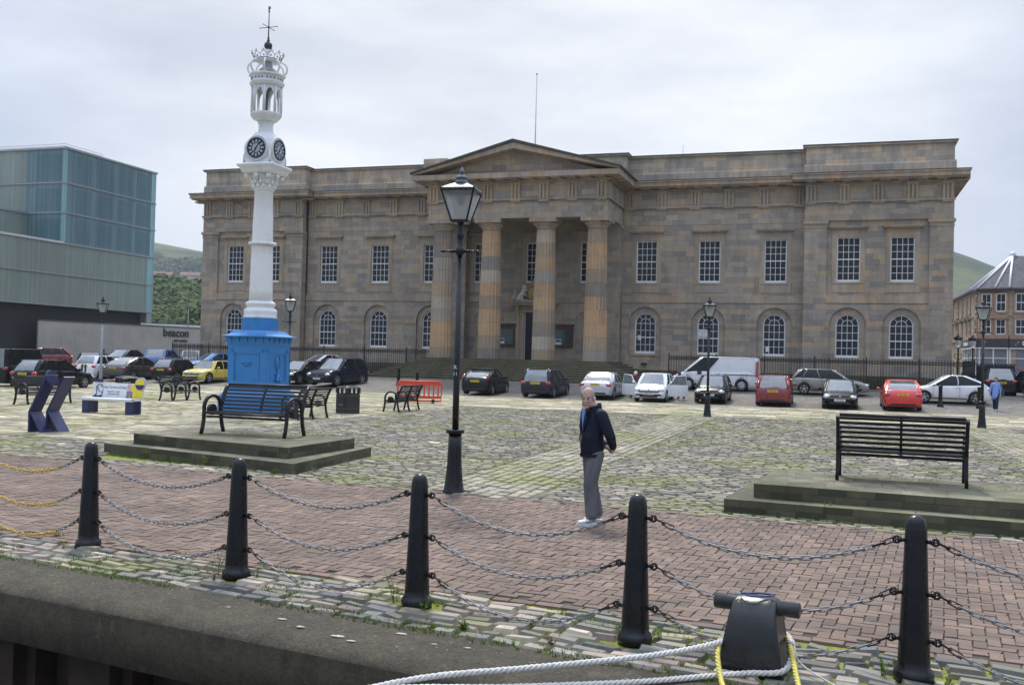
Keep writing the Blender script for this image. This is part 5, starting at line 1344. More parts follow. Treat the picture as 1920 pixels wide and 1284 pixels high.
    m.build('grille',[blktrim,chrome],t)
    m=MB(); m.box(-hw*.55,hw*.55,yF-.05,yF+.005,.26,.38); m.build('lower_grille',blktrim,t)
    m=MB(); m.box(-hw*.66,hw*.66,yR-.004,yR+.05,.27,.36); m.build('rear_valance',blktrim,t)
    m=MB(); m.tube([(0,yF+.0,.64),(0,yF+.012,.64)],.045,14); m.build('badge',chrome,t)
    if plate:
        zpf=.44; zpr=.76*hs if style not in('saloon',) else .78
        m=MB(); m.box(-.26,.26,yF+.004,yF+.02,zpf-.055,zpf+.055); pf=m.build('number_plate',plw,t)
        v,f=text_mesh(plate,.085,.002,bold=.002); m=MB(); m.add(v,f,M=TR(0,yF+.023,zpf)@RZ(PI)); m.build('plate_text',pltx,pf)
        yp=-L/2+.025 if style!='van' else -L/2+.0
        m=MB(); m.box(-.26,.26,yp-.03,yp-.012,zpr-.055,zpr+.055); pf=m.build('number_plate',ply,t)
        v,f=text_mesh(plate,.085,.002,bold=.002); m=MB(); m.add(v,f,M=TR(0,yp-.033,zpr)); m.build('plate_text',pltx,pf)
    # shut lines, handles, sill trim
    for s in (-1,1):
        m=MB()
        for yy in ([g3-.32,(g0+g3)/2-.1] if doors==2 else [g3-.32,(g0+g3)/2+.02,g0+.65]):
            m.box(*sorted((s*hw*.955,s*(hw*1.002))),yy-.006,yy+.006,.33,zbl(yy)*.93)
        m.box(*sorted((s*(hw*.985),s*(hw*1.006))),yw0+wr*1.2,yw1-wr*1.2,.26,.30)
        m.build('shut_lines',blktrim,t)
    m=MB()
    for s in (-1,1):
        for yy in ([(g0+g3)/2+.05] if doors==2 else [(g0+g3)/2+.16,g0+.85]):
            m.bevbox(*sorted((s*hw*.97,s*(hw*1.012))),yy-.1,yy+.1,zbl(yy)*.86,zbl(yy)*.86+.035,.008)
    m.build('door_handle',pm,t)
    m=MB(); m.bar((0.1,g3+.03,zbl(g3)+.02),(-hw*.55,g3-.02,zbl(g3)+.06),.02,.012); m.bar((hw*.55,g3+.0,zbl(g3)+.02),(.05,g3-.03,zbl(g3)+.07),.02,.012); m.build('wiper',blktrim,t)
    if extra: extra(t,locals())
    return t
PT=dict(
 black=paint('car_paint_black',(.010,.011,.013)),charc=paint('car_paint_charcoal',(.022,.024,.032)),white=paint('car_paint_white',(.74,.75,.77)),silver=paint('car_paint_silver',(.46,.48,.51),.35),
 grey=paint('car_paint_grey_beige',(.25,.235,.21),.35),bronze=paint('car_paint_bronze_grey',(.06,.055,.052),.3),dred=paint('car_paint_dark_red',(.20,.014,.018)),red=paint('car_paint_bright_red',(.58,.022,.018)),
 yellow=paint('car_paint_pale_yellow',(.66,.53,.10)),blue=paint('car_paint_sky_blue',(.07,.25,.62)),lblue=paint('car_paint_mid_blue',(.06,.14,.38)),vanw=paint('van_paint_white',(.66,.67,.70)),nav=paint('car_paint_navy',(.012,.014,.03)))
def put(o,x,y,rz): o.location=(x,y,zg(x,y)); o.rotation_euler=(R(0),0,rz); 
def slope(o,y,sgn=1): pass
# --- front row, right
def rails(t,l):
    m=MB()
    for s in (-1,1): m.tube([(s*l['hw']*.66,l['g1']+.1,l['H']+.0),(s*l['hw']*.68,l['g1']+.3,l['H']+.05),(s*l['hw']*.68,l['g2']-.2,l['H']+.045),(s*l['hw']*.66,l['g2']-.05,l['H']-.01)],.02,6)
    m.build('roof_rails',chrome,t)
def spoiler(t,l):
    m=MB(); m.bevbox(-l['hw']*.66,l['hw']*.66,l['g1']-.2,l['g1']+.06,l['H']-.05,l['H']-.01,.02); m.build('spoiler',l['pm'],t)
o=car('black five-door hatchback with yellow plate, parked nose to the portico steps','super',3.95,1.70,1.46,PT['black'],'SK59 WCZ',doors=4,tail='high',extra=spoiler); put(o,2.2,-16.55,0)
o=car('black estate car with silver roof rails in front of the portico steps','estate',4.45,1.76,1.52,PT['charc'],'SF63 OTP',doors=4,extra=rails); put(o,5.88,-16.9,0)
o=car('silver saloon seen from behind, partly behind the walking man','saloon',4.6,1.80,1.43,PT['silver'],'SK10 WPL',doors=4); put(o,9.05,-16.3,0)
# white car with open doors: door leaves as parts
def open_doors(t,l):
    hw,g3,H=l['hw'],l['g3'],l['H']
    for s,ang in ((-1,-R(62)),(1,R(55))):
        base=TR(s*hw*.97,g3-.28,0)@RZ(ang)
        d=MB(); d.bevbox(-.04,.04,-1.12,0,.30,.90,.015,0,base); 
        d.tube([tuple(p) for p in [(0,-.02,.9),(0,-.28,1.12),(0,-.42,1.36),(0,-.98,1.40),(0,-1.08,.9)]],.028,6,0,True,True,base)
        dd=d.build('door',l['pm'],t)
        g=MB(); g.prism([(-.06,.91),(-.3,1.10),(-.43,1.34),(-.96,1.38),(-1.06,.91)],-.008,.008,axis='x',M=base); g.build('door_glass',simple('door_glass_clear',(.16,.18,.19),.08,0,.3,4),dd)
        m=MB(); m.sphere((s*.14,-.12,1.02),.1,10,8,0,base,(1,.5,.72)); m.build('mirror',l['pm'],dd)
o=car('small white car facing the camera with both front doors open','hatch',3.72,1.69,1.50,PT['white'],'SM67 UYC',doors=2,mirror=False,extra=open_doors); put(o,12.0,-17.1,PI)
o=car('small black hatchback facing the camera behind the lamp post','hatch',3.84,1.65,1.44,PT['black'],'SA53 CWN',doors=4); put(o,15.05,-16.5,PI)
o=car('dark red crossover with yellow plate, seen from behind','suv',4.13,1.76,1.57,PT['dred'],'VN62 BZO',doors=4,tail='high',wr=.33); put(o,18.25,-16.8,0)
o=car('black hatchback facing the camera beside the bright red car','hatch',4.2,1.71,1.45,PT['black'],'SP55 XHZ',doors=4); put(o,21.45,-17.0,PI)
o=car('bright red hatchback with yellow plate behind the right-hand bench','super',4.42,1.81,1.50,PT['red'],'SD12 UBZ',doors=4); put(o,24.35,-16.6,0)
# --- second row along the railings
def vanx(t,l):
    m=MB()
    hw=l['hw']
    for s in (-1,1):
        m.box(*sorted((s*hw*1.0,s*(hw*1.012))),-l['L']/2+.08,-l['L']/2+2.0,.92,.96)
        m.box(*sorted((s*hw*.98,s*(hw*1.012))),.75,1.0,.92,1.12)
    m.build('side_rail',blktrim,t)
    for s in (-1,1): m=MB(); m.box(*sorted((s*hw*.86,s*(hw*.995))),-l['L']/2-.02,-l['L']/2+.1,.85,1.75); m.build('tail_lamp_column',tl_m,t)
o=car('long white panel van side on, parked against the railings','van',5.05,1.9,1.98,PT['vanw'],'SD08 KZN',doors=0,wr=.33,cat='van',extra=vanx); put(o,14.4,-9.6,PI/2)
o=car('silver grey hatchback side on behind the dark red crossover','hatch',4.3,1.77,1.46,PT['grey'],None,doors=4); put(o,20.9,-10.3,-PI/2)
o=car('white three-door car side on by the end of the railings','super',4.0,1.72,1.49,PT['white'],None,doors=2); put(o,26.95,-12.6,PI/2)
# --- far right group
RC=[('black people carrier behind the rightmost lamp post','suv',4.4,1.8,1.6,'black',30.4,-4.6,0),('dark estate car behind the woman in the blue coat','estate',4.4,1.76,1.5,'charc',32.2,-6.2,.1),('grey hatchback with yellow plate at the right edge, right of the woman in blue','hatch',4.0,1.7,1.46,'grey',34.0,-8.1,.1),('pale silver car in front of the pizza shop at the right edge','hatch',4.1,1.7,1.45,'silver',38.5,2.5,.6),('dark red hatchback glimpsed behind the black people carrier','hatch',4.0,1.7,1.45,'dred',30.0,1.5,.1)]
for l_,stl,L_,W_,H_,c_,x,y,rz in RC:
    o=car(l_,stl,L_,W_,H_,PT[c_],'SN54 KGA',doors=4); put(o,x,y,rz)
# --- left group
def soft(t,l): pass
LC=[('black hatchback behind the far-left bench, red tail lamp showing','hatch',4.2,1.68,1.46,'black',-16.8,-29.2,0,4,'SL09 OHV'),
('tall black off-road vehicle cut by the left edge','jeep',3.9,1.8,1.97,'black',-19.7,-28.3,0,4,None),
('white hatchback with two black stripes down its tailgate','hatch',3.72,1.69,1.50,'white',-25.6,-15.4,.05,2,'SF07 YTX'),
('bronze grey hatchback behind the slim grey lamp post','super',4.78,1.88,1.48,'bronze',-22.7,-15.5,.0,4,'SJ58 LBV'),
('small black hatchback left of the yellow convertible','hatch',3.8,1.64,1.42,'black',-19.45,-15.5,.0,4,'SB04 KUC'),
('dark blue off-roader facing the camera right of the clock tower','suv',4.44,1.84,1.70,'nav',-8.35,-14.6,PI-.12,4,'SK09 WCD'),
('black hatchback facing the camera, partly behind the clock tower plinth','hatch',4.1,1.7,1.44,'black',-11.2,-14.2,PI-.1,4,'SG06 FRX'),
('maroon red hatchback in the row by the pale fence wall','hatch',4.1,1.7,1.44,'dred',-37.4,-8.2,PI*.75,4,None),
('black estate car between the red car and the striped white one','estate',4.5,1.77,1.48,'black',-29.0,-12.2,.55,4,None),
('black saloon roof showing above the bronze grey hatchback','saloon',4.5,1.77,1.42,'charc',-30.7,-7.2,PI,4,None),
('mid blue hatchback behind the bronze grey one','hatch',4.2,1.75,1.50,'lblue',-26.7,-7.6,.3,4,None),
('sky blue coupe close to the left-hand railings','saloon',4.2,1.74,1.36,'blue',-21.75,-8.4,PI*.85,2,None),
('white hatchback behind the left-hand railings','hatch',3.9,1.7,1.48,'white',-30.8,1.6,.5,4,None),
('pale silver hatchback behind the black car right of the clock tower','super',4.1,1.7,1.45,'silver',-13.0,-8.3,PI-.5,4,None)]
def stripes(t,l):
    m=MB()
    for s in (-.13,.13): m.bevbox(s-.07,s+.07,-l['L']/2-.012,-l['L']/2+.05,.4,.92,.01)
    m.build('tailgate_stripe',blktrim,t)
for l_,stl,L_,W_,H_,c_,x,y,rz,dr,pl_ in LC:
    o=car(l_,stl,L_,W_,H_,PT[c_],pl_,doors=dr,extra=stripes if 'stripes' in l_ else None,wr=.36 if stl in('jeep','suv') else .31); put(o,x,y,rz)
o=car('pale yellow convertible with its black roof up, left of the clock tower','mini',3.65,1.69,1.40,PT['yellow'],'SC05 MNY',doors=2,roofm=simple('black_canvas_roof',(.014,.014,.015),.85)); put(o,-17.0,-15.6,PI-.05)
# ================================================================ railings
rail_p=simple('railing_black_paint',(.008,.008,.009),.5,0,.3,6,.1,dirt=(.03,.022,.016))
kerb=ashlar('railing_kerb_stone',[(.24,.22,.16),(.20,.19,.14),(.28,.25,.19)],1.4,5.,.006,.6,.5,seed=5.)
def railing(x0,x1,y,label,z0=.66,ret0=False,ret1=False,H=2.0):
    t=empty('iron_railings',(x0,y,0),0,label,'railings','iron railings before the custom house'); L=x1-x0
    k=MB(); k.box(-.1,L+.1,-.14,.14,z0-.5,z0+.08); k.build('kerb',kerb,t)
    bars=MB(); n=int(L/.165)
    def bar_(x,y_,h=H):
        bars.tube([(x,y_,z0+.08),(x,y_,z0+h-.10)],.017,5); bars.lathe([(.017,z0+h-.10),(.034,z0+h-.075),(.012,z0+h-.06),(.020,z0+h-.03),(.002,z0+h+.03)],6,(x,y_))
    for i in range(n+1): bar_(L*i/n,0)
    sides=[(0,ret0),(L,ret1)]
    for xs,r in sides:
        if r: 
            for i in range(1,int(r/.165)): bar_(xs,i*.165)
    bars.build('bars',rail_p,t)
    r_=MB()
    for z in (z0+.2,z0+H-.16,z0+H-.31):
        r_.box(0,L,-.018,.018,z-.022,z+.022)
        for xs,r in sides:
            if r: r_.box(xs-.012,xs+.012,.012,r,z-.014,z+.014)
    for i in range(n):
        x=L*(i+.5)/n; r_.tube([(x+.052*math.cos(a),0,z0+H-.235+.052*math.sin(a)) for a in [2*PI*q/8 for q in range(9)]],.014,4,cap=False)
    # low dog rails
    for i in range(2*n): x=L*(i+.25)/n/2; r_.tube([(x,0,z0+.08),(x,0,z0+.62)],.011,4)
    r_.box(0,L,-.01,.01,z0+.56,z0+.58); r_.build('rails',rail_p,t)
    m=max(2,int(L/2.9)); 
    for i in range(m+1):
        x=L*i/m; p=MB(); p.box(x-.035,x+.035,-.035,.035,z0+.08,z0+H-.05); p.lathe([(.045,z0+H-.05),(.05,z0+H),(.02,z0+H+.03),(.04,z0+H+.07),(.004,z0+H+.13)],8,(x,0))
        p.tube([(x,.0,z0+1.5),(x,.3,z0+.9),(x,.75,z0+.05)],.018,5); p.build('post',rail_p,t)
    return t
railing(10.8,29.2,-4.9,'black spear-topped iron railings right of the portico steps',ret1=6.)
railing(-28.0,-8.1,-4.9,'black spear-topped iron railings left of the portico steps',ret0=5.,ret1=3.9)
g=empty('bin_store',(30.0,-5.4,.64),0,'black slatted enclosure at the right-hand end of the railings','bin store')
b=MB(); b.box(-.55,1.3,-.1,1.8,0,1.75); b.build('body',rail_p,g)
b=MB(); 
for i in range(12): b.box(-.55+i*.155,-.50+i*.155,-.13,-.102,.05,1.9)
b.box(-.55,1.3,-.15,-.132,1.2,1.26); b.build('slats',rail_p,g)
b=MB(); b.box(-.6,1.35,-.16,1.85,1.78,1.84); b.build('lid',simple('bin_store_lid',(.02,.02,.022),.6),g)
def gate_lamp(x,y,l):
    t=empty('gate_lamp',(x,y,.6),0,l,'lamp','old scrolled lamps behind the railings')
    b=MB(); b.lathe([(.22,0),(.2,.15),(.1,.25),(.06,.4),(.05,2.9),(.08,2.95),(.04,3.0)],10); b.build('post',rail_p,t)
    b=MB()
    for k in range(4):
        M_=RZ(k*PI/2)
        b.tube([(.05,0,2.2),(.22,0,2.3),(.25,0,2.5),(.15,0,2.6),(.1,0,2.5),(.17,0,2.45)],.02,5,M=M_); b.tube([(.05,0,1.6),(.26,0,1.75),(.2,0,2.0),(.07,0,1.95)],.02,5,M=M_)
    b.build('scrolls',rail_p,t)
    b=MB(); b.lathe([(.06,3.0),(.15,3.1),(.2,3.3),(.2,3.45)],12); b.build('globe',lglass,t)
    b=MB(); b.lathe([(.27,3.46),(.26,3.5),(.3,3.62),(.2,3.68),(.1,3.74),(.06,3.8),(.02,3.88)],8); b.build('hood',rail_p,t); return t
gate_lamp(28.95,1.2,'old black scrolled lamp nearest the corner of the custom house'); gate_lamp(30.0,2.6,'old black scrolled lamp right of its twin behind the bin store')
# ================================================================ glass arts building, far left
def ribglass(name,c1,c2,rough=.25,rib=.22,blotch=.5):
    m,n,b=newmat(name); o,u,v=planar(n)
    fr=n.math('FRACT',n.math('DIVIDE',u,rib)); line=n.math('LESS_THAN',fr,.16)
    cv=n.n('ShaderNodeCombineXYZ'); n.L.new(n.math('FLOOR',n.math('DIVIDE',u,rib)),cv.inputs[0]); wn=n.n('ShaderNodeTexWhiteNoise',noise_dimensions='1D'); n.L.new(n.math('FLOOR',n.math('DIVIDE',u,rib)),wn.inputs['W'])
    base=n.mix(wn.outputs['Value'],c1,c2); base=n.mix(n.math('MULTIPLY',line,.4),base,tuple(x*.45 for x in c1))
    base=n.mix(blotch,base,n.ramp(n.noise(.12,4,.6,n.scale(o,(1,1,.5))),[(.35,.7),(.65,1.2)]),'MULTIPLY')
    base=n.mix(.35,base,n.ramp(n.noise(3,5,.7,n.scale(o,(1,1,.06))),[(.3,.7),(.7,1.2)]),'MULTIPLY')
    setc(n,b,'Base Color',base); b.inputs['Roughness'].default_value=rough; b.inputs['Specular IOR Level'].default_value=.35
    setc(n,b,'Normal',n.bump(fr,.3,.03)); return m
g_low=ribglass('ribbed_glass_grey_green',(.22,.265,.23),(.27,.315,.27),.35,.25); g_up=ribglass('ribbed_glass_blue',(.12,.20,.215),(.17,.265,.275),.22,.25); g_edge=ribglass('ribbed_glass_clear_edge',(.22,.38,.39),(.30,.48,.48),.2,.25)
g_back=ribglass('dark_room_glass',(.085,.155,.18),(.125,.205,.225),.3,.25)
tr=simple('aluminium_floor_trim',(.33,.34,.35),.5,.3,.1,3); dkb=simple('dark_brown_cladding',(.022,.020,.022),.6,0,.2,2)
BC=empty('arts_centre',(-54.5,12,0),0,'big grey-green ribbed glass building with stacked floors, far left','building')
def bb(name,mat,*a): b=MB(); b.box(*a); return b.build(name,mat,BC)
# tower block levels (local: x<0 to the left, y>0 back along the right-hand face)
for k,(z0,z1) in enumerate(((12.9,15.95),(16.05,19.05),(19.15,22.6))):
    bb('glass_wall',g_up,-5.0,0,.0,13.5,z0,z1)
    bb('glass_wall',g_low,-40,-5.02,.02,13.5,z0,z1)
    bb('corner_glass',g_edge,-.9,.03,13.52,14.3,z0,z1); bb('corner_glass',g_edge,-.3,.02,-.03,.35,z0,z1)
    for yy in (1.2,4.4,7.6,10.6): bb('room_panel',g_back,-.5,.012,yy+.4,yy+2.7,z0+.25,z1-.45)
    bb('room_panel',g_back,-3.6,-.5,-.012,.4,z0+.2,z1-.5)
for z in (15.95,19.05): bb('floor_trim',tr,-40,.12,-.12,14.4,z,z+.1)
bb('roof_edge',tr,-40,.15,-.15,14.45,22.6,22.78)
bb('corner_glass',g_edge,-.9,.025,13.1,14.3,6.4,12.75)
bb('lower_glass_wall',g_low,-36,0,-40,13.1,6.45,9.55); bb('lower_glass_wall',g_low,-36,0,-40,13.1,9.65,12.8)
bb('floor_trim',tr,-36,.12,-40,14.4,9.55,9.65); bb('floor_trim',tr,-36,.12,0,14.4,12.75,12.9); bb('terrace_edge',simple('pale_metal_edge',(.55,.56,.56),.4),-36,.14,-40,-.02,12.78,13.0)
bb('floor_trim',tr,-36,.12,-40,14.4,6.35,6.45)
bb('middle_block',g_low,-36,-4.6,-40,-.02,12.95,15.95); bb('terrace_edge',tr,-36,-4.45,-40,-.02,15.9,16.1)
bb('base_wall',dkb,-35,-.9,-40,13.5,-.5,6.35); bb('lobby_glass',g_edge,-6,-.5,-40,-8.6,.3,6.3); bb('pier',tr,-1.,.02,13.3,14.2,5.2,6.35)
r=MB()
for z in (22.98,23.2): r.bar((-40,.4,z),(-.5,.4,z),.04,.04); r.bar((-.5,.4,z),(-.5,6,z),.04,.04)
for i in range(20): r.bar((-40+i*2.08,.4,22.7),(-40+i*2.08,.4,23.2),.05,.05)
for i in range(4): r.bar((-.5,.4+i*1.85,22.7),(-.5,.4+i*1.85,23.2),.05,.05)
for i in range(6): r.bar((-5,-12+i*2,16.1),(-5,-12+i*2,17.1),.05,.05)
r.bar((-5,-12,17.1),(-5,-.5,17.1),.04,.04); r.build('roof_railing',tr,BC)
# pale vertical-boarded yard wall with the name
m,n_,b_=newmat('pale_boarding'); o_,u_,v_=planar(n_); fr_=n_.math('FRACT',n_.math('DIVIDE',u_,.3)); ln=n_.math('LESS_THAN',fr_,.12)
c_=n_.mix(n_.math('MULTIPLY',ln,.5),n_.ramp(n_.noise(.6,5,.6,o_),[(.3,(.36,.33,.30)),(.7,(.46,.43,.39))]),(.17,.155,.14)); setc(n_,b_,'Base Color',c_); b_.inputs['Roughness'].default_value=.8
board_m=m
wx0,wy0,wx1,wy1=-54.1,8.6,-49.8,34.5; ang=math.atan2(wy1-wy0,wx1-wx0); WL=math.hypot(wx1-wx0,wy1-wy0)
YW=empty('yard_wall',(wx0,wy0,0),ang,'pale vertical-boarded yard wall lettered beacon beside the glass building','wall')
b=MB(); b.box(0,WL,-.1,.1,.0,4.72); b.build('boarding',board_m,YW)
b=MB(); b.box(-.05,WL+.05,-.14,.14,4.72,4.86); b.build('capping',simple('wall_capping',(.10,.10,.11),.6),YW)
ltm=simple('dark_letter_metal',(.03,.03,.035),.5)
SG=MB(); v,f=text_mesh('beacon',1.35,.06,bold=.03); SG.add(v,f,M=TR(17.9,-.16,4.1)); SG.build('name_lettering',ltm,YW)
SG=MB(); v,f=text_mesh('arts centre',.46,.05,bold=.02); SG.add(v,f,M=TR(18.6,-.15,3.25)); SG.build('small_lettering',ltm,YW)
for i,(x,y) in enumerate(((-50.9,6.0),(-49.3,12.3),(-48.2,18.5),(-47.,24.8))):
    o=empty('yard_post',(x,y,0),0,('first','second','third','fourth')[i]+' grey post from the left in front of the pale boarded wall','post','grey posts before the boarded wall'); b=MB(); b.box(-.13,.13,-.13,.13,0,2.0); b.build('post',simple('post_slate_grey',(.09,.10,.12),.6),o); b=MB(); b.box(-.14,.14,-.14,.14,2.0,2.06); b.build('cap',ltm,o)
# ================================================================ corner tenement, far right
tp=ashlar('tenement_sandstone',[(.42,.33,.225),(.36,.28,.19),(.47,.37,.25),(.32,.26,.19),(.39,.31,.22)],.8,.35,.007,.6,.35,seed=8.)
tq=simple('red_sandstone_trim',(.33,.215,.155),.85,0,.2,3,.2)
slate=ashlar('roof_slate',[(.105,.10,.115),(.13,.12,.135),(.085,.085,.10),(.15,.14,.15)],.35,.28,.012,.6,.3,seed=6.,dark=(.03,.03,.03))
TB=empty('tenement_building',(0,0,0),0,'three-storey brown sandstone corner tenement with slate roof and pizza shop','building')
FP=[(36.3,84),(36.7,57.2),(37.0,54.4),(39.9,53.1),(60,55.5)]   # street front, seen from the square
def seg_box(i0,i1,z0,z1,off,th,mat,name,t0=0.,t1=1.,par=None):
    a,c=Vector(FP[i0]+(0,)),Vector(FP[i1]+(0,)); d=(c-a); L=d.length; d.normalize(); M_=Matrix.Translation(a)@Matrix.Rotation(math.atan2(d.y,d.x),4,'Z')
    b=MB(); b.box(L*t0,L*t1,-off,-off+th,z0,z1,0,M_); return b.build(name,mat,par or TB)
def seg_win(i0,x,w_,z0,z1,nb=1,mull=True):
    a,c=Vector(FP[i0]+(0,)),Vector(FP[i0+1]+(0,)); d=(c-a).normalized(); M_=Matrix.Translation(a)@Matrix.Rotation(math.atan2(d.y,d.x),4,'Z')
    b=MB(); 
    for xa,xb in ((x-w_/2,x-w_/2+.09),(x+w_/2-.09,x+w_/2)): b.box(xa,xb,-.06,0,z0,z1,0,M_)
    b.box(x-w_/2,x+w_/2,-.06,0,z0-.02,z0+.1,0,M_); b.box(x-w_/2,x+w_/2,-.06,0,z1-.09,z1,0,M_); b.box(x-w_/2,x+w_/2,-.055,0,(z0+z1)/2-.04,(z0+z1)/2+.04,0,M_)
    if mull: b.box(x-.02,x+.02,-.05,0,z0,z1,0,M_)
    wo=b.build('window',sash,TB)
    p=MB(); p.box(x-w_/2+.02,x+w_/2-.02,-.035,-.004,z0,z1,0,M_); p.build('pane',gl,wo)
    s_=MB(); s_.box(x-w_/2-.22,x-w_/2-.01,-.1,0,z0-.15,z1+.2,0,M_); s_.box(x+w_/2+.01,x+w_/2+.22,-.1,0,z0-.15,z1+.2,0,M_); s_.box(x-w_/2-.22,x+w_/2+.22,-.12,0,z1+.02,z1+.3,0,M_); s_.box(x-w_/2-.22,x+w_/2+.22,-.14,0,z0-.2,z0-.03,0,M_); s_.build('window_surround',tq,TB)
    return M_
for i in range(4): seg_box(i,i+1,.6,11.35,0,.4,tp,'wall')
b=MB(); b.prism([(36.5,84),(36.9,57.2),(37.2,54.6),(40,53.4),(60,55.8),(60,84)],.6,11.3,axis='z'); b.build('wall',tp,TB)
for i in range(4):
    seg_box(i,i+1,5.75,6.15,.25,.3,tq,'shop_cornice'); seg_box(i,i+1,8.3,8.48,.1,.15,tq,'string_course'); seg_box(i,i+1,11.2,11.5,.35,.6,simple('gutter_dark',(.02,.02,.022),.5),'gutter'); seg_box(i,i+1,10.95,11.19,.12,.15,tq,'eaves_course')
for x in (8.5,12.3,13.7,17.6,21.3,24.2):
    seg_win(0,x,.85,9.0,10.8,1,False); M_=seg_win(0,x,.9,6.3,7.85,1,False)
    b=MB(); b.prism([(x-.7,8.0),(x+.7,8.0),(x+.62,8.2),(x,8.6),(x-.62,8.2)],-.32,-.02,M=M_); b.build('pediment',mossy,TB)
seg_win(1,1.4,.8,8.9,10.85,1,False); seg_win(1,1.4,.85,6.3,8.0,1,False)
for x in (.75,2.3): seg_win(2,x,1.05,8.85,10.9); seg_win(2,x,1.05,6.25,8.0)
for x in (1.2,5.0,8.6,12,15.4): seg_win(3,x,1.15,8.85,10.9); seg_win(3,x,1.15,6.25,8.0)
b=MB(); a_,c_=FP[2],FP[3]; M_=Matrix.Translation((a_[0],a_[1],0))@Matrix.Rotation(math.atan2(c_[1]-a_[1],c_[0]-a_[0]),4,'Z'); b.prism([(0,8.05),(3.2,8.05),(1.6,8.7)],-.35,-.02,M=M_); b.build('pediment',tq,TB)
# shop front: dark fascia, letters, frosted glass with red and blue tiles
fas=simple('fascia_charcoal',(.035,.037,.045),.4); shopg=simple('shop_frosted_grey',(.16,.17,.20),.25,0,.1,2); wht=simple('letter_white',(.80,.80,.80),.5); sred=simple('logo_red',(.55,.02,.03),.4); sblu=simple('logo_blue',(.02,.10,.45),.4)
def tile(b,x,z,s,M_,y):
    for (dx,dz,mi) in ((.35*s,.35*s,0),(-.35*s,-.35*s,1)):
        b.add([(x+dx+s*.5*a,y,z+dz+s*.5*c) for a,c in ((-1,0),(0,-1),(1,0),(0,1))]+[(x+dx+s*.5*a,y+.02,z+dz+s*.5*c) for a,c in ((-1,0),(0,-1),(1,0),(0,1))],[(0,1,2,3),(7,6,5,4),(0,4,5,1),(1,5,6,2),(2,6,7,3),(3,7,4,0)],mi,False,M_)
    for k,(dx,dz) in enumerate(((.35,.42),(.3,.3),(-.45,-.35),(-.25,-.35))):
        b.tube([(x+dx*s,y-.012,z+dz*s),(x+dx*s,y,z+dz*s)],.07*s,8,2,False,True,M_)
for i,(p0,t0) in enumerate(((0,.72),(1,0),(2,0),(3,0))):
    seg_box(p0,p0+1,4.75,5.74,.3,.25,fas,'shop_fascia',t0); seg_box(p0,p0+1,4.62,4.74,.34,.3,sash,'fascia_trim',t0); seg_box(p0,p0+1,1.0,4.6,.06,.08,shopg,'shop_glass',t0+.04,.98)
    a_,c_=Vector(FP[p0]+(0,)),Vector(FP[p0+1]+(0,)); L_=(c_-a_).length; M_=Matrix.Translation(a_)@Matrix.Rotation(math.atan2((c_-a_).y,(c_-a_).x),4,'Z')
    q=MB(); x=L_*t0+.1
    while x<min(L_,L_*t0+14): q.box(x-.07,x+.07,-.16,-.07,1.0,4.6,0,M_); x+=1.9 if p0!=2 else 1.5
    q.box(L_*t0,min(L_,L_*t0+14),-.14,-.07,3.5,3.6,0,M_); q.build('shop_frame',sash,TB)
    q=MB(); x=L_*t0+1.0
    while x<min(L_,L_*t0+12): tile(q,x,2.35,.42,M_,-.1); x+=1.9 if p0!=2 else 1.5
    q.build('window_logo',[sred,sblu,wht],TB)
    if p0 in (0,2,3):
        q=MB(); tile(q,{0:L_-.9,2:.6,3:.75}[p0],5.25,.34,M_,-.33); q.build('fascia_logo',[sred,sblu,wht],TB)
    if p0 in (0,3):
        v,f=text_mesh("The Domino's" if p0==0 else "Domino's",.62,.03,align='LEFT',bold=.02); q=MB(); q.add(v,f,M=M_@TR(L_-5.4 if p0==0 else 1.3,-.33,5.25)); q.build('shop_lettering',wht,TB)
q=MB(); q.box(7,8.4,-.16,-.05,1,3.6,0,Matrix.Translation((FP[0][0],FP[0][1],0))@Matrix.Rotation(math.atan2(FP[1][1]-FP[0][1],FP[1][0]-FP[0][0]),4,'Z')); q.build('door',simple('door_dark_red',(.12,.02,.015),.5),TB)
# roof: slate planes meeting at the corner apex, white zinc ridges
ax=Vector((41.3,60.5,15.9)); rl=Vector((43.5,84,14.6)); rr=Vector((60,62,15.9))
ev=[Vector((x-.0,y-.0,11.5)) for x,y in ((35.9,84),(36.3,57.2),(36.7,54.1),(39.8,52.7),(60,55.1))]
b=MB()
for tri in ((ev[0],ev[1],ax,rl),(ev[1],ev[2],ax),(ev[2],ev[3],ax),(ev[3],ev[4],rr,ax)):
    vs=[tuple(v) for v in tri]; n_2=len(vs); b.add(vs+[(x,y,z-.15) for x,y,z in vs],[tuple(range(n_2)),tuple(range(2*n_2-1,n_2-1,-1))]+[(i,(i+1)%n_2,n_2+(i+1)%n_2,n_2+i) for i in range(n_2)])
b.add([tuple(rl),tuple(ax),tuple(rr),(60,84,11.5),(43,84,11.5)],[(0,1,2,3,4)]); b.build('roof',slate,TB,recalc=False)
zn=simple('white_zinc_ridge',(.62,.62,.64),.5)
for a_,c_ in ((ev[1],ax),(ev[2],ax),(ev[2].lerp(ev[3],.55),ax),(ev[3],ax),(rl,ax)):
    b=MB(); b.tube([a_+Vector((0,0,.08)),c_+Vector((0,0,.08))],.13,6); b.build('ridge_strip',zn,TB)
b=MB(); b.sphere(tuple(ax+Vector((0,0,.1))),.4,10,7); b.build('finial',zn,TB)
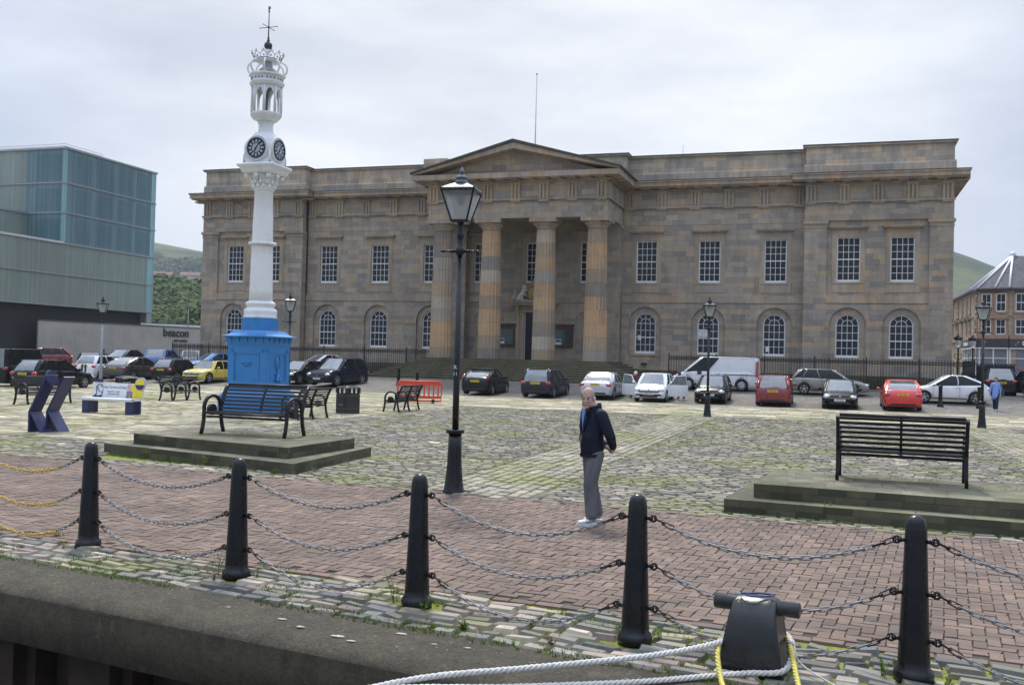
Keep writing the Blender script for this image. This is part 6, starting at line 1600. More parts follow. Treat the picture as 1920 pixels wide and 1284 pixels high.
# ================================================================ hills, woods, houses
def terr(x,y):
    d=y-250; base=2+max(0,d)*.055
    h=150*(1/(1+math.exp(-(y-800)/120.)))+base*.35
    h+=18*math.sin(x*.0043+1.3)+9*math.sin(x*.011+y*.006)+5*math.sin(x*.027-y*.013)
    h-=max(0,(x+100))*.22*min(1,max(0,(y-500)/400.)); h=max(h,5)
    return max(.2,h*min(1,max(0,(y-150)/300.)))-.5
hm,n_,b_=newmat('hillside_grass'); o_=n_.coord()
c_=n_.ramp(n_.noise(.006,7,.65,o_),[(.3,(.035,.055,.03)),(.45,(.06,.08,.04)),(.58,(.12,.13,.06)),(.7,(.05,.07,.04))]); c_=n_.mix(.5,c_,n_.ramp(n_.noise(.05,6,.7,o_),[(.3,.6),(.7,1.25)]),'MULTIPLY'); setc(n_,b_,'Base Color',c_); b_.inputs['Roughness'].default_value=1.; b_.inputs['Specular IOR Level'].default_value=.05
grid_sheet('hills',-1500,900,140,1500,hm,0,120,80,zf=terr)
def leafmat(name,a,c):
    m,n,b=newmat(name); o=n.coord(); setc(n,b,'Base Color',n.ramp(n.noise(.9,5,.7,o),[(.3,a),(.7,c)])); b.inputs['Roughness'].default_value=.8; b.inputs['Specular IOR Level'].default_value=.1; return m
lf=[leafmat('leaf_mid_green',(.035,.065,.015),(.09,.13,.035)),leafmat('leaf_light_green',(.06,.10,.02),(.14,.18,.05)),leafmat('leaf_dark_green',(.02,.042,.015),(.05,.08,.03))]
bark=simple('tree_bark',(.07,.055,.04),.9,0,.3,4,.4)
rt=random.Random(3)
def tree(x,y,z,H,mi,label,ls=.5,nl=900):
    t=empty('tree',(x,y,z),rt.uniform(0,6),label,'tree','trees beyond the yard wall')
    b=MB(); b.tube([(0,0,0),(.1,0,H*.3),(0,.1,H*.6)],[H*.03,H*.022,H*.01],7)
    cl=[]
    for k in range(9):
        a=rt.uniform(0,6.28); r=rt.uniform(.1,.3)*H; zz=rt.uniform(.38,.85)*H; c=Vector((math.cos(a)*r,math.sin(a)*r,zz)); cl.append((c,rt.uniform(.13,.2)*H)); b.tube([(0,0,zz*.55),tuple(c*.6+Vector((0,0,zz*.3))),tuple(c)],[H*.012,H*.008,H*.003],5)
    cl.append((Vector((0,0,H*.84)),.17*H)); b.build('trunk',bark,t)
    l=MB()
    for k in range(nl):
        c,r=rt.choice(cl); d=Vector((rt.gauss(0,1),rt.gauss(0,1),rt.gauss(0,1))).normalized()*r*rt.uniform(.55,1.05); p=c+d
        n_=(d.normalized()+Vector((rt.uniform(-.6,.6),rt.uniform(-.6,.6),rt.uniform(-.2,.8)))).normalized(); u=n_.orthogonal().normalized(); v=n_.cross(u); s=ls*rt.uniform(.6,1.3)
        l.add([tuple(p+u*s),tuple(p+v*s*.8),tuple(p-u*s),tuple(p-v*s*.8)],[(0,1,2,3)])
    l.build('crown',lf[mi],t,recalc=False); return t
kinds=('rounded mid-green tree','pale green spreading tree','dark green tree')
tn=['just right of the glass building','low behind the yard wall lettering','tallest in the gap left of the custom house','beside the custom house corner','behind the first lamp standard','against the dark wood','at the foot of the wooded slope']
for i,(x,y,H,mi) in enumerate(((-107,104,8.5,0),(-116,122,12,1),(-123,139,14,2),(-121,150,15,0),(-136,152,13,1),(-113,118,11,2),(-109,112,9,0))):
    tree(x,y,0.3,H,mi,kinds[mi]+' '+tn[i],.45,1300)
def woods(name,pts,mat,smin,smax,nl):
    b=MB(); nl=int(nl*4.5)
    for x,y,z in pts:
        s=rt.uniform(smin,smax); 
        for k in range(nl):
            d=Vector((rt.gauss(0,1),rt.gauss(0,1),abs(rt.gauss(0,1))*.9)).normalized(); p=Vector((x,y,z))+Vector((d.x*s,d.y*s,d.z*s*.9)); n_=(d+Vector((rt.uniform(-.5,.5),)*3)).normalized(); u=n_.orthogonal().normalized(); v=n_.cross(u); q=s*.13*rt.uniform(.6,1.3)
            b.add([tuple(p+u*q),tuple(p+v*q),tuple(p-u*q),tuple(p-v*q)],[(0,1,2,3)])
    return tag(b.build(name,mat,recalc=False),None,None,None,'stuff')
def dirpts(n,a0,a1,d0,d1,lift):
    out=[]
    for k in range(n):
        a=math.radians(rt.uniform(a0,a1)); d=rt.uniform(d0,d1); x=21.1-math.sin(a)*d; y=-70+math.cos(a)*d; out.append((x,y,terr(x,y)+lift))
    return out
def slope(lo,hi,n,d0,d1,z0,z1,w):
    out=[]
    for k in range(n):
        a=math.radians(rt.uniform(lo,hi)); t=rt.random(); d=d0+(d1-d0)*t; out.append((21.1-math.sin(a)*d,-70+math.cos(a)*d,z0+(z1-z0)*t+rt.uniform(-1,1)*w))
    return out
woods('near_wood',slope(33,43,170,270,430,5,27,1.),lf[0],4,7.5,42); woods('near_wood',slope(33,43,90,280,430,6,26,1.),lf[1],3.5,6,42); woods('near_wood',slope(33,43,70,260,420,4,25,1.),lf[2],3.5,6.5,42)
for nm,a0,a1 in (('left',33,43),):
    pts=[p for p in dirpts(700,a0,a1,800,1330,2)]
    woods('hillside_wood',pts[::2],lf[2],7,13,22); woods('hillside_wood',pts[1::2],lf[0],6,12,22)
hr=simple('house_roof_red_brown',(.13,.07,.06),.8,0,.3,.5); hwm=simple('house_render_pale',(.42,.36,.32),.8,0,.3,.3)
hbk=0
for row,(d,zz,nh) in enumerate(((560,29,9),(590,35,8),(620,40,6))):
    for k in range(nh):
        a=math.radians(41.5-k*(8.6/nh)-row*.5); x=21.1-math.sin(a)*d; y=-70+math.cos(a)*d
        t=empty('house',(x,y,zz+k*.25*row),-a*.0+.5,'distant terraced house, %s in the %s hillside row'%(('first','second','third','fourth','fifth','sixth','seventh','eighth','ninth')[k],('lowest','middle','upper')[row]),'house','terraced houses on the hillside')
        b=MB(); b.box(-5.5,5.5,-4,4,-12,5.5); b.build('wall',hwm,t); b=MB(); b.prism([(-4.5,5.5),(4.5,5.5),(0,7.6)],-5.8,5.8,axis='x'); b.build('roof',hr,t)
        b=MB(); b.box(-.5,.5,-.4,.4,6.8,8.3); b.build('chimney',hwm,t)
        for wx in (-3,0,3):
            b=MB(); b.box(wx-.6,wx+.6,-4.05,-3.98,2.2,3.6); b.build('window',gl,t)
# pale shed roof and lamp standards behind the yard wall
t=empty('shed',(-66,56,0),.9,'long white low shed roof showing above the yard wall','shed'); b=MB(); b.box(-14,14,-4,4,0,5.3); b.build('wall',hwm,t); b=MB(); b.box(-14.3,14.3,-4.3,4.3,5.3,5.75); b.build('roof',sash,t)
for i,(x,y) in enumerate(((-62.5,44),(-63.5,51),(-65.0,58.5))):
    t=empty('lamp_standard',(x,y,0),.6,('left','middle','right')[i]+' tall thin lamp standard above the yard wall','street lamp','thin lamp standards beyond the yard wall'); b=MB(); b.tube([(0,0,0),(0,0,8.2)],[.09,.06],6); b.build('post',galvp,t); b=MB(); b.box(-.8,.1,-.12,.12,8.15,8.3); b.build('lamp_head',galvp,t)
# ================================================================ people
def organic(name,caps,mat,parent,vox=.012,smooth=6,mods=None,M=None):
    """tapered capsules fused into one continuous skin. caps: (p0,r0,p1,r1[,(sx,sy,sz)])"""
    b=MB()
    for c in caps:
        if c[0]=='s': b.sphere(c[1],c[2],20,14,sc=c[3] if len(c)>3 else (1,1,1)); continue
        p0,r0,p1,r1=c[:4]; fl=c[4] if len(c)>4 else (1,1); up=c[5] if len(c)>5 else (0,1,0)
        P0,P1=Vector(p0),Vector(p1); d=(P1-P0); L=d.length; d.normalize(); pts=[];rr=[]
        for k in range(5): a=k/4*PI/2; pts.append(P0-d*r0*min(fl)*math.cos(a)); rr.append(max(.002,r0*math.sin(a)))
        for k in range(5): a=PI/2-k/4*PI/2; pts.append(P1+d*r1*min(fl)*math.cos(a)); rr.append(max(.002,r1*math.sin(a)))
        b.tube(pts,rr,16,flat=fl,up=up)
    o=b.build(name,mat,parent)
    if M is not None: o.data.transform(M)
    m=o.modifiers.new('fuse','REMESH'); m.mode='VOXEL'; m.voxel_size=vox; m.use_smooth_shade=True
    s=o.modifiers.new('soft','SMOOTH'); s.iterations=smooth; s.factor=.5
    me=bpy.data.meshes.new_from_object(o.evaluated_get(bpy.context.evaluated_depsgraph_get())); old=o.data; o.modifiers.clear(); o.data=me; bpy.data.meshes.remove(old); me.name=name
    for p in me.polygons: p.use_smooth=True
    me.materials.clear(); me.materials.append(mat); return o
def cloth(name,c,rough=.8,scale=4,bump=.6):
    if name in MATS: return MATS[name]
    m,n,b=newmat(name); o=n.coord(); f=n.noise(scale,5,.6,n.scale(o,(1,1,.55))); setc(n,b,'Base Color',n.ramp(f,[(.3,tuple(x*.72 for x in c)),(.7,tuple(min(1,x*1.2) for x in c))])); b.inputs['Roughness'].default_value=rough; b.inputs['Specular IOR Level'].default_value=.2
    w_=n.n('ShaderNodeTexWave'); w_.inputs['Scale'].default_value=scale*.7; w_.inputs['Distortion'].default_value=9; w_.inputs['Detail'].default_value=3; n.L.new(n.scale(o,(1,1,.5)),w_.inputs[0])
    setc(n,b,'Normal',n.bump(n.math('ADD',n.math('MULTIPLY',w_.outputs['Fac'],.5),f),bump,.02)); return m
skin=simple('skin_weathered',(.47,.31,.25),.65,0,.25,22,.35,bscale=90,dirt=(.42,.24,.19)); skin.node_tree.nodes['Principled BSDF'].inputs['Subsurface Weight'].default_value=.08
navyj=cloth('navy_jacket_cloth',(.010,.014,.030),.75,5,.5); greyt=cloth('grey_trouser_cloth',(.125,.127,.138),.85,5,1.); shirt=cloth('blue_shirt_cloth',(.16,.30,.62),.8,8,.3)
shoew=simple('white_trainer',(.62,.63,.64),.5,0,.08,12,.1); shoed=simple('shoe_navy_grey',(.10,.12,.18),.6); eyem=simple('eye_dark',(.03,.025,.02),.2); hairw=simple('white_hair',(.66,.64,.62),.9,0,.2,40,.5); wire=simple('spectacle_wire',(.25,.24,.22),.3,.8)
lipm=simple('lip_skin',(.36,.17,.14),.5)
def head_caps(c,yaw,tilt=0.):
    return None
def hand_caps(w,dirv,side,curl=.6,up=Vector((0,0,1))):
    """palm plus five curled fingers; w wrist, dirv pointing direction, side = thumb direction"""
    d=dirv.normalized(); s=side.normalized(); n=d.cross(s).normalized(); out=[]
    pc=w+d*.05; out.append((tuple(w),.021,tuple(w+d*.045),.028)); 
    for k,o_ in enumerate((-.028,-.01,.01,.028)):
        a=w+d*.035+s*o_*.9; b_=w+d*.088+s*o_; out.append((tuple(a),.013,tuple(b_),.011))
        L=(.062,.074,.070,.058)[3-k]; c1=b_+(d*math.cos(curl)+n*math.sin(curl))*L*.5; c2=c1+(d*math.cos(curl*2.1)+n*math.sin(curl*2.1))*L*.5
        out.append((tuple(b_),.0105,tuple(c1),.0095)); out.append((tuple(c1),.0095,tuple(c2),.0078))
    t0=w+d*.03+s*.026; t1=t0+(d*.6+s*.7+n*.25)*.042; t2=t1+(d*.9+s*.1+n*.4)*.03
    out+=[(tuple(t0),.013,tuple(t1),.0115),(tuple(t1),.0115,tuple(t2),.009)]
    return out
V=Vector
def man():
    t=empty('person',(18.19,-57.65,.012),0,'elderly bald man in navy jacket and grey trousers, hands clasped behind his back','person')
    f=V((math.sin(YAW),math.cos(YAW),0)); rr_=V((math.cos(YAW),-math.sin(YAW),0))
    face=(-rr_*.92-f*.39).normalized(); t.rotation_euler[2]=math.atan2(face.y,face.x)+PI/2   # local -Y is his front
    hz=1.58; hy=-.075; hyaw=.78   # head turned to his left, towards the camera
    HM=TR(0,hy,hz)@RZ(hyaw)@RX(.06)
    # --- body (head, neck, torso, arms, hands, legs) as one skin
    caps=[(( 0,.02,.98),.13,(0,.02,1.2),.13),((0,.01,1.25),.12,(0,.03,1.38),.10),((-.13,.03,1.40),.055,(.13,.03,1.40),.055),((0,.01,1.40),.06,(0,-.045,1.52),.055)]
    for s in (-1,1):
        e=(s*.255,.10,1.12); wq=(s*.065,.255,.955)
        caps+=[((s*.16,.03,1.38),.05,e,.04),(e,.038,wq,.026)]
    kn={1:(.10,-.07,.50),-1:(-.10,.05,.50)}; an={1:(.115,-.06,.09),-1:(-.11,.14,.10)}
    for s in (-1,1): caps+=[((s*.085,.02,.92),.08,kn[s],.055),(kn[s],.052,(an[s][0],an[s][1],.13),.035)]
    H=[]
    def hc(p): return tuple(HM@V(p))
    def hs(c,r,sc=(1,1,1)): return ('H',c,r,sc)
    body=organic('body',caps+hand_caps(V((.065,.255,.955)),V((-.9,.3,-.2)),V((0,.2,.9)),.8)+hand_caps(V((-.065,.265,.94)),V((.9,.35,-.3)),V((0,.3,.8)),.8),skin,t,.0075,3)
    # head: cranium, jaw, cheek, brow, nose, ears fused with the neck
    b=MB()
    def S(c,r,sc): b.sphere(c,r,24,16,sc=sc,M=HM)
    S((0,.012,.055),.1,(.76,.96,.98)); S((0,-.022,-.02),.075,(.86,.98,1.1)); S((0,-.045,-.088),.038,(1.1,.9,.72)); S((0,-.03,-.065),.052,(1.12,1.0,.9))
    for s in (-1,1):
        S((s*.036,-.062,-.018),.026,(1.,.75,1.)); S((s*.030,-.082,.038),.022,(1.3,.5,.55)); S((s*.077,.008,-.005),.03,(.28,.62,1.05)); S((s*.046,-.03,-.06),.036,(.8,1,1.1))
    b.tube([HM@V((0,-.085,.03)),HM@V((0,-.108,-.005)),HM@V((0,-.122,-.026))],[.009,.012,.015],10); S((0,-.112,-.03),.015,(1.35,.9,.7)); S((0,-.093,-.058),.02,(1.25,.5,.42)); S((0,-.086,-.1),.02,(1.2,.8,.7))
    b.tube([tuple(HM@V((0,.01,-.05))),(0,.0,1.50),(0,.015,1.43)],[.062,.06,.07],18)
    ho=b.build('head',skin,t)
    m=ho.modifiers.new('fuse','REMESH'); m.mode='VOXEL'; m.voxel_size=.0042; s_=ho.modifiers.new('soft','SMOOTH'); s_.iterations=3; s_.factor=.5
    me=bpy.data.meshes.new_from_object(ho.evaluated_get(bpy.context.evaluated_depsgraph_get()))
    # weld head and body into one mesh
    bm=bmesh.new(); bm.from_mesh(body.data); bm.from_mesh(me); bm.to_mesh(body.data); bm.free(); bpy.data.objects.remove(ho)
    for p in body.data.polygons: p.use_smooth=True
    m=body.modifiers.new('weld','REMESH'); m.mode='VOXEL'; m.voxel_size=.0045; s_=body.modifiers.new('soft','SMOOTH'); s_.iterations=1
    me=bpy.data.meshes.new_from_object(body.evaluated_get(bpy.context.evaluated_depsgraph_get())); body.modifiers.clear(); body.data=me
    for p in me.polygons: p.use_smooth=True
    me.materials.clear(); me.materials.append(skin)
    for s in (-1,1):
        e=MB(); e.sphere((s*.031,-.083,.013),.0115,12,8,M=HM,sc=(1.2,.6,.75)); e.build('eye',eyem,t)
        e=MB(); e.tube([HM@V((s*.016,-.097,.042)),HM@V((s*.032,-.099,.048)),HM@V((s*.05,-.088,.040))],[.003,.0045,.003],6); e.build('eyebrow',simple('grey_brow',(.30,.24,.20),.9),t)
    e=MB(); e.tube([HM@V((x,-.100+abs(x)*.35,-.062-abs(x)*.12)) for x in (-.024,-.012,0,.012,.024)],[.002,.0045,.005,.0045,.002],6); e.build('mouth',lipm,t)
    g=MB()
    for s in (-1,1):
        g.tube([HM@V((s*.033+.0215*math.cos(a),-.112+abs(.2*(s*.033+.0215*math.cos(a))),.008+.0165*math.sin(a))) for a in [2*PI*i/18 for i in range(19)]],.0016,5,cap=False)
        g.tube([HM@V((s*.055,-.1,.014)),HM@V((s*.072,-.05,.014)),HM@V((s*.08,.01,.01))],.0014,5)
    g.tube([HM@V((-.012,-.111,.012)),HM@V((0,-.115,.016)),HM@V((.012,-.111,.012))],.0016,5); g.build('glasses',wire,t)
    hr_=MB()
    for s in (-1,1): hr_.sphere((s*.068,.04,.0),.036,12,8,M=HM,sc=(.45,1.2,1.0))
    hr_.sphere((0,.085,-.01),.05,14,8,M=HM,sc=(1.1,.42,.75)); hr_.build('hair',hairw,t)
    # --- clothes
    jc=[((0,.0,.93),.172,(0,-.015,1.1),.182,(1,.84)),((0,-.015,1.1),.18,(0,.02,1.33),.165,(1,.80)),((-.12,.035,1.395),.075,(.12,.035,1.395),.075),((0,.03,1.36),.13,(0,.03,1.40),.1)]
    for s in (-1,1):
        e=(s*.268,.115,1.115); wq=(s*.115,.235,.985)
        jc+=[((s*.17,.035,1.375),.083,e,.066),(e,.066,wq,.052)]
    jc+=[((0,.03,1.44),.082,(0,.035,1.475),.078)]
    jk=organic('jacket',jc,navyj,t,.0095,5)
    # hem: cut below the waist, keep the collar open
    bm=bmesh.new(); bm.from_mesh(jk.data)
    bmesh.ops.bisect_plane(bm,geom=bm.verts[:]+bm.edges[:]+bm.faces[:],plane_co=(0,0,.845),plane_no=(0,0,-1),clear_outer=True)
    bmesh.ops.bisect_plane(bm,geom=bm.verts[:]+bm.edges[:]+bm.faces[:],plane_co=(0,-.02,1.478),plane_no=(0,-.42,1),clear_outer=True)
    bm.to_mesh(jk.data); bm.free()
    h=MB(); h.ring([[(.178*math.cos(a),-.0+.152*math.sin(a),z) for a in [2*PI*i/32 for i in range(32)]] for z in (.848,.852,.885,.89)],0,True,False,False); h.build('jacket_hem',navyj,jk)
    h=MB(); h.ring([[((.078+dr)*math.cos(a),.012+(.085+dr)*math.sin(a),z+.028*math.sin(a)) for a in [-PI/2+.45+(2*PI-.9)*i/28 for i in range(29)]] for z,dr in ((1.43,.022),(1.475,.014),(1.505,.012),(1.507,.004),(1.47,.0))],0,True,False,False,False); h.build('collar',navyj,jk)
    # open front showing the blue shirt
    sh=MB(); sh.prism([(-.045,1.46),(.05,1.46),(.03,1.30),(.012,1.17),(-.012,1.17),(-.03,1.30)],-.142,-.105); sh.build('shirt',shirt,t)
    for s in (-1,1):
        l=MB(); l.add([tuple(v) for v in [(s*.05,-.12,1.485),(s*.095,-.125,1.43),(s*.055,-.165,1.22),(s*.012,-.165,1.14),(s*.028,-.15,1.3)]],[(0,1,2,3,4)]); l.add([(s*.05,-.115,1.48),(s*.09,-.118,1.43),(s*.055,-.155,1.22),(s*.012,-.155,1.14)],[(0,1,2,3)])
        l.build('lapel',navyj,jk)
    z_=MB(); z_.tube([(.004,-.163,1.13),(.003,-.17,1.0),(.0,-.155,.86)],.005,6); z_.build('zip',wire,jk)
    tc_=[((0,.01,.90),.145,(0,.015,.99),.15,(1,.85))]
    for s in (-1,1): tc_+=[((s*.075,.015,.88),.108,kn[s],.088),(kn[s],.086,(an[s][0],an[s][1]+.01,.12),.078)]
    tr_=organic('trousers',tc_,greyt,t,.0095,4)
    bm=bmesh.new(); bm.from_mesh(tr_.data); bmesh.ops.bisect_plane(bm,geom=bm.verts[:]+bm.edges[:]+bm.faces[:],plane_co=(0,0,.075),plane_no=(0,0,-1),clear_outer=True); bm.to_mesh(tr_.data); bm.free()
    for s in (-1,1):
        x,y,_=an[s]; zf=0 if s>0 else 0
        so_=organic('shoe',[((x,y+.045,.05),.042,(x,y-.05,.05),.045,(1,.9)),((x,y-.05,.045),.045,(x,y-.155,.036),.035,(1.12,.75)),((x,y+.03,.08),.038,(x,y,.09),.04)],shoew,t,.006,3)
        sl=MB(); pts=[(x+.047*math.cos(a)*(1.05 if math.sin(a)<0 else .88),y-.05+(.15 if math.sin(a)>0 else .145)*math.sin(a)) for a in [2*PI*i/24 for i in range(24)]]; sl.ring([[(px,py,z) for px,py in pts] for z in (0,.004,.024)],0,False); sl.build('sole',shoed if False else shoew,so_)
        st_=MB(); st_.tube([(x+.046,y-.09,.05),(x+.05,y-.02,.045),(x+.044,y+.05,.06)],.006,6); st_.build('stripe',shoed,so_)
    return t
man()
def walker(loc,rz,coat,coatlen,trous,label,hair,hairr=1.0,H=1.64,bend=0.,step=.14,bag=False,arms='down',legs=True):
    t=empty('person',loc,rz,label,'person'); k=H/1.72; B=lambda p: (p[0]*k,(p[1]-bend*max(0,p[2]-.9))*k,(p[2]-abs(bend)*.35*max(0,p[2]-.9))*k)
    def cp(l): return [(B(c[0]),c[1]*k,B(c[2]),c[3]*k)+tuple(c[4:]) if c[0]!='s' else ('s',B(c[1]),c[2]*k)+tuple(c[3:]) for c in l]
    hands={'down':((.25,.0,1.12),(.26,-.10,.88)),'hold':((.25,.05,1.14),(.14,-.2,1.12))}
    body=[((0,0,.95),.12,(0,.02,1.35),.11),((0,.01,1.4),.055,(0,-.005,1.54),.05),('s',(0,-.005,1.60),.098,(.82,.98,1.18)),('s',(0,-.03,1.545),.05,(1,1,.9)),('s',(0,-.105,1.585),.017,(1,1,1.2)),('s',(.08,.0,1.59),.02,(.5,.8,1.3)),('s',(-.08,.0,1.59),.02,(.5,.8,1.3))]
    cc=[((0,.0,.95),.175,(0,0,1.1),.155,(1,.8)),((0,0,1.1),.155,(0,.02,1.34),.155,(1,.78)),((-.12,.02,1.40),.07,(.12,.02,1.40),.07),((0,.0,1.0),.16,(0,0,coatlen),.185,(1,.8))]
    for s in (-1,1):
        e,w_=hands[arms if s<0 or arms!='one' else 'down']; e=(s*e[0],e[1],e[2]); w2=(s*w_[0],w_[1],w_[2]); body+=[((s*.16,.02,1.38),.045,e,.036),(e,.035,w2,.024)]; cc+=[((s*.17,.02,1.37),.072,e,.062),(e,.06,tuple(V(e).lerp(V(w2),.85)),.05)]
        body+=[(c[0],c[1],c[2],c[3]) for c in hand_caps(V(w2),V((0,-.25,-1)),V((-s,-.2,0)),.4)]
        if legs: body+=[((s*.085,0,.9),.07,(s*.09,-s*step*.6,.5),.05),((s*.09,-s*step*.6,.5),.05,(s*.09,-s*step,.08),.035)]
    bo=organic('body',cp(body),skin,t,.009,2); co=organic('coat',cp(cc),coat,t,.014,5)
    if legs:
        tc_=[((0,0,.88),.14,(0,0,.94),.14,(1,.85))]
        for s in (-1,1): tc_+=[((s*.08,0,.86),.1,(s*.09,-s*step*.6,.5),.078),((s*.09,-s*step*.6,.5),.078,(s*.09,-s*step,.12),.068)]
        organic('trousers',cp(tc_),trous,t,.014,4)
        for s in (-1,1): organic('shoe',cp([((s*.09,-s*step+.04,.045),.04,(s*.09,-s*step-.15,.038),.034)]),shoew,t,.01,2)
    organic('hair',cp([('s',(0,.022,1.635),.108*hairr,(.86,.98,.98)),('s',(0,.05,1.58),.085*hairr,(.95,.8,1.1))]),hair,t,.01,2)
    for s in (-1,1):
        e=MB(); e.sphere(B((s*.032,-.098,1.61)),.011*k,8,6); e.build('eye',eyem,t)
    e=MB(); e.tube([B((-.02,-.098,1.545)),B((0,-.104,1.543)),B((.02,-.098,1.545))],.004,5); e.build('mouth',lipm,t)
    if bag:
        b=MB(); b.bevbox(.27,.36,-.12,.16,.72,1.05,.03); 
        b.tube([(.31,.1,1.04),(.25,.05,1.3),(.18,.02,1.45),(.22,-.04,1.3),(.30,-.08,1.04)],.014,6); b.build('shoulder_bag',simple('bag_black',(.015,.015,.02),.5),t)
    return t
cb=cloth('light_blue_raincoat',(.22,.34,.70),.7,4,.6); nv=cloth('navy_trouser_cloth',(.02,.025,.07),.8); brown=simple('short_brown_hair',(.11,.065,.04),.9,0,.2,40,.5)
walker((28.85,-15.6,zg(28.8,-15.6)),-.38,cb,.72,nv,'woman in a light blue raincoat and navy trousers walking towards the camera','%s'%'' and None or brown,1.05,1.66,bag=True)
walker((10.5,-16.0,zg(11,-16.)),2.6,cloth('maroon_jumper',(.13,.02,.035),.8,6,.5),.86,nv,'white-haired person in maroon leaning into the white car by its left door',hairw,1.05,1.62,bend=.55)
walker((13.25,-15.9,zg(13.7,-15.9)),-2.4,cloth('dark_anorak',(.03,.04,.05),.8,6,.5),.86,nv,'person in dark clothes behind the open right-hand door of the white car',brown,1.05,1.66,bend=.35)
# ================================================================ weeds, grass, litter
rw=random.Random(11)
wm=[leafmat('weed_leaf_green',(.06,.12,.02),(.14,.22,.04)),leafmat('grass_yellow_green',(.12,.16,.03),(.26,.28,.07)),leafmat('dry_weed_brown',(.14,.10,.04),(.24,.18,.08))]
def weed(x,y,z,H,label,n=60,mi=0,spread=.09):
    t=empty('weed_plant',(x,y,z),rw.uniform(0,6),label,'weed','weeds growing in the paving')
    s=MB(); l=MB()
    for k in range(max(3,n//12)):
        a=rw.uniform(0,6.28); r=rw.uniform(.2,1)*spread; top=V((math.cos(a)*r,math.sin(a)*r,H*rw.uniform(.5,1))); base=top*.12; base.z=0; mid=V((top.x*.45,top.y*.45,top.z*.55)); s.tube([base,mid,top],[.0022,.0018,.001],4)
        for j in range(12):
            q=rw.uniform(.15,1); p=base.lerp(mid,q*2) if q<.5 else mid.lerp(top,q*2-1); d=V((rw.uniform(-1,1),rw.uniform(-1,1),rw.uniform(-.1,.8))).normalized(); w_=d.cross(V((0,0,1))).normalized(); L=rw.uniform(.012,.03)*(1.2 if H<.12 else 1.)
            l.add([tuple(p),tuple(p+d*L*.5+w_*L*.3),tuple(p+d*L),tuple(p+d*L*.5-w_*L*.3)],[(0,1,2,3)])
    s.build('stem',wm[2] if mi==2 else wm[0],t,recalc=False); l.build('leaves',wm[mi],t,recalc=False); return t
WD=[(13.62,-61.38,.16,50,0,'weeds at the back of the leftmost quay bollard'),(13.58,-61.7,.12,60,1,'low yellowish weeds in front of the leftmost quay bollard'),(15.72,-62.1,.34,90,1,'tall thin weeds left of the second quay bollard'),(15.82,-62.32,.2,90,2,'brownish weeds in front of the second quay bollard'),(16.12,-62.1,.16,60,0,'green weeds right of the second quay bollard'),
(17.66,-62.42,.30,90,1,'wispy tall weeds left of the third quay bollard'),(17.98,-62.55,.16,80,0,'weeds at the front foot of the third quay bollard'),(19.92,-62.62,.12,60,0,'small weeds right of the fourth quay bollard'),(21.45,-62.88,.16,90,0,'grassy weeds left of the large right-hand bollard'),(21.85,-62.95,.10,60,1,'low weeds right of the large right-hand bollard'),
(18.48,-62.95,.09,120,0,'round green weed clump on a stone by the coping'),(19.2,-63.05,.10,90,2,'brown and green weeds at the coping edge left of the fourth bollard'),(21.05,-55.98,.28,160,0,'bushy green weed at the foot of the right-hand platform'),(22.2,-56.1,.26,60,0,'upright weed growing from the right-hand platform step'),(20.4,-55.95,.12,60,2,'reddish weed low on the right-hand platform'),
(8.6,-54.15,.22,90,0,'weed against the left platform, leftmost'),(9.2,-54.3,.14,60,0,'small weed second from left along the left platform'),(10.3,-54.62,.24,110,1,'leafy weed in the middle of the left platform front'),(10.9,-54.75,.16,80,0,'weed right of the leafy one on the left platform front'),(12.0,-55.1,.14,100,0,'grassy clump at the left platform corner'),(12.5,-54.6,.12,80,1,'yellow-green clump right of the left platform corner'),
(5.6,-41.6,.3,60,0,'tall weed at the near leg of the bench right of the clock tower'),(5.7,-40.7,.26,60,0,'weed at the far leg of the bench right of the clock tower'),(5.9,-35.0,.2,80,0,'weeds under the bench before the orange barrier')]
for x,y,h,n,mi,l in WD: weed(x,y,.0,h,l,n,mi,.05+h*.25)
def blades(name,spots,mat,h0,h1,label=None):
    b=MB()
    for x,y,z in spots:
        for k in range(3):
            a=rw.uniform(0,6.28); h=rw.uniform(h0,h1); w_=h*.16; dx,dy=math.cos(a),math.sin(a); lx,ly=rw.uniform(-.6,.6)*h,rw.uniform(-.6,.6)*h; ox,oy=rw.uniform(-.012,.012),rw.uniform(-.012,.012)
            b.add([(x+ox-dx*w_,y+oy-dy*w_,z),(x+ox+dx*w_,y+oy+dy*w_,z),(x+ox+lx,y+oy+ly,z+h)],[(0,1,2)])
    return tag(b.build(name,mat,recalc=False),None,None,None,'stuff')
from mathutils import noise as mn
def patch(n,x0,x1,y0,y1,thr,sc,off,test=None,z=0.0):
    out=[]; tries=0
    while len(out)<n and tries<n*40:
        tries+=1; x=rw.uniform(x0,x1); y=rw.uniform(y0,y1)
        if mn.noise(V((x*sc+off,y*sc,off)))<thr: continue
        if test and not test(x,y): continue
        out.append((x,y,z))
    return out
onq=lambda x,y: True
qp=[qrot(x,y)+(.004,) for x,y,_ in patch(6500,10,30,-63.07,-61.9,.12,1.6,3.1)]+[qrot(x,y)+(.006,) for x,y,_ in patch(3000,10,30,-63.1,-62.9,-.15,1.1,8.)]
blades('joint_grass',qp[::2],wm[1],.012,.04); blades('joint_grass',qp[1::2],wm[0],.012,.045)
pf=lambda x,y: not (7.4<x<12.2 and -54.9<y<-51.3) and y>-56.1-.10*(x-18) and not(19.8<x and y<-50)
blades('square_grass',patch(9000,7,30,-56,-33,.13,.33,5.7,pf,.004),wm[1],.012,.04)
blades('square_grass',patch(3500,7,30,-56,-38,.28,.5,1.7,pf,.004),wm[0],.015,.045)
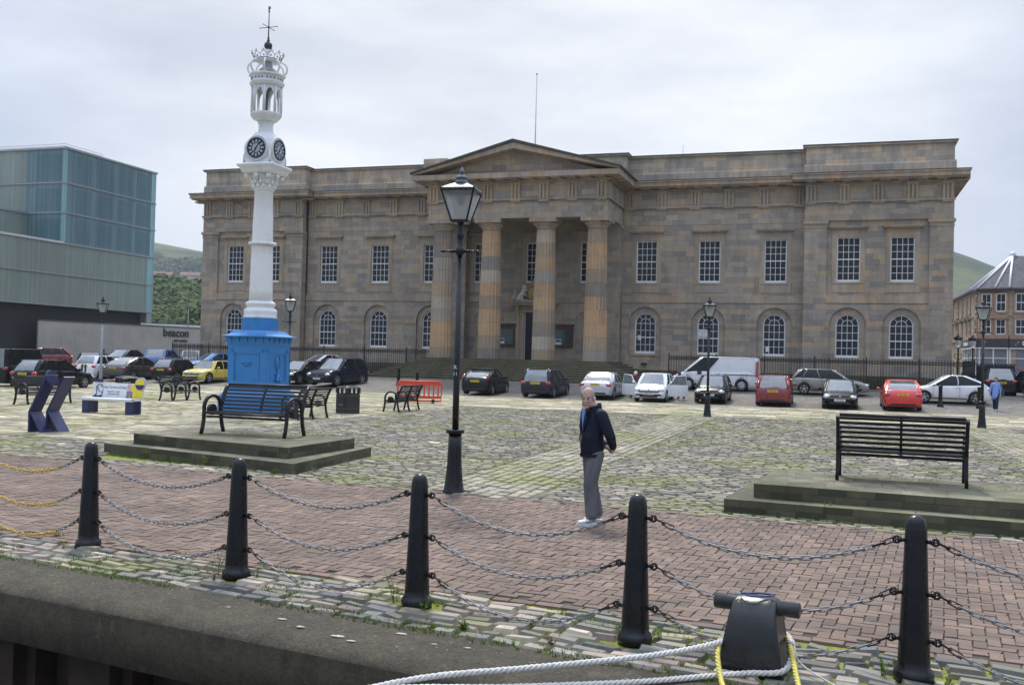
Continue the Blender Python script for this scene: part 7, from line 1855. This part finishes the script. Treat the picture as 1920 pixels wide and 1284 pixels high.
blades('platform_edge_grass',[(x,-53.85-.278*(x-7.3)*1.0-rw.uniform(0,.1),.0) for x in [rw.uniform(7.3,12.4) for _ in range(700)]]+[(x,-55.93-.108*(x-19.7)-rw.uniform(0,.12),.0) for x in [rw.uniform(19.7,26) for _ in range(900)]],wm[0],.015,.05)
blades('bench_moss',[(x,y,.402) for x,y,_ in patch(500,21,25,-54.6,-53.6,.0,1.2,2.,None)]+[(x,y,.402) for x,y,_ in patch(300,8.6,11,-52.9,-51.9,.0,1.2,2.,None)],wm[1],.008,.02)
# pale splashes and scraps on the coping
sp=MB()
def splat(x,y,r,e=1.4):
    X,Y=qrot(x,y); n=14; a0=rw.uniform(0,6.28); z=.0185
    vs=[(X+r*e*math.cos(2*PI*i/n)*rw.uniform(.35,1.2),Y+r*.6*math.sin(2*PI*i/n)*rw.uniform(.6,1.2),z) for i in range(n)]; sp.add([(X,Y,z+.001)]+vs,[(0,1+i,1+(i+1)%n) for i in range(n)])
for x,y,r in ((17.1,-63.35,.03),(17.35,-63.45,.035),(17.75,-63.5,.045),(17.9,-63.55,.03),(18.1,-63.2,.035),(16.5,-63.3,.02),(18.45,-63.3,.02),(18.7,-63.25,.025)): splat(x,y,r)
for k in range(240): splat(rw.uniform(13,21),rw.uniform(-63.5,-63.08),rw.choice((.003,.004,.006,.009)),1.1)
tag(sp.build('bird_droppings',simple('dropping_white',(.36,.35,.32),.8,0,.3,60),recalc=False),None,None,None,'stuff')
# ================================================================ air
hz_=MB(); hz_.box(-1505,905,-75,1502,-7.5,230); hzo=hz_.build('haze',None); hzo.data.materials.clear()
hm_=bpy.data.materials.new('haze_air'); hm_.use_nodes=True; t_=hm_.node_tree; t_.nodes.clear(); o1=t_.nodes.new('ShaderNodeOutputMaterial'); pv=t_.nodes.new('ShaderNodeVolumePrincipled'); pv.inputs['Color'].default_value=(.80,.88,1,1); pv.inputs['Density'].default_value=.00021; pv.inputs['Anisotropy'].default_value=.1
t_.links.new(pv.outputs[0],o1.inputs['Volume']); hzo.data.materials.append(hm_); tag(hzo,kind='stuff')
